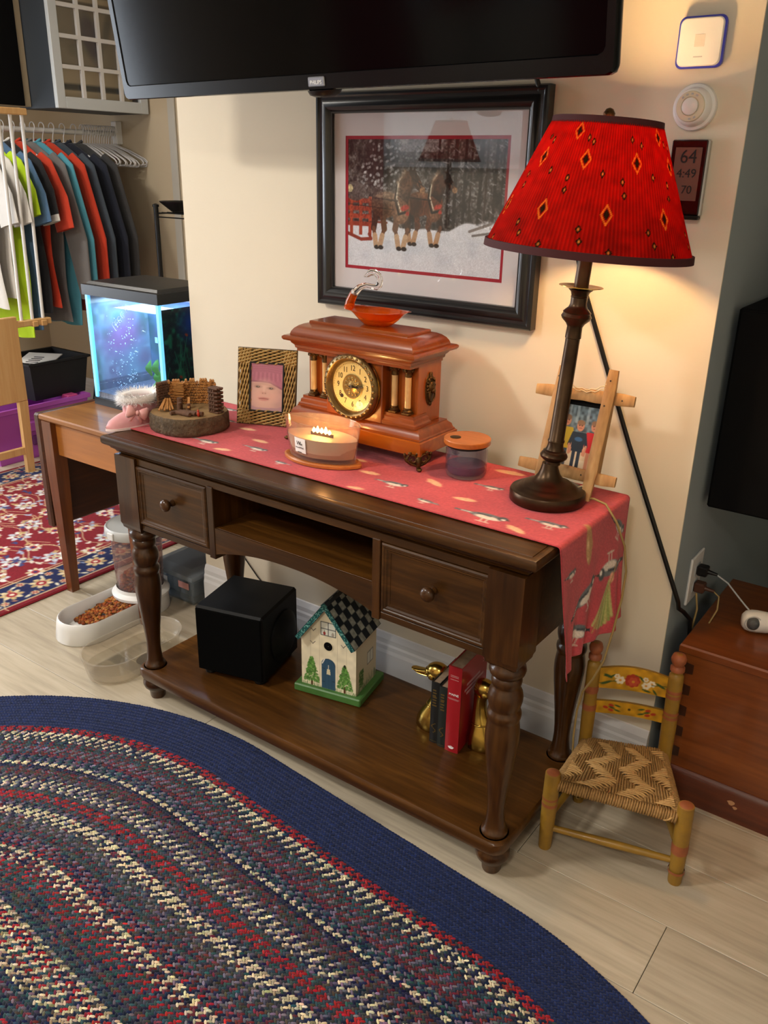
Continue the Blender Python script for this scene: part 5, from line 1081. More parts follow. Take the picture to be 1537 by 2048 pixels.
# ------------------------------------------------------------------ small painted chair
def painted_chair():
    t = thing('painted_chair', 'small yellow painted ladderback chair with a woven rush seat', 'chair', (1.31, -.125, 0))
    o = Vector((1.31, -.125, 0)); L = lambda x, y, z: (x-o.x, y-o.y, z)
    def post(nm, p0, p1, r, bands, top):
        p0, p1 = Vector(L(*p0)), Vector(L(*p1)); d = p1-p0; Lg = d.length; q = d.to_track_quat('Z', 'Y').to_matrix().to_4x4(); M = Matrix.Translation(p0) @ q
        pr = [(r*.80, 0), (r*.86, .004), (r*.93, .05), (r, .09)]
        z = .10
        while z < Lg-.06: pr += [(r*(1+.03*math.sin(z*60)), z)]; z += .02
        if top == 'knob': pr += [(r, Lg-.06), (r*.98, Lg-.052), (r*.72, Lg-.047), (r*.95, Lg-.040), (r*.95, Lg-.033), (r*.66, Lg-.028), (r*.95, Lg-.020), (r*1.02, Lg-.012), (r*.8, Lg-.003), (r*.3, Lg)]
        else: pr += [(r, Lg-.01), (r*.97, Lg-.002), (r*.7, Lg), (.0005, Lg)]
        b = MB().lathe(pr, 20, M).build(nm, 'chair_yellow', t, 50)
        for z0, z1 in bands: MB().lathe([(r*1.04, z0), (r*1.06, (z0+z1)/2), (r*1.04, z1)], 20, M, cap=False).build('red_band', 'chair_red', b, 60)
        if top == 'knob': MB().lathe([(r*.96, Lg-.041), (r*.97, Lg-.032), (r*.68, Lg-.028), (r*.97, Lg-.020), (r*1.04, Lg-.012), (r*.82, Lg-.002), (.0005, Lg+.0006)], 20, M, cap=False).build('finial_paint', 'chair_red', b, 60)
        else: MB().lathe([(r*.99, Lg-.003), (r*.72, Lg+.0006), (.0005, Lg+.0006)], 20, M, cap=False).build('end_paint', 'chair_red', b, 60)
    FL, FR, BL, BR = (1.195, -.245), (1.461, -.173), (1.192, -.060), (1.357, .003)
    post('front_leg', FL+(0,), (1.197, -.247, .203), .0165, ((.118, .126), (.135, .140)), 'flat'); post('front_leg', FR+(0,), (1.458, -.176, .203), .0165, ((.082, .106), (.03, .036)), 'flat')
    post('back_post', BL+(0,), (1.186, -.05, .425), .0150, ((.300, .318), (.255, .27)), 'knob'); post('back_post', BR+(0,), (1.350, .012, .425), .0160, ((.318, .326), (.330, .338), (.265, .272), (.276, .283)), 'knob')
    def bar(nm, a, b, r, z): MB().tube([L(a[0], a[1], z), tuple((Vector(L(a[0], a[1], z))+Vector(L(b[0], b[1], z)))*.5), L(b[0], b[1], z)], [r*.8, r*1.1, r*.8], 10).build(nm, 'chair_yellow', t, 60)
    bar('stretcher', FL, FR, .0085, .055); bar('stretcher', FL, BL, .0075, .075); bar('stretcher', FR, BR, .0075, .075); bar('stretcher', BL, BR, .0075, .085)
    # painted back slats, slightly bowed, crest on the upper one
    a, b = Vector((1.188, -.053, 0)), Vector((1.352, .010, 0)); ax = (b-a).normalized(); nr = Vector((ax.y, -ax.x, 0)); W = (b-a).length
    def slat(z0, h, crest, big):
        cv = Cv(W, h+crest, 110, '#b8871c'); cv.a *= (.85+.3*cv.noise(.012, 5))[..., None]; H = h; r_ = random.Random(1)
        def flower(u, v, r, c, n=6):
            for k in range(n): cv.ell(u+r*.6*math.cos(k*2*PI/n), v+r*.6*math.sin(k*2*PI/n), r*.5, r*.42, c, k*2*PI/n)
            cv.ell(u, v, r*.3, r*.3, '#c98a2a')
        def leaf(u, v, r, a): cv.ell(u, v, r, r*.3, '#2f4a22', a)
        m = W/2
        if big:
            for k in range(10): leaf(m+r_.uniform(-.06, .06), H*.5+r_.uniform(-.018, .018), .008, r_.uniform(-1, 1))
            flower(m-.002, H*.55, .016, '#a2331f', 8); flower(m, H*.5, .011, '#b84a30', 6); flower(m-.028, H*.52, .010, '#d9cdb6'); flower(m-.036, H*.74, .006, '#d9cdb6'); flower(m+.028, H*.40, .009, '#d9cdb6'); flower(m+.040, H*.58, .008, '#e0d6c4'); flower(m+.026, H*.74, .006, '#d9cdb6')
            leaf(m-.058, H*.35, .012, .4); leaf(m-.055, H*.75, .011, -.6); leaf(m+.058, H*.6, .011, -.4); cv.seg([(m-.075, H*.3), (m-.04, H*.45)], .002, '#3f4a20'); cv.seg([(m+.075, H*.7), (m+.04, H*.5)], .002, '#3f4a20')
        else:
            for s in (-1, 1): 
                for q, v in ((.040, .68), (.040, .3), (.052, .5)): cv.ell(m+s*q, H*v, .006, .0035, '#a2331f', s*.3); leaf(m+s*(q-.014), H*v, .007, s*.3)
            cv.ell(m, H*.5, .003, .003, '#3a2a14')
        def fn(X, Y, off):
            u = X/W; top = H+crest*np.sin(PI*u)*.9; y = Y/(H+crest)*top; bow = .010*np.sin(PI*u)
            return (a.x-o.x+ax.x*X-nr.x*(bow+off), a.y-o.y+ax.y*X-nr.y*(bow+off), z0+y)
        cv.build('painted_slat', 'print_satin', t, lambda X, Y: fn(X, Y, -.0035)); 
        m2 = MB(); n = 12
        for off in (-.003, .003): pass
        LL = []
        for k in range(n+1):
            u = k/n; bow = .010*math.sin(PI*u); tp = H+crest*math.sin(PI*u)*.9; bx = a.x-o.x+ax.x*W*u; by = a.y-o.y+ax.y*W*u
            LL.append([(bx-nr.x*(bow+of), by-nr.y*(bow+of), z0+zz) for of, zz in ((-.003, 0), (.004, 0), (.004, tp), (-.003, tp))])
        m2.loops(LL).build('back_slat', 'chair_yellow', t, 40)
    slat(.312, .048, .012, True); slat(.246, .032, 0, False)
    # woven seat: rim rails wrapped with rush, herringbone strands across
    zs = .172; C = [Vector(L(1.206, -.243, zs)), Vector(L(1.448, -.181, zs-.004)), Vector(L(1.352, -.004, zs)), Vector(L(1.196, -.066, zs))]
    cen = sum(C, Vector())/4; C = [cen+(c-cen)*1.0 for c in C]
    for i in range(4):
        p, q = C[i], C[(i+1) % 4]; MB().cyl(tuple(p), tuple(q), .0075, .0075, 8).build('seat_rail', 'chair_yellow', t, 60)
        m = MB(); n = int((q-p).length/.0052); d = (q-p).normalized(); s = Vector((-d.y, d.x, 0)); rr = random.Random(i)
        for k in range(1, n):
            c = p.lerp(q, k/n); tw = rr.uniform(-.25, .25)
            m.tube([tuple(c+s*.0105*math.cos(a)+Vector((0, 0, .0105*math.sin(a)))+d*.0016*math.sin(a+tw)) for a in [2*PI*h/8 for h in range(8)]], .0026*rr.uniform(.85, 1.2), 5, closed=True)
        m.build('rush_wrap', 'rush', t, 80)
    def P(u, v): return (C[0].lerp(C[1], u)).lerp(C[3].lerp(C[2], u), v)
    rr = random.Random(9); ma, mb = MB(), MB(); n = 32
    for k in range(n):                                        # strands across (u) with stepped herringbone floats, and below them strands front to back (v)
        v = .05+.9*(k+.5)/n; sh = (k % 22)/22.0; pts = []
        for h in range(25):
            u = .02+.96*h/24; ph = (u*3.0+abs(((k/n*2.0) % 1.0)-.5)*1.2) % 1.0; z = .0095+.004*math.tanh(5*math.sin(2*PI*ph))-.004*math.sin(PI*u)
            q = P(u, v+.006*math.sin(u*9+k)); pts.append((q.x, q.y, q.z+z+rr.uniform(-.0004, .0004)))
        ma.tube(pts, .0025*rr.uniform(.7, 1.2), 5)
    for k in range(38):
        u = .03+.94*(k+.5)/38; pts = []
        for h in range(25):
            v = .04+.92*h/24; ph = (u*3.0+abs(((v*2.0) % 1.0)-.5)*1.2) % 1.0; z = .0095-.004*math.tanh(5*math.sin(2*PI*ph))-.004*math.sin(PI*u)
            q = P(u, v); pts.append((q.x, q.y, q.z+z))
        mb.tube(pts, .0025*rr.uniform(.7, 1.2), 5)
    ma.build('rush_weft', 'rush_light', t, 80); mb.build('rush_warp', 'rush', t, 80)
    MB().tube([tuple(P(.92+.03*math.sin(a), -.02-.02*math.cos(a))+Vector((.0, -.004, -.002+.006*math.sin(a)))) for a in [2*PI*h/12 for h in range(12)]], .0022, 6, closed=True).build('loose_loop', 'rush_light', t, 80)
pbr('chair_yellow', '#9c7420', .5, coat=.15, var=(38, .8), col2='#7d5f22'); pbr('chair_red', '#7d452c', .5, var=(60, .7), col2='#a25a34'); pbr('rush', '#b48c54', .75, var=(160, .9), col2='#6d4e28'); pbr('rush_light', '#d2ab70', .7, var=(160, .9), col2='#9c7642')
painted_chair()

# ------------------------------------------------------------------ dovetailed chest and bulb
def chest():
    x0, x1, y0, y1, zt = 1.338, 2.02, .098, .50, .407; t = thing('wooden_chest', 'reddish brown wooden chest with dovetailed corners beside the small chair', 'chest', ((x0+x1)/2, (y0+y1)/2, 0)); cx, cy = (x0+x1)/2, (y0+y1)/2
    hx, hy = (x1-x0)/2, (y1-y0)/2
    MB().box(-hx, hx, -hy, hy, .08, .384, .0015).build('body', 'chest_wood', t)
    MB().rects([(0, 0, hx+.012, hy+.012, 0), (0, 0, hx+.012, hy+.012, .07), (0, 0, hx+.009, hy+.009, .078), (0, 0, hx+.002, hy+.002, .084)]).build('base_moulding', 'chest_base', t, 30)
    MB().rects([(0, 0, hx+.004, hy+.004, .384), (0, 0, hx+.010, hy+.010, .388), (0, 0, hx+.010, hy+.010, .403), (0, 0, hx+.007, hy+.007, .407)]).build('lid', 'chest_wood', t, 30)
    for k in range(5):
        z = .108+k*.056; MB().prism([(-.001, 0), (.026, .003), (.026, .027), (-.001, .030)], 0, .0012, TR((-hx, -hy-.0006, z)) @ UP).build('dovetail', 'chest_dark', t)
    for x, z, s in ((.10, .17, .006), (.02, .05, .008), (.03, .04, .005)): MB().prism([(s*math.cos(a)*(1+.3*math.sin(3*a)), s*.8*math.sin(a)) for a in [2*PI*k/9 for k in range(9)]], 0, .0006, TR((x-.2, -hy-(.0004 if z > .09 else .0124), z)) @ UP).build('chip', 'chip_pale', t)
pbr('chip_pale', '#b98c68', .8); wood('chest_base', '#3e170b', '#55230f', '#6b3118', rough=.4, axis=0, scale=.8, coat=.3)
chest()
def bulb():
    t = thing('bulb_camera', 'white bulb-shaped camera with a clear dome, lying on the chest', 'camera', (1.44, .247, .4072), .38)
    A = TR((0, 0, .0262), 0, 0, PI/2)
    MB().lathe([(.0005, -.024), (.014, -.023), (.022, -.016), (.0255, -.004), (.026, .008), (.0245, .03), (.0215, .05), (.0195, .062), (.018, .064)], 36, A).build('body', 'white_plastic', t, 50)
    MB().ball((-.001, -.0165, .0285), (.0165, .0135, .0165), 24, 16).build('clear_dome', 'dome_clear', t, 80)
    MB().lathe([(.0175, 0), (.0195, .002), (.0175, .004)], 30, TR((-.001, -.018, .0285), 0, PI/2), cap=False).build('dome_ring', 'grey_plastic', t, 60)
    MB().lathe([(.0005, 0), (.010, 0), (.010, .008), (.007, .012), (.0005, .013)], 20, TR((-.001, -.014, .0285), 0, PI/2)).build('lens', 'gloss_black', t, 60)
    m = MB()
    for k in range(14): a = k*PI/7; m.box(-.0008, .0008, .020, .0222, .046, .058, 0, A @ Matrix.Rotation(a, 4, 'Z'))
    m.build('vents', 'grey_plastic', t)
    MB().lathe([(.0125, .064), (.0132, .068), (.0125, .071), (.0132, .074), (.0125, .077), (.0132, .08), (.011, .086), (.004, .09)], 24, A).build('screw_cap', 'steel', t, 60)
pbr('dome_clear', '#dfe3e6', .03, trans=.9, ior=1.4)
bulb()
def black_cabinet():
    t = thing('black_cabinet', 'plain black box cabinet hung in the alcove above the chest', 'cabinet', (1.52, .42, .694)); 
    MB().box(-.216, .26, -.208, .3, 0, .44, .004).build('body', 'black_matte', t); MB().box(-.212, .256, -.215, -.206, .004, .436, .003).build('front_panel', 'black_matte', t)
    MB().box(-.03, .03, .298, .88, .1, .3).build('wall_bracket', 'black_matte', t)
    b = thing('dark_bag', 'dark shapeless bag resting on the black cabinet', 'bag', (1.49, .52, 1.1345)); MB().ball((0, 0, .075), (.14, .09, .076), 20, 12).build('bag_body', 'navy_dark', b, 80); MB().tube([(-.05, -.02, .14), (-.04, -.02, .2), (.02, -.02, .215), (.05, -.02, .14)], .008, 8).build('bag_handle', 'black_matte', b, 60)
black_cabinet()

# ------------------------------------------------------------------ pet feeder, water dish, storage box
def stad(x, ym, yp, z, n=14): # stadium outline along y
    P = []
    for k in range(n+1): a = PI*k/n; P.append((x*math.cos(a), yp+x*math.sin(a), z))
    for k in range(n+1): a = PI+PI*k/n; P.append((x*math.cos(a), ym+x*math.sin(a), z))
    return P
def kibble(name, label, pts, loc, size):
    V, F, Cc = [], [], []; r_ = random.Random(12); cols = ['#6d3f1f', '#8a5526', '#7a3a1c', '#a06a30', '#5c331a', '#93471f']
    ico = [(0, 0, -1), (.9, 0, -.3), (.28, .85, -.3), (-.72, .53, -.3), (-.72, -.53, -.3), (.28, -.85, -.3), (.72, .53, .35), (-.28, .85, .35), (-.9, 0, .35), (-.28, -.85, .35), (.72, -.53, .35), (0, 0, 1)]
    fc = [(0, 2, 1), (0, 3, 2), (0, 4, 3), (0, 5, 4), (0, 1, 5), (1, 2, 6), (2, 3, 7), (3, 4, 8), (4, 5, 9), (5, 1, 10), (6, 2, 7), (7, 3, 8), (8, 4, 9), (9, 5, 10), (10, 1, 6), (6, 7, 11), (7, 8, 11), (8, 9, 11), (9, 10, 11), (10, 6, 11)]
    for p in pts:
        a = r_.uniform(0, 6.28); s = size*r_.uniform(.8, 1.2); b = len(V); c = cols[r_.randrange(6)]; cc = [int(c[i:i+2], 16)/255 for i in (1, 3, 5)]
        for x, y, z in ico: V.append((p[0]+s*(x*math.cos(a)-y*math.sin(a)), p[1]+s*(x*math.sin(a)+y*math.cos(a)), p[2]+s*.75*z)); Cc.append(cc)
        F += [(b+i, b+j, b+k) for i, j, k in fc]
    o = raw_mesh(name, np.array(V)-np.array(loc), np.array(F), 'print_matte', None, np.array(Cc)); o.location = loc; tag(o, label, 'pet food', None, 'stuff'); return o
def feeder():
    cx = -.385; t = thing('pet_feeder', 'white gravity pet feeder with a clear tank of brown kibble', 'pet feeder', (cx, -.15, 0)); S = lambda x, ym, yp, z: stad(x, ym, yp, z)
    MB().loops([S(.084, -.135, .10, 0), S(.087, -.135, .10, .004), S(.083, -.132, .10, .05), S(.081, -.13, .10, .066), S(.079, -.128, .10, .069), S(.076, -.127, .10, .066), S(.073, -.125, .10, .03), S(.068, -.12, .10, .018)]).build('bowl_base', 'feeder_white', t, 45)
    MB().lathe([(.066, .05), (.092, .058), (.094, .068), (.088, .074), (.080, .078), (.078, .09)], 40, TR((0, .095, 0)), cap=False).build('tank_collar', 'feeder_white', t, 50)
    MB().lathe([(.074, .075), (.077, .12), (.082, .285), (.080, .285), (.075, .12), (.072, .075)], 48, TR((0, .095, 0)), cap=False).build('tank', 'tank_clear', t, 60)
    ld = MB().lathe([(.084, .272), (.094, .274), (.097, .282), (.096, .300), (.091, .306), (.087, .303), (.084, .302), (.0005, .304)], 48, TR((0, .095, 0))).build('lid', 'feeder_lid', t, 45)
    MB().box(-.014, .014, -.006, .004, .276, .300, .002, TR((0, .0, 0))).box(-.012, .012, .085, .105, .303, .311, .002).build('lid_latch', 'feeder_white', ld)
    r_ = random.Random(3); pts = []
    for k in range(430):
        u, v = r_.uniform(-1, 1), r_.random(); x = cx+.066*u; y = -.15-.125+.0+.17*v; 
        d = math.hypot(min(0, y+.275)/1, u*.066); z = .022+.040*v*(1-.4*u*u)+r_.uniform(-.002, .003); 
        if y < -.30 and abs(u) > .75: continue
        pts.append((x, y, z))
    kibble('bowl_kibble', 'brown kibble heaped in the feeder bowl', pts, (cx, -.2, .02), .0072)
    pts = []
    for k in range(900):
        a = r_.uniform(0, 2*PI); z = .082+.115*r_.random(); top = .15+.045*math.cos(a-.3); 
        if z > top: z = top-.02*r_.random()
        pts.append((cx+.064*math.cos(a)*r_.uniform(.9, 1), -.055+.064*math.sin(a)*r_.uniform(.9, 1), z))
    for k in range(260): a = r_.uniform(0, 2*PI); q = .060*math.sqrt(r_.random()); pts.append((cx+q*math.cos(a), -.055+q*math.sin(a), .15+.045*math.cos(a-.3)*(q/.066)+.006*r_.random()))
    kibble('tank_kibble', 'brown kibble filling half of the clear feeder tank', pts, (cx, -.055, .08), .0075)
    t = thing('water_dish', 'clear plastic oval water dish on the floor by the console leg', 'water dish', (-.128, -.3, 0))
    MB().loops([S(.074, -.062, .062, 0), S(.078, -.066, .066, .003), S(.082, -.07, .07, .04), S(.086, -.074, .074, .071), S(.088, -.076, .076, .075), S(.084, -.072, .072, .075), S(.080, -.068, .068, .04), S(.075, -.063, .063, .008), S(.07, -.058, .058, .006)]).build('dish', 'dish_plastic', t, 50)
    MB().loops([S(.0785, -.0665, .0665, .030), S(.0787, -.0667, .0667, .031)]).build('water', 'water_clear', t)
    MB().ball((.03, .03, .009), (.03, .04, .002), 14, 6).build('sediment', 'silt', t, 60)
    t = thing('storage_box', 'clear lidded plastic storage box under the drop leaf table', 'storage box', (-.345, .165, 0)); w, d = .104, .125
    MB().rects([(0, 0, w-.014, d-.014, 0), (0, 0, w-.012, d-.012, .003), (0, 0, w-.004, d-.004, .095), (0, 0, w, d, .098), (0, 0, w, d, .102), (0, 0, w-.005, d-.005, .102), (0, 0, w-.007, d-.007, .095), (0, 0, w-.015, d-.015, .006)]).build('tub', 'box_clear', t, 35)
    MB().rects([(0, 0, w+.004, d+.004, .096), (0, 0, w+.006, d+.006, .104), (0, 0, w+.003, d+.003, .112), (0, 0, w-.02, d-.02, .115), (0, 0, w-.03, d-.03, .122), (0, 0, w-.035, d-.035, .122)]).build('lid', 'box_lid', t, 35)
    MB().box(-.1005, -.055, -d-.0055, -d+.002, .085, .113, .002).build('latch', 'latch_blue', t)
    MB().box(-.07, -.02, -d+.0005, -d+.002, .04, .082).build('label', 'label_paper', t); MB().box(.035, .085, -d+.0005, -d+.002, .06, .083).build('sticker', 'sticker_pink', t)
    for k in range(4): MB().box(-.07+k*.036, -.04+k*.036, -.09, .09, .012, .075-.008*(k % 2), .004).build('contents', 'box_contents', t)
pbr('feeder_white', '#d3d2cf', .4, spec=.45); pbr('feeder_lid', '#b3b5b4', .4); thin_glass('tank_clear', '#efe6e4', .04, 1.35, .8, haze=.10, hazecol='#c9b4b4'); thin_glass('dish_plastic', '#f8f5f0', .08, 1.4, .8, haze=.12, hazecol='#ece6da'); thin_glass('water_clear', '#f8f8f6', .01, 1.33, 1.0); pbr('silt', '#2c2620', .9)
thin_glass('box_clear', '#e3eaf0', .06, 1.4, .9, haze=.25, hazecol='#b3c0cc'); thin_glass('box_lid', '#dfe6ec', .08, 1.4, .9, haze=.45, hazecol='#a9b5c0'); pbr('latch_blue', '#2b3f8c', .4); pbr('sticker_pink', '#d7a0a0', .6); pbr('box_contents', '#8793a0', .7)
feeder()

# ------------------------------------------------------------------ braided oval rug
def braided_rug():
    A, B = np.array((.41, -1.38)), np.array((1.12, -1.437)); R0 = 1.0; rw = .0117; ax = (B-A)/np.linalg.norm(B-A); nr = np.array((-ax[1], ax[0])); seg = np.linalg.norm(B-A)
    t = thing('braided_rug', 'oval braided rug in mixed colours with a wide navy border', 'rug', ((A[0]+B[0])/2, (A[1]+B[1])/2, 0)); org = np.array(((A[0]+B[0])/2, (A[1]+B[1])/2))
    ang0 = math.atan2(nr[1], nr[0])
    out = []
    for k in range(49): a = ang0+PI*k/48; out.append((A[0]+R0*math.cos(a)-org[0], A[1]+R0*math.sin(a)-org[1]))
    for k in range(49): a = ang0+PI+PI*k/48; out.append((B[0]+R0*math.cos(a)-org[0], B[1]+R0*math.sin(a)-org[1]))
    MB().loops([[(x, y, z) for x, y in out] for z in (0, .0045)]).build('backing', 'rug_under', t)
    hx = lambda s: np.array([int(s[i:i+2], 16) for i in (1, 3, 5)])/255
    N, SL, TE, MV, BR, RD, RM, CR, TN, PU = [hx(c) for c in ('#151c38', '#343a44', '#27434b', '#665e6e', '#443c39', '#8c1f27', '#632832', '#c0b496', '#8b7d66', '#2f2c3e')]
    plan = [(RD, RD, N), (CR, N, CR), (SL, CR, N), (SL, RM, TE), (TE, SL, RM), (MV, RM, SL), (RM, RM, PU), (N, TE, MV), (CR, CR, N), (N, N, PU), (SL, BR, RM), (BR, MV, N), (CR, SL, N), (CR, N, MV), (SL, TE, BR), (RD, RD, SL), (SL, TE, RM), (MV, SL, N), (CR, CR, N), (CR, SL, PU), (SL, MV, BR), (PU, TE, RM), (SL, BR, TE), (MV, N, RM), (RD, SL, N), (CR, CR, SL), (CR, N, RM), (RD, SL, TE), (RD, TE, SL), (TE, SL, N), (RM, BR, SL), (SL, N, TE), (CR, TN, SL), (CR, RD, N), (CR, TN, TE), (RD, SL, CR), (CR, N, TN), (SL, TE, N), (PU, MV, RM), (N, SL, TE)]
    rng = np.random.default_rng(5); nb = 12; row = 0; R = R0-rw/2
    NV = hx('#16234a')
    tpl = np.array([(1, 0, 0), (.45, 1, 0), (-.45, 1, 0), (-1, 0, 0), (-.45, -1, 0), (.45, -1, 0), (.42, .05, 1), (-.42, -.05, 1)], float)
    tf = np.array([(0, 1, 6), (1, 2, 7), (1, 7, 6), (2, 3, 7), (3, 4, 7), (4, 5, 6), (4, 6, 7), (5, 0, 6)])
    while R > .06:
        border = row < nb; st = .0080 if not border else .0078; Lr = 2*seg+2*PI*R; n = int(Lr/st); s = (np.arange(n)+.5)*Lr/n
        P, T = [], []
        Vs, Cs = [], []
        for lane in (-1, 1):
            ss = (s+(Lr/n/2 if lane > 0 else 0)) % Lr; x = np.empty(n); y = np.empty(n); th = np.empty(n)
            r = R+lane*rw*.25
            m1 = ss < seg; m2 = (ss >= seg) & (ss < seg+PI*R); m3 = (ss >= seg+PI*R) & (ss < 2*seg+PI*R); m4 = ss >= 2*seg+PI*R
            def put(m, px, py, ta): x[m], y[m], th[m] = px, py, ta
            u = ss[m1]; put(m1, B[0]-ax[0]*u+nr[0]*r, B[1]-ax[1]*u+nr[1]*r, math.atan2(-ax[1], -ax[0]))
            a = ang0+(ss[m2]-seg)/R; put(m2, A[0]+r*np.cos(a), A[1]+r*np.sin(a), a+PI/2)
            u = ss[m3]-seg-PI*R; put(m3, A[0]+ax[0]*u-nr[0]*r, A[1]+ax[1]*u-nr[1]*r, math.atan2(ax[1], ax[0]))
            a = ang0+PI+(ss[m4]-2*seg-PI*R)/R; put(m4, B[0]+r*np.cos(a), B[1]+r*np.sin(a), a+PI/2)
            keep = y > -1.85; x, y, th = x[keep], y[keep], th[keep]; idx = np.arange(n)[keep]
            th = th+lane*.62+rng.normal(0, .06, len(x)); L = st*.80*(1+rng.normal(0, .06, len(x))); W = rw*.225; Hh = .0036 if not border else .0028
            lx = tpl[None, :, 0]*L[:, None]; ly = tpl[None, :, 1]*W; ca, sa = np.cos(th)[:, None], np.sin(th)[:, None]
            V = np.stack([x[:, None]+lx*ca-ly*sa-org[0], y[:, None]+lx*sa+ly*ca-org[1], .0042+tpl[None, :, 2]*Hh*(1+.15*rng.normal(0, 1, len(x)))[:, None]], -1)
            if border: c = NV[None]*(1+rng.normal(0, .10, (len(x), 1)))
            else:
                tri = plan[int((row-nb)*rw/.0162) % len(plan)]; flip = (row % 2); k3 = (idx+(1 if lane > 0 else 0)+flip) % 3; c = np.array(tri)[k3]; jr = rng.random(len(x)) < .16; c = np.where(jr[:, None], np.array([SL, TE, MV, BR, RM, N])[rng.integers(0, 6, len(x))], c); c = c*(1+rng.normal(0, .12, (len(x), 1)))+rng.normal(0, .02, (len(x), 3))
            Vs.append(V.reshape(-1, 3)); Cs.append(np.repeat(c, 8, 0))
        V = np.concatenate(Vs); C = np.concatenate(Cs); nt = len(V)//8; F = (tf[None]+8*np.arange(nt)[:, None, None]).reshape(-1, 3)
        raw_mesh('border_braid' if border else 'braid_row', V, F, 'rug_wool', t, C)
        row += 1; R -= rw
pbr('rug_under', '#1a2038', .95); vcol('rug_wool', .95, .05, sheen=.25, bump=(1400, .3))
braided_rug()

# ------------------------------------------------------------------ oriental rug
def oriental_rug():
    x0, x1, y0, y1 = -1.97, -.688, -.95, .95; w, h = x1-x0, y1-y0; t = thing('oriental_rug', 'red oriental rug with floral field and navy border, beyond the drop leaf table', 'rug', (x0, y0, 0))
    MB().box(0, w, 0, h, 0, .008, .003).build('pile_base', 'rug_red', t)
    cv = Cv(w-.006, h-.006, 330, '#6f0f1c'); r_ = random.Random(14); W, H = cv.w, cv.h
    cv.rect(.022, W-.022, .022, H-.022, '#c9b58c'); cv.rect(.028, W-.028, .028, H-.028, '#141d4a'); cv.rect(.165, W-.165, .165, H-.165, '#bda67c'); cv.rect(.172, W-.172, .172, H-.172, '#6d1220'); cv.rect(.182, W-.182, .182, H-.182, '#c9b58c'); cv.rect(.187, W-.187, .187, H-.187, '#7a1220')
    def rosette(u, v, r, a, cs):
        for k in range(8): b = a+k*PI/4; cv.ell(u+r*.62*math.cos(b), v+r*.62*math.sin(b), r*.36, r*.22, cs[k % 2], b)
        cv.ell(u, v, r*.42, r*.42, cs[2]); cv.ell(u, v, r*.2, r*.2, cs[3])
    # border flowers
    for k in range(16):
        s = .095+k*(H-.19)/15
        for u in (.095, W-.095): rosette(u, s, .042, k*.4, ('#cbb993', '#b59a6c', '#8d1526', '#d8cdb4')); 
        for u in (.05, .14, W-.05, W-.14): rosette(u, s+.06, .017, k, ('#b9825c', '#cbb993', '#94182a', '#cbb993')); cv.ell(u+.004, s+.03, .014, .006, '#c9c2ac', k)
    for k in range(80): s = r_.random()*H; u = r_.choice((.06, .1, .13, W-.06, W-.1, W-.13)); cv.ell(u+r_.uniform(-.02, .02), s, .010, .004, r_.choice(('#cbb993', '#a5303c', '#8d9bb5', '#b9825c')), r_.random()*3)
    # field: palmettes, blossoms, vines
    def vine(u, v, s, d):
        cv.seg([(u+s*q*.035*d, v+.028*math.sin(q*.9)*s) for q in range(9)], .0045, '#c9b58c', .9)
    fl = []
    for i in range(7):
        for j in range(13):
            u = .23+(W-.46)*(i/6); v = .23+(H-.46)*j/12; fl.append((u+(.04 if j % 2 else -.02), v+.02*math.sin(i*2), i, j))
    for u, v, i, j in fl: vine(u, v+.04, 1, 1 if (i+j) % 2 else -1)
    for u, v, i, j in fl:
        if (i+j) % 2 == 0: rosette(u, v, .050, .3*i, ('#d7d3cc', '#b9bcc6', '#2a2f62', '#d8cdb4')); rosette(u, v, .024, 0, ('#94182a', '#c9b58c', '#cbb993', '#2a2f62'))
        else: rosette(u, v, .036, .2*j, ('#cbb993', '#d7d3cc', '#a5303c', '#2a2f62'))
    for k in range(620):
        u, v = .2+r_.random()*(W-.4), .2+r_.random()*(H-.4); c = r_.choice(('#d3ccbc', '#c0b596', '#9aa3bb', '#b99a6a', '#3a3f70')); a = r_.random()*3; cv.ell(u, v, .020*r_.uniform(.5, 1), .007, c, a, .95); cv.ell(u+.009*math.cos(a+1), v+.009*math.sin(a+1), .010, .005, c, a+1.2, .9)
    cv.grain(.2, 3)
    cv.build('woven_pattern', 'rug_pattern', t, lambda X, Y: (.003+X, .003+Y, .0086+0*X))
pbr('rug_red', '#7d1422', .95); vcol('rug_pattern', .95, .05, sheen=.1, bump=(700, .3)); oriental_rug()
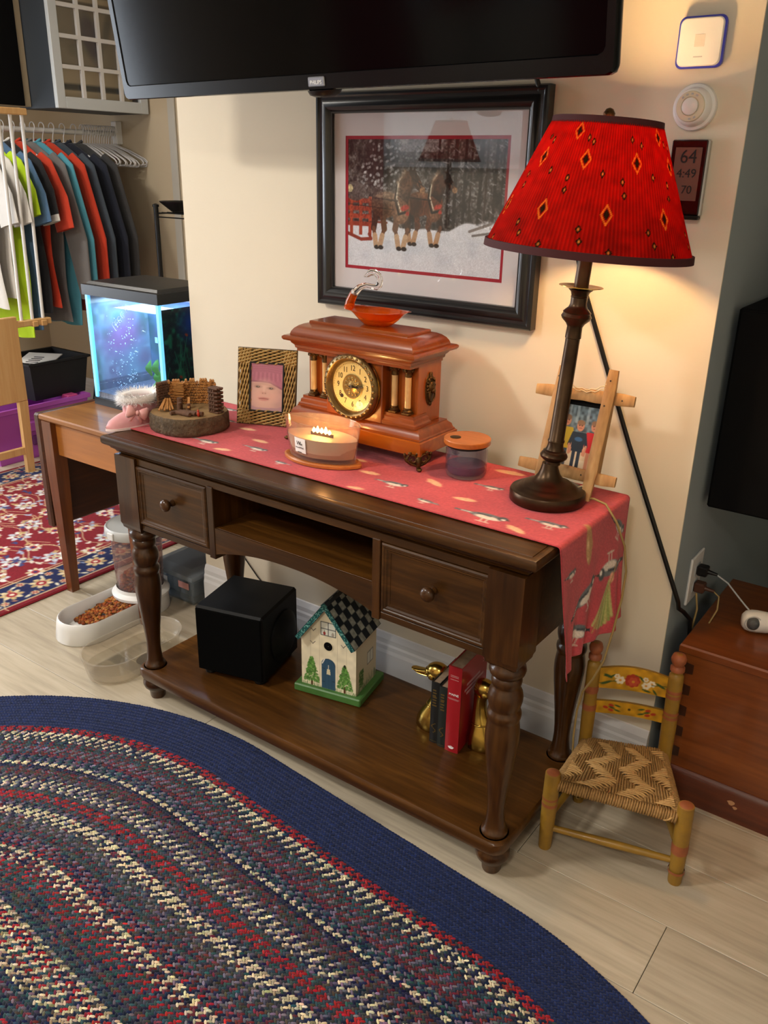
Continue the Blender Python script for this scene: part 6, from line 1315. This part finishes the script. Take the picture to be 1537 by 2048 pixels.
# ------------------------------------------------------------------ drop leaf table
def drop_leaf_table():
    x0, x1, y0, y1, zt = -.702, -.245, -.148, .62, .632; t = thing('drop_leaf_table', 'old honey brown drop leaf table with its leaf hanging, left of the console', 'table', ((x0+x1)/2, (y0+y1)/2, 0)); cx, cy = (x0+x1)/2, (y0+y1)/2
    X, Y = lambda v: v-cx, lambda v: v-cy
    MB().rects([(0, 0, (x1-x0)/2-.004, (y1-y0)/2-.004, zt-.02), (0, 0, (x1-x0)/2, (y1-y0)/2, zt-.015), (0, 0, (x1-x0)/2, (y1-y0)/2, zt-.004), (0, 0, (x1-x0)/2-.004, (y1-y0)/2-.004, zt)]).build('top', 'oak_honey', t, 30)
    MB().box(X(x0)-.034, X(x0)-.003, Y(y0)+.002, Y(y1), .232, zt-.002, .006).build('hanging_leaf', 'oak_dark', t)
    m = MB().box(X(x0)+.045, X(x1)-.02, Y(y0)+.02, Y(y0)+.04, .50, zt-.02); m.build('front_apron', 'oak_apron', t); MB().box(X(x0)+.045, X(x1)-.02, Y(y1)-.04, Y(y1)-.02, .50, zt-.02).build('rear_apron', 'oak_apron', t)
    for x in (x0+.02, x1-.04): MB().box(X(x), X(x)+.018, Y(y0)+.045, Y(y1)-.045, .50, zt-.02).build('side_apron', 'oak_apron', t)
    for x in (-.668, -.281):
        for y in (-.124, .59): MB().rects([(X(x), Y(y), .0145, .0145, 0), (X(x), Y(y), .0235, .0235, .44), (X(x), Y(y), .0235, .0235, zt-.02)]).build('leg', 'oak_leg', t, 30)
wood('oak_apron', '#8a5220', '#a8682c', '#c08040', rough=.42, axis=0, scale=.6, coat=.25, contrast=.35)
drop_leaf_table()

# ------------------------------------------------------------------ aquarium
def aquarium():
    x0, x1, y0, y1, z0, z1 = -.668, -.318, .052, .300, .632, 1.012; w, d = x1-x0, y1-y0; t = thing('aquarium', 'glass aquarium with a black lid, glowing blue edges, on the drop leaf table', 'aquarium', (x0, y0, z0)); h = z1-z0
    MB().rects([(w/2, d/2, w/2+.004, d/2+.004, 0), (w/2, d/2, w/2+.004, d/2+.004, .024), (w/2, d/2, w/2-.008, d/2-.008, .024)]).build('base_trim', 'black_plastic', t)
    MB().rects([(w/2, d/2, w/2+.007, d/2+.007, h-.02), (w/2, d/2, w/2+.007, d/2+.007, h+.012), (w/2, d/2, w/2-.004, d/2-.004, h+.014), (w/2, d/2, w/2-.012, d/2-.012, h+.022), (w/2, d/2, w/2-.016, d/2-.016, h+.0225)]).build('lid', 'lid_black', t, 30)
    zb, zt = .024, h-.02; g = .005
    for nm, b in (('front_glass', (0, w, 0, g)), ('right_glass', (w-g, w, g, d-g)), ('left_glass', (0, g, g, d-g))): MB().box(b[0], b[1], b[2], b[3], zb, zt).build(nm, 'tank_glass', t)
    for x, y in ((-.001, -.001), (w-.011, -.001), (w-.011, d-.011)): MB().box(x, x+.012, y, y+.012, zb, zt, .001).build('corner_edge', 'edge_glow', t)  # emission stands in for tank light carried along the glass edges
    # murky backdrop inside, with blurred reflections painted into its colour
    bw, bh = w-.012, zt-zb; cv = Cv(bw, bh, 120, '#8fa2b4'); n1, n2, n3 = cv.noise(.05, 1), cv.noise(.022, 2), cv.noise(.07, 3)
    cv.mixm(np.clip((n1-.45)*3, 0, 1), '#837b93', .9); cv.mixm(np.clip((n3-.5)*3, 0, 1), '#65887e', .85); cv.mixm(np.clip((n2-.6)*3, 0, 1), '#9fb0c0', .5); cv.ell(bw*.45, bh*.58, bw*.28, bh*.12, '#a8689c', .2, .8, .05); cv.ell(bw*.3, bh*.45, .03, .03, '#a05a78', 0, .7, .03); cv.rect(0, bw, 0, bh*.14, '#5b5f78', .6); cv.ell(bw*.2, bh*.95, .08, .03, '#3f5f52', 0, .7, .04)
    cv.build('backdrop', 'print_matte', t, lambda X, Y: (.006+X, d-.008+0*X, zb+Y))
    lw = d-.02; cl = Cv(lw, bh, 84, '#8799ab'); a1, a2 = cl.noise(.05, 11), cl.noise(.02, 12); cl.mixm(np.clip((a1-.45)*3, 0, 1), '#857891', .9); cl.mixm(np.clip((.45-a1)*3, 0, 1), '#5c7c74', .9); cl.mixm(np.clip((a2-.6)*3, 0, 1), '#b4c3d0', .5); cl.ell(lw*.5, bh*.55, .08, .05, '#a0588c', .3, .7, .05); cl.rect(0, lw, 0, bh*.15, '#565a70', .6)
    cl.build('left_backdrop', 'print_matte', t, lambda X, Y: (.0068+0*X, .012+X, zb+Y))
    rw, rh = d-.03, bh-.03; cr = Cv(rw, rh, 90, '#0b1c26'); a, b = cr.noise(.016, 5), cr.noise(.006, 6); cr.mixm(np.clip((a*.6+b*.5-.5)*3, 0, 1), '#12553f', .9); cr.mixm(np.clip((a-.62)*4, 0, 1), '#1d8a62', .7); cr.ell(rw*.6, rh*.82, .05, .05, '#0b3fa8', 0, .8, .06); cr.rect(0, rw, 0, rh*.22, '#1a1715', .75); r_ = random.Random(5)
    for k in range(40): u = r_.random()*rw; v = rh*r_.uniform(.1, .5); cr.seg([(u, v), (u+r_.uniform(-.02, .02), v+r_.uniform(.03, .09))], .0025, r_.choice(('#1f7a4c', '#35a070', '#0e4f6b')), .8)
    for u, v in ((.45, .72), (.7, .45), (.3, .3)): cr.ell(rw*u, rh*v, .007, .004, '#c0401f', -.5)
    cr.build('side_backdrop', 'print_matte', t, lambda X, Y: (w-.0068+0*X, .012+X, zb+.012+Y)); 
    MB().box(.006, w-.008, .006, d-.009, zb, zb+.018).build('gravel', 'gravel', t)
    wt = MB().box(.0055, w-.0075, .0055, d-.0095, zb+.018, zt-.03).build('water', 'tank_water', t)
    r_ = random.Random(6); m = MB()
    for k in range(150):
        s = r_.choice((0, 1, 1)); u = (.17, .36)[s]*w+r_.gauss(0, .012 if s else .006)+(r_.random()-.5)*.01; z = zb+.03+.24*r_.random()**1.3; m.ball((u, .03+.05*r_.random(), z), r_.uniform(.0009, .0022), 6, 5)
    m.build('bubbles', 'bubble', t, kind='stuff')
    for k in range(9):
        u = .78*w+r_.uniform(-.045, .04); z = zb+.03+r_.random()*.09; m = MB(); a = r_.uniform(0, 6.28); m.sheet(lambda p, q: (u+.030*(p-.5)*math.cos(a)*math.sin(PI*(q*.9+.05)), .04+.02*math.sin(k)+.006*math.cos(6*q), z+.05*q-.008*abs(p-.5)), 3, 5); m.build('plant_leaf', 'plant_green', t, 80)
    for k, (u, z, c) in enumerate(((.42, .2, 'fish_white'), (.6, .235, 'fish_white'), (.47, .165, 'fish_white'))): MB().ball((u*w, .05, zb+z), (.006, .0018, .0028), 10, 6).loops([[(u*w+.005, .05, zb+z-.0005), (u*w+.005, .051, zb+z)], [(u*w+.011, .05, zb+z-.003), (u*w+.011, .051, zb+z+.003)]], closed=False, cap0=False, cap1=False).build('fish', c, t, 60)
    # hand writing on the front pane, running up to the right
    S = TR((.185, -.0008, zt-.042)) @ UP @ Matrix.Rotation(.80, 4, 'Z'); m = MB(); st = lambda P: m.tube([(x*.00125, y*.00125, 0) for x, y in P], .0008, 5, S)
    st([(-52, -9), (-58, -9), (-58, 13), (-50, 13)]); st([(-34, -8), (-45, -8), (-45, 9), (-34, 9)]); st([(-45, 1), (-37, 1)])
    for o in (-24, -6): st([(o+7*math.cos(a), 8*math.sin(a)) for a in [.7+k*.45 for k in range(11)]]+[(o+1, -1), (o+6, -1)])
    st([(12, -8), (14, 8), (19, -2), (24, 8), (27, -8)]); m.build('pen_marks', 'pen_white', t, 80)
    MB().box(w-.024, w-.013, -.0012, 0, .245, .262).build('sticker', 'edge_glow', t)
    ld = bpy.data.lights.new('tank_light', 'AREA'); ld.shape = 'RECTANGLE'; ld.size = w*.8; ld.size_y = d*.6; ld.energy = TANK_POWER; ld.color = (.72, .90, 1)
    lo = bpy.data.objects.new('tank_light', ld); COL.objects.link(lo); lo.parent = t; lo.location = (w/2, d/2, zt-.012)
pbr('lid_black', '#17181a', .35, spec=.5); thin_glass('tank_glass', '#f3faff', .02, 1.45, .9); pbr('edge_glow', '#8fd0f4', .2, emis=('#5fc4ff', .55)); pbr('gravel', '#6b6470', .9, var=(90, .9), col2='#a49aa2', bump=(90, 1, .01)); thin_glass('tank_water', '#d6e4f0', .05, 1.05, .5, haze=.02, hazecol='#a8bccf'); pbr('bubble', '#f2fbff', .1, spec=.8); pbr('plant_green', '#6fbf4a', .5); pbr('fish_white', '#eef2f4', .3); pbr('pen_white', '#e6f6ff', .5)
aquarium()

# ------------------------------------------------------------------ closet corner: rod, hangers, shirts
RX, RZ = -2.25, 1.522
t = thing('clothes_rod', 'white clothes rod carrying shirts and plastic hangers', 'clothes rod', (RX, 1.1, RZ)); MB().cyl((0, -1.0, 0), (0, .385, 0), .0125, .0125, 16).build('rod', 'white_plastic', t, 60); MB().box(-.02, .02, .36, .399, -.05, .06, .003).build('bracket', 'white_plastic', t); MB().box(-.02, .02, -1.03, -1.0, -.05, .93, .003).build('hanging_strap', 'white_plastic', t)
def hanger_geo(m, sc=1.0):
    hk = [(.0 + .021*math.cos(a), 0, .004+.021*math.sin(a)) for a in [PI*1.02-k*PI*1.22/12 for k in range(13)]]+[(.004, 0, -.035), (0, 0, -.065)]
    m.tube(hk, .0022, 6); w = .205*sc
    m.tube([(0, 0, -.062), (w*.5, 0, -.095), (w*.93, 0, -.135), (w, 0, -.148), (w*.97, 0, -.160), (w*.9, 0, -.163), (-w*.9, 0, -.163), (-w*.97, 0, -.160), (-w, 0, -.148), (-w*.93, 0, -.135), (-w*.5, 0, -.095), (0, 0, -.062)], .0038, 6)
    return m
h0 = hanger_geo(MB()).build('plastic_hanger', 'hanger_white' if 'hanger_white' in MATS else pbr('hanger_white', '#d9d8dc', .35), None, 80)
hangs = []
def put_hanger(y, rz, label, group, first=[True]):
    if first[0]: o = h0; first[0] = False
    else: o = h0.copy(); COL.objects.link(o)
    o.location = (RX, y, RZ+.0103); o.rotation_euler = (0, random.uniform(-.04, .04), rz); tag(o, label, 'hanger', group); return o
def shirt(y, col, length, label, wd=.235, longs=False, sleeve=None, rz=0.0, second=None, slv=.23):
    t = thing('shirt', label, 'shirt', (RX, y, RZ), rz, 'shirts hanging on the rod'); r_ = random.Random(int(y*1000)); ph = r_.random()*6; LL = []; n = 36
    rows = [(-.052, .055, .010), (-.060, .085, .020), (-.080, .125, .022), (-.105, .175, .022), (-.135, .212, .024)]+[(-.17-(length-.17)*k/10, wd*(1+.05*math.sin(k*.8+ph))*(.94+.06*k/10), .017+.006*k/10) for k in range(11)]
    for q, (z, w, th) in enumerate(rows):
        fo = min(1, max(0, (q-4)/6)); LL.append([(w*math.cos(a), th*math.sin(a)*(1 if abs(math.sin(a)) < 2 else 1)+fo*.008*math.sin(5*math.cos(a)*2.2+ph+q*.12), z-.004*fo*math.sin(7*math.cos(a)+ph)) for a in [2*PI*k/n for k in range(n)]])
    MB().loops(LL, cap0=True, cap1=False).build('body', col, t, 80)
    for s in (-1, 1):
        L = .58 if longs else slv; P = [Vector((s*.185, 0, -.132)), Vector((s*.225, .004, -.175)), Vector((s*(.225+.10*min(1, L/.3)), .006, -.175-L*.55)), Vector((s*(.225+.13*min(1, L/.3)), .006, -.175-L))]
        LS = []
        for q, (p, r) in enumerate(zip(P, (.05, .075, .078, .072 if not longs else .04))):
            tg = (P[min(q+1, 3)]-P[max(q-1, 0)]).normalized(); si = Vector((-tg.z, 0, tg.x)); LS.append([tuple(p+si*(r*math.cos(a))+Vector((0, 1, 0))*(.016*math.sin(a))) for a in [2*PI*k/16 for k in range(16)]])
        sl = MB().loops(LS, cap0=False, cap1=False).build('sleeve', sleeve or col, t, 80)
        if second:
            e = LS[-1]; MB().loops([[tuple(Vector(p)*1.0+Vector((0, 0, .0))) for p in e], [tuple(Vector(p)+(P[3]-P[2]).normalized()*.03) for p in e]], cap0=False, cap1=False).build('cuff', second, sl, 80)
    MB().tube([(.055*math.cos(a), .012*math.sin(a), -.052+.010*math.cos(2*a)) for a in [2*PI*k/16 for k in range(16)]], .006, 6, closed=True).build('collar', second or col, t, 80)
    put_hanger(y, rz, 'white plastic hanger inside the '+label.replace(' hanging', ''), 'hangers holding shirts')
for nm, c in (('cl_white', '#d3d0cb'), ('cl_neon', '#b4d61f'), ('cl_grey', '#6e6c6c'), ('cl_slate', '#3d4854'), ('cl_black', '#1f2024'), ('cl_orange', '#c23a20'), ('cl_teal', '#4f97ac'), ('cl_blue', '#4f6f94'), ('cl_navy', '#1c2130'), ('cl_char', '#3a3a3c'), ('cl_brown', '#6a5f57')): pbr(nm, c, .9, sheen=.15, var=(12, .8), col2=c, bump=(30, .25, .01))
SH = [(.60, 'cl_white', .78, 'white tee shirt hanging nearest the left edge', {}), (.655, 'cl_white', .74, 'white tee shirt hanging just left of the neon shirt', {}), (.715, 'cl_neon', .93, 'neon yellow green shirt hanging on the rod', dict(slv=.2)), (.775, 'cl_blue', .90, 'blue grey shirt hanging right of the neon shirt', {}), (.825, 'cl_black', .82, 'black tee shirt with white cuffs hanging on the rod', dict(second='cl_white', slv=.2)), (.880, 'cl_orange', .80, 'orange red shirt hanging beside the black shirt', dict(slv=.26)), (.935, 'cl_grey', .88, 'grey shirt hanging between the two orange shirts', dict(longs=True)), (.985, 'cl_teal', .90, 'teal blue shirt hanging beside the grey shirt', dict(longs=True)), (1.035, 'cl_orange', .84, 'second orange shirt hanging right of the teal one', dict(longs=True)), (1.09, 'cl_slate', .70, 'dark slate shirt hanging right of the orange shirts', dict(longs=True)), (1.15, 'cl_navy', .80, 'dark navy shirt hanging near the empty hangers', dict(longs=True)), (1.215, 'cl_char', .86, 'charcoal long shirt hanging last before the empty hangers', dict(longs=True))]
for y, c, L, lb, kw in SH: shirt(y, c, L, lb, rz=random.uniform(-.05, .05), **kw)
ORD = 'first second third fourth fifth sixth seventh eighth ninth tenth eleventh twelfth thirteenth fourteenth fifteenth'.split()
for k in range(15): put_hanger(1.262+k*.0145, -.10+.02*k+random.uniform(-.06, .06), 'empty white plastic hanger, %s from the charcoal shirt' % ORD[k], 'empty hangers')
pbr('pink_pl', '#a5606a', .5); pbr('pink_head', '#7d3a44', .8)
# dusting wand hooked on the wall, wire shelf
t = thing('pink_wand', 'thin pink handled duster hanging on the far wall', 'duster', (-2.24, 1.485, .84)); MB().tube([(-.05, 0, .62), (-.03, -.004, .42), (0, -.008, .18)], .006, 8).build('handle', 'pink_pl', t, 80); MB().loops([[(x, -.01-dy, z) for x, dy in ((-w2, 0), (w2, 0), (w2, .014), (-w2, .014))] for z, w2 in ((0, .045), (.06, .035), (.12, .016), (.19, .007))]).build('head', 'pink_head', t)
def wire_rack():
    t = thing('wire_rack', 'black wire shelf rack half hidden behind the cream wall', 'shelf rack', (-1.28, 1.22, 0))
    for x in (-.245, .245):
        for y in (-.13, .13): MB().cyl((x, y, 0), (x, y, 1.2), .0115, .0115, 12).lathe([(.015, 1.2), (.015, 1.21), (.003, 1.215)], 12, TR((x, y, 0))).build('post', 'black_plastic', t, 50)
    for z in (.12, .62, 1.175):
        m = MB()
        for k in range(9): m.cyl((-.245, -.13+.0325*k, z), (.245, -.13+.0325*k, z), .0022, .0022, 6)
        for s in (-.13, .13): m.cyl((-.245, s, z-.018), (.245, s, z-.018), .003, .003, 6)
        for x in (-.245, 0, .245): m.cyl((x, -.13, z-.004), (x, .13, z-.004), .003, .003, 6)
        m.build('wire_shelf', 'black_plastic', t, 60)
    b = thing('black_dish', 'black dish on top of the wire rack', 'dish', (-1.44, 1.16, 1.181)); MB().lathe([(.04, 0), (.045, .004), (.09, .04), (.093, .045), (.088, .043), (.04, .008)], 28).build('dish_body', 'black_plastic', b, 50); MB().lathe([(.03, .0), (.03, .004)], 16).build('dish_foot', 'black_plastic', b)
wire_rack()

# ------------------------------------------------------------------ upper cabinet with a gridded glass door
def glass_cabinet():
    x, y0, y1, z0, z1 = -2.0, .965, 1.488, 1.612, 2.32; t = thing('glass_door_cabinet', 'dark wall cabinet with a pale gridded glass door above the clothes rod', 'cabinet', (x, (y0+y1)/2, z0)); hy = (y1-y0)/2; H = z1-z0
    MB().box(-.30, -.02, -hy, -hy+.018, 0, H).box(-.30, -.02, hy-.018, hy, 0, H).box(-.30, -.02, -hy+.018, hy-.018, 0, .018).box(-.30, -.02, -hy+.018, hy-.018, H-.018, H).box(-.30, -.285, -hy+.018, hy-.018, .018, H-.018).build('carcass', 'cab_slate', t)
    dr = MB().box(-.02, .004, -hy, -hy+.045, 0, H, .002).box(-.02, .004, hy-.045, hy, 0, H, .002).box(-.02, .004, -hy+.045, hy-.045, 0, .05, .002).box(-.02, .004, -hy+.045, hy-.045, H-.05, H, .002).build('door_frame', 'door_grey', t)
    m = MB(); iw = 2*hy-.09
    for k in (1, 2, 3): MB().box(-.012, .003, -hy+.045+iw*k/4-.0085, -hy+.045+iw*k/4+.0085, .05, H-.05).build('muntin', 'white_paint', dr)
    for k in (1, 2, 3, 4): zz = .05+k*.125; MB().box(-.0125, .0025, -hy+.045, hy-.045, zz-.0085, zz+.0085).build('muntin', 'white_paint', dr)
    MB().box(-.016, -.013, -hy+.045, hy-.045, .05, H-.05).build('glass', 'picture_glass', dr)
    # print standing behind the glass
    w, h = iw, H-.12; cv = Cv(w, h, 70, '#b8a98c'); cv.rect(0, w, .03, .055, '#1c2322'); cv.rect(0, w, h-.16, h-.13, '#1c2322'); cv.rect(.02, w-.02, .13, .40, '#3a3733'); cv.rect(.026, w-.026, .136, .394, '#8f8573'); cv.ell(w*.5, .26, .05, .10, '#4a4654', .3, .8, .03); cv.ell(w*.72, .3, .02, .07, '#5d5a52', -.3, .7, .02); cv.ell(w*.3, .2, .05, .03, '#77705f', 0, .7, .02)
    cv.build('print_inside', 'print_matte', t, lambda X, Y: (-.06+0*X, -hy+.045+X, .055+Y)); MB().box(-.064, -.061, -hy+.045, hy-.045, .05, H-.06).build('print_board', 'cab_tan', t)
    b = thing('black_wall_box', 'tall black panelled wall cabinet at the top left edge', 'cabinet', (-2.2, .74, 1.619)); MB().box(-.25, 0, -.19, .185, 0, .7, .003).build('carcass', 'cab_tan', b); MB().box(0, .012, -.19, .185, .002, .7, .002).build('black_door', 'black_matte', b); MB().box(-.25, 0.002, .1855, .222, 0, .7, .002).build('side_panel', 'cab_tan', b)
pbr('cab_slate', '#3c434c', .5); pbr('door_grey', '#c9d0d6', .45); pbr('cab_tan', '#b3a388', .7)
glass_cabinet()

# ------------------------------------------------------------------ folding rack with white dowels, bins
def drying_rack():
    t = thing('dowel_rack', 'wooden folding rack with white upright dowels in front of the shirts', 'rack', (-1.862, .5, 0)); X = 0; Y = lambda v: v-.5
    MB().box(-.012, .012, Y(.10), Y(.525), .352, .735, .003).build('board', 'pine', t)
    MB().loops([[(-.012, Y(.476), 0), (.012, Y(.476), 0), (.012, Y(.512), 0), (-.012, Y(.512), 0)], [(-.012, Y(.48), .352), (.012, Y(.48), .352), (.012, Y(.524), .352), (-.012, Y(.524), .352)]]).build('leg', 'pine', t); MB().box(-.012, .012, Y(.10), Y(.14), 0, .352).build('leg', 'pine', t)
    MB().box(-.010, .010, Y(.14), Y(.48), .10, .135, .002).build('stretcher', 'pine', t)
    MB().box(-.022, .0115, Y(.10), Y(.70), .685, .712, .003).build('lower_rail', 'pine', t); MB().box(-.022, .0115, Y(.10), Y(.705), 1.565, 1.592, .003).build('upper_rail', 'pine', t)
    for y in (.56, .615, .67): MB().cyl((-.01, Y(y), .70), (-.01, Y(y+.02), 1.57), .0075, .0075, 10).build('dowel', 'white_plastic', t, 60)
    for y in (.16, .3): MB().cyl((-.01, Y(y), .70), (-.01, Y(y), 1.57), .0075, .0075, 10).build('dowel', 'white_plastic', t, 60)
    for y in (.60, .645): MB().box(-.024, .018, Y(y), Y(y+.028), .68, .705, .003).build('clip', 'pine', t)
drying_rack()
def bins():
    t = thing('purple_tote', 'purple plastic tote on the floor under the black bin', 'storage bin', (-2.22, .70, 0)); hx, hy = .20, .27
    m = MB().rects([(0, 0, hx-.03, hy-.03, 0), (0, 0, hx-.025, hy-.025, .01), (0, 0, hx-.004, hy-.004, .25), (0, 0, hx+.008, hy+.008, .255), (0, 0, hx+.008, hy+.008, .275), (0, 0, hx-.008, hy-.008, .275), (0, 0, hx-.012, hy-.012, .25), (0, 0, hx-.035, hy-.035, .012)]); m.build('tub', 'tote_purple', t, 30)
    MB().box(hx-.018, hx+.006, -.13, .13, .14, .20, .01).build('handle_bar', 'tote_purple', t); MB().box(hx-.022, hx-.006, -.07, .07, .07, .12, .012).build('grip_shade', 'tote_shadow', t)  # darker purple block stands in for shade inside the hand grip
    MB().box(-.03, .03, -.03, .03, .255, .283, .004, TR((.17, .18, 0))).build('latch', 'tote_pink', t)
    t = thing('black_bin', 'black open bin holding white papers on the purple tote', 'storage bin', (-2.20, .845, .2755)); hx, hy = .15, .165
    MB().rects([(0, 0, hx-.02, hy-.02, 0), (0, 0, hx, hy, .175), (0, 0, hx+.012, hy+.012, .18), (0, 0, hx+.012, hy+.012, .19), (0, 0, hx-.006, hy-.006, .19), (0, 0, hx-.028, hy-.028, .008)]).build('tub', 'navy_dark', t, 30)
    p = MB().box(-.09, .09, -.10, .08, 0, .004, 0, TR((.02, -.03, .175), .5, .18)).build('paper_stack', 'label_paper', None); p.location = (-2.20, .845, .2755); tag(p, 'white printed papers sticking out of the black bin', 'papers')
    m = MB(); 
    for k in range(5): m.box(-.05+.004*k, .02, -.07+k*.022, -.062+k*.022, .0042, .0048, 0, TR((.02, -.03, .175), .5, .18))
    o = m.build('printed_lines', 'black_matte', p)
    t = thing('teal_bag', 'crumpled teal bag on the floor between the bin and the aquarium', 'bag', (-2.05, 1.18, 0)); LL = []
    for z, r in ((0, .10), (.04, .13), (.2, .125), (.36, .10), (.46, .06), (.50, .08)): LL.append([(r*math.cos(2*PI*k/22)*(1+.08*math.sin(5*k)), r*math.sin(2*PI*k/22)*(1+.08*math.cos(3*k+z*9)), z) for k in range(22)])
    MB().loops(LL).build('bag_body', 'teal_cloth', t, 80); MB().tube([(-.04, 0, .48), (-.03, 0, .60), (.03, 0, .60), (.04, 0, .48)], .006, 7).build('bag_handle', 'teal_cloth', t, 60)
    t = thing('white_bag', 'white plastic bag lying in front of the teal bag', 'bag', (-1.86, 1.02, 0)); LL = []
    for z, r in ((0, .09), (.03, .11), (.10, .10), (.16, .05), (.17, .01)): LL.append([(r*math.cos(2*PI*k/20)*(1+.12*math.sin(4*k+z*20)), r*math.sin(2*PI*k/20)*(1+.1*math.cos(3*k)), z) for k in range(20)])
    MB().loops(LL).build('bag_body', 'label_paper', t, 80); MB().box(-.03, .03, -.003, .003, .155, .20).build('bag_tie', 'label_paper', t)
    t = thing('woven_mat', 'black and white woven mat on the floor beyond the purple tote', 'mat', (-1.75, 1.18, 0)); cv = Cv(.5, .42, 60, '#2b2a2e'); 
    for i in range(16):
        for j in range(14): cv.ell(.5*(i+.5+.5*(j % 2))/16, .42*(j+.5)/14, .0105, .006, '#b9b4ae' if (i*3+j) % 4 else '#5b5860', .4)
    MB().box(-.25, .25, -.21, .21, 0, .010, .003).build('mat_base', 'navy_dark', t); cv.build('weave', 'print_matte', t, lambda X, Y: (X-.25, Y-.21, .0106+0*X))
pbr('tote_purple', '#b258be', .4, spec=.4); pbr('tote_shadow', '#6a2f72', .6); pbr('tote_pink', '#c04a86', .4); pbr('teal_cloth', '#0f5a60', .8)
bins()
# ------------------------------------------------------------------ side of the room seen only in reflections
def curtain(label, x0, x1, z0, z1, ph):
    t = thing('red_curtain', label, 'curtain', ((x0+x1)/2, ROOM['y0']+.075, z0)); w = x1-x0
    MB().sheet(lambda u, v: (-w/2+w*u, .022*math.sin(u*w*75+ph)*(.6+.4*(1-v))+.006*math.sin(u*31), (z1-z0)*v), 60, 6).build('cloth', 'curtain_red', t, 80)
    MB().cyl((-w/2-.04, 0, z1-z0+.012), (w/2+.04, 0, z1-z0+.012), .011, .011, 10).build('rod', 'bronze', t, 60)
    for o in t.children:
        if o.name.startswith('cloth'): m = o.modifiers.new('thick', 'SOLIDIFY'); m.thickness = .003
pbr('curtain_red', '#8c1a1e', .85, sheen=.2)
curtain('long red curtain on the wall behind the camera, left of the high window', -2.72, -2.06, .25, 2.2, 0); curtain('long red curtain on the wall behind the camera, right of the high window', -.98, -.45, .25, 2.2, 1)
def dresser():
    t = thing('dark_dresser', 'dark wooden dresser behind the camera below the high window', 'dresser', (-1.2, -3.0, 0)); MB().box(-.45, .45, -.25, .25, .06, .92, .004).build('body', 'chest_dark', t); MB().box(-.47, .47, -.27, .27, .92, .94, .004).build('top', 'chest_dark', t)
    for k in range(3):
        d = MB().box(-.42, .42, .25, .262, .10+k*.27, .35+k*.27, .004).build('drawer', 'chest_wood', t)
        for x in (-.2, .2): MB().lathe([(.008, 0), (.008, .01), (.016, .018), (.001, .026)], 14, TR((x, .262, .225+k*.27), 0, -PI/2)).build('knob', 'brass', d, 50)
    for x in (-.42, .42):
        for yy in (-.22, .22): MB().box(x-.025, x+.025, yy-.025, yy+.025, 0, .06).build('foot', 'chest_dark', t)
dresser()
table_lamp('second red shaded candlestick lamp on the dark dresser, seen in the picture glass', (-1.2, -2.93, .94), 0.0, (1, 0), 1.2, 0.3)
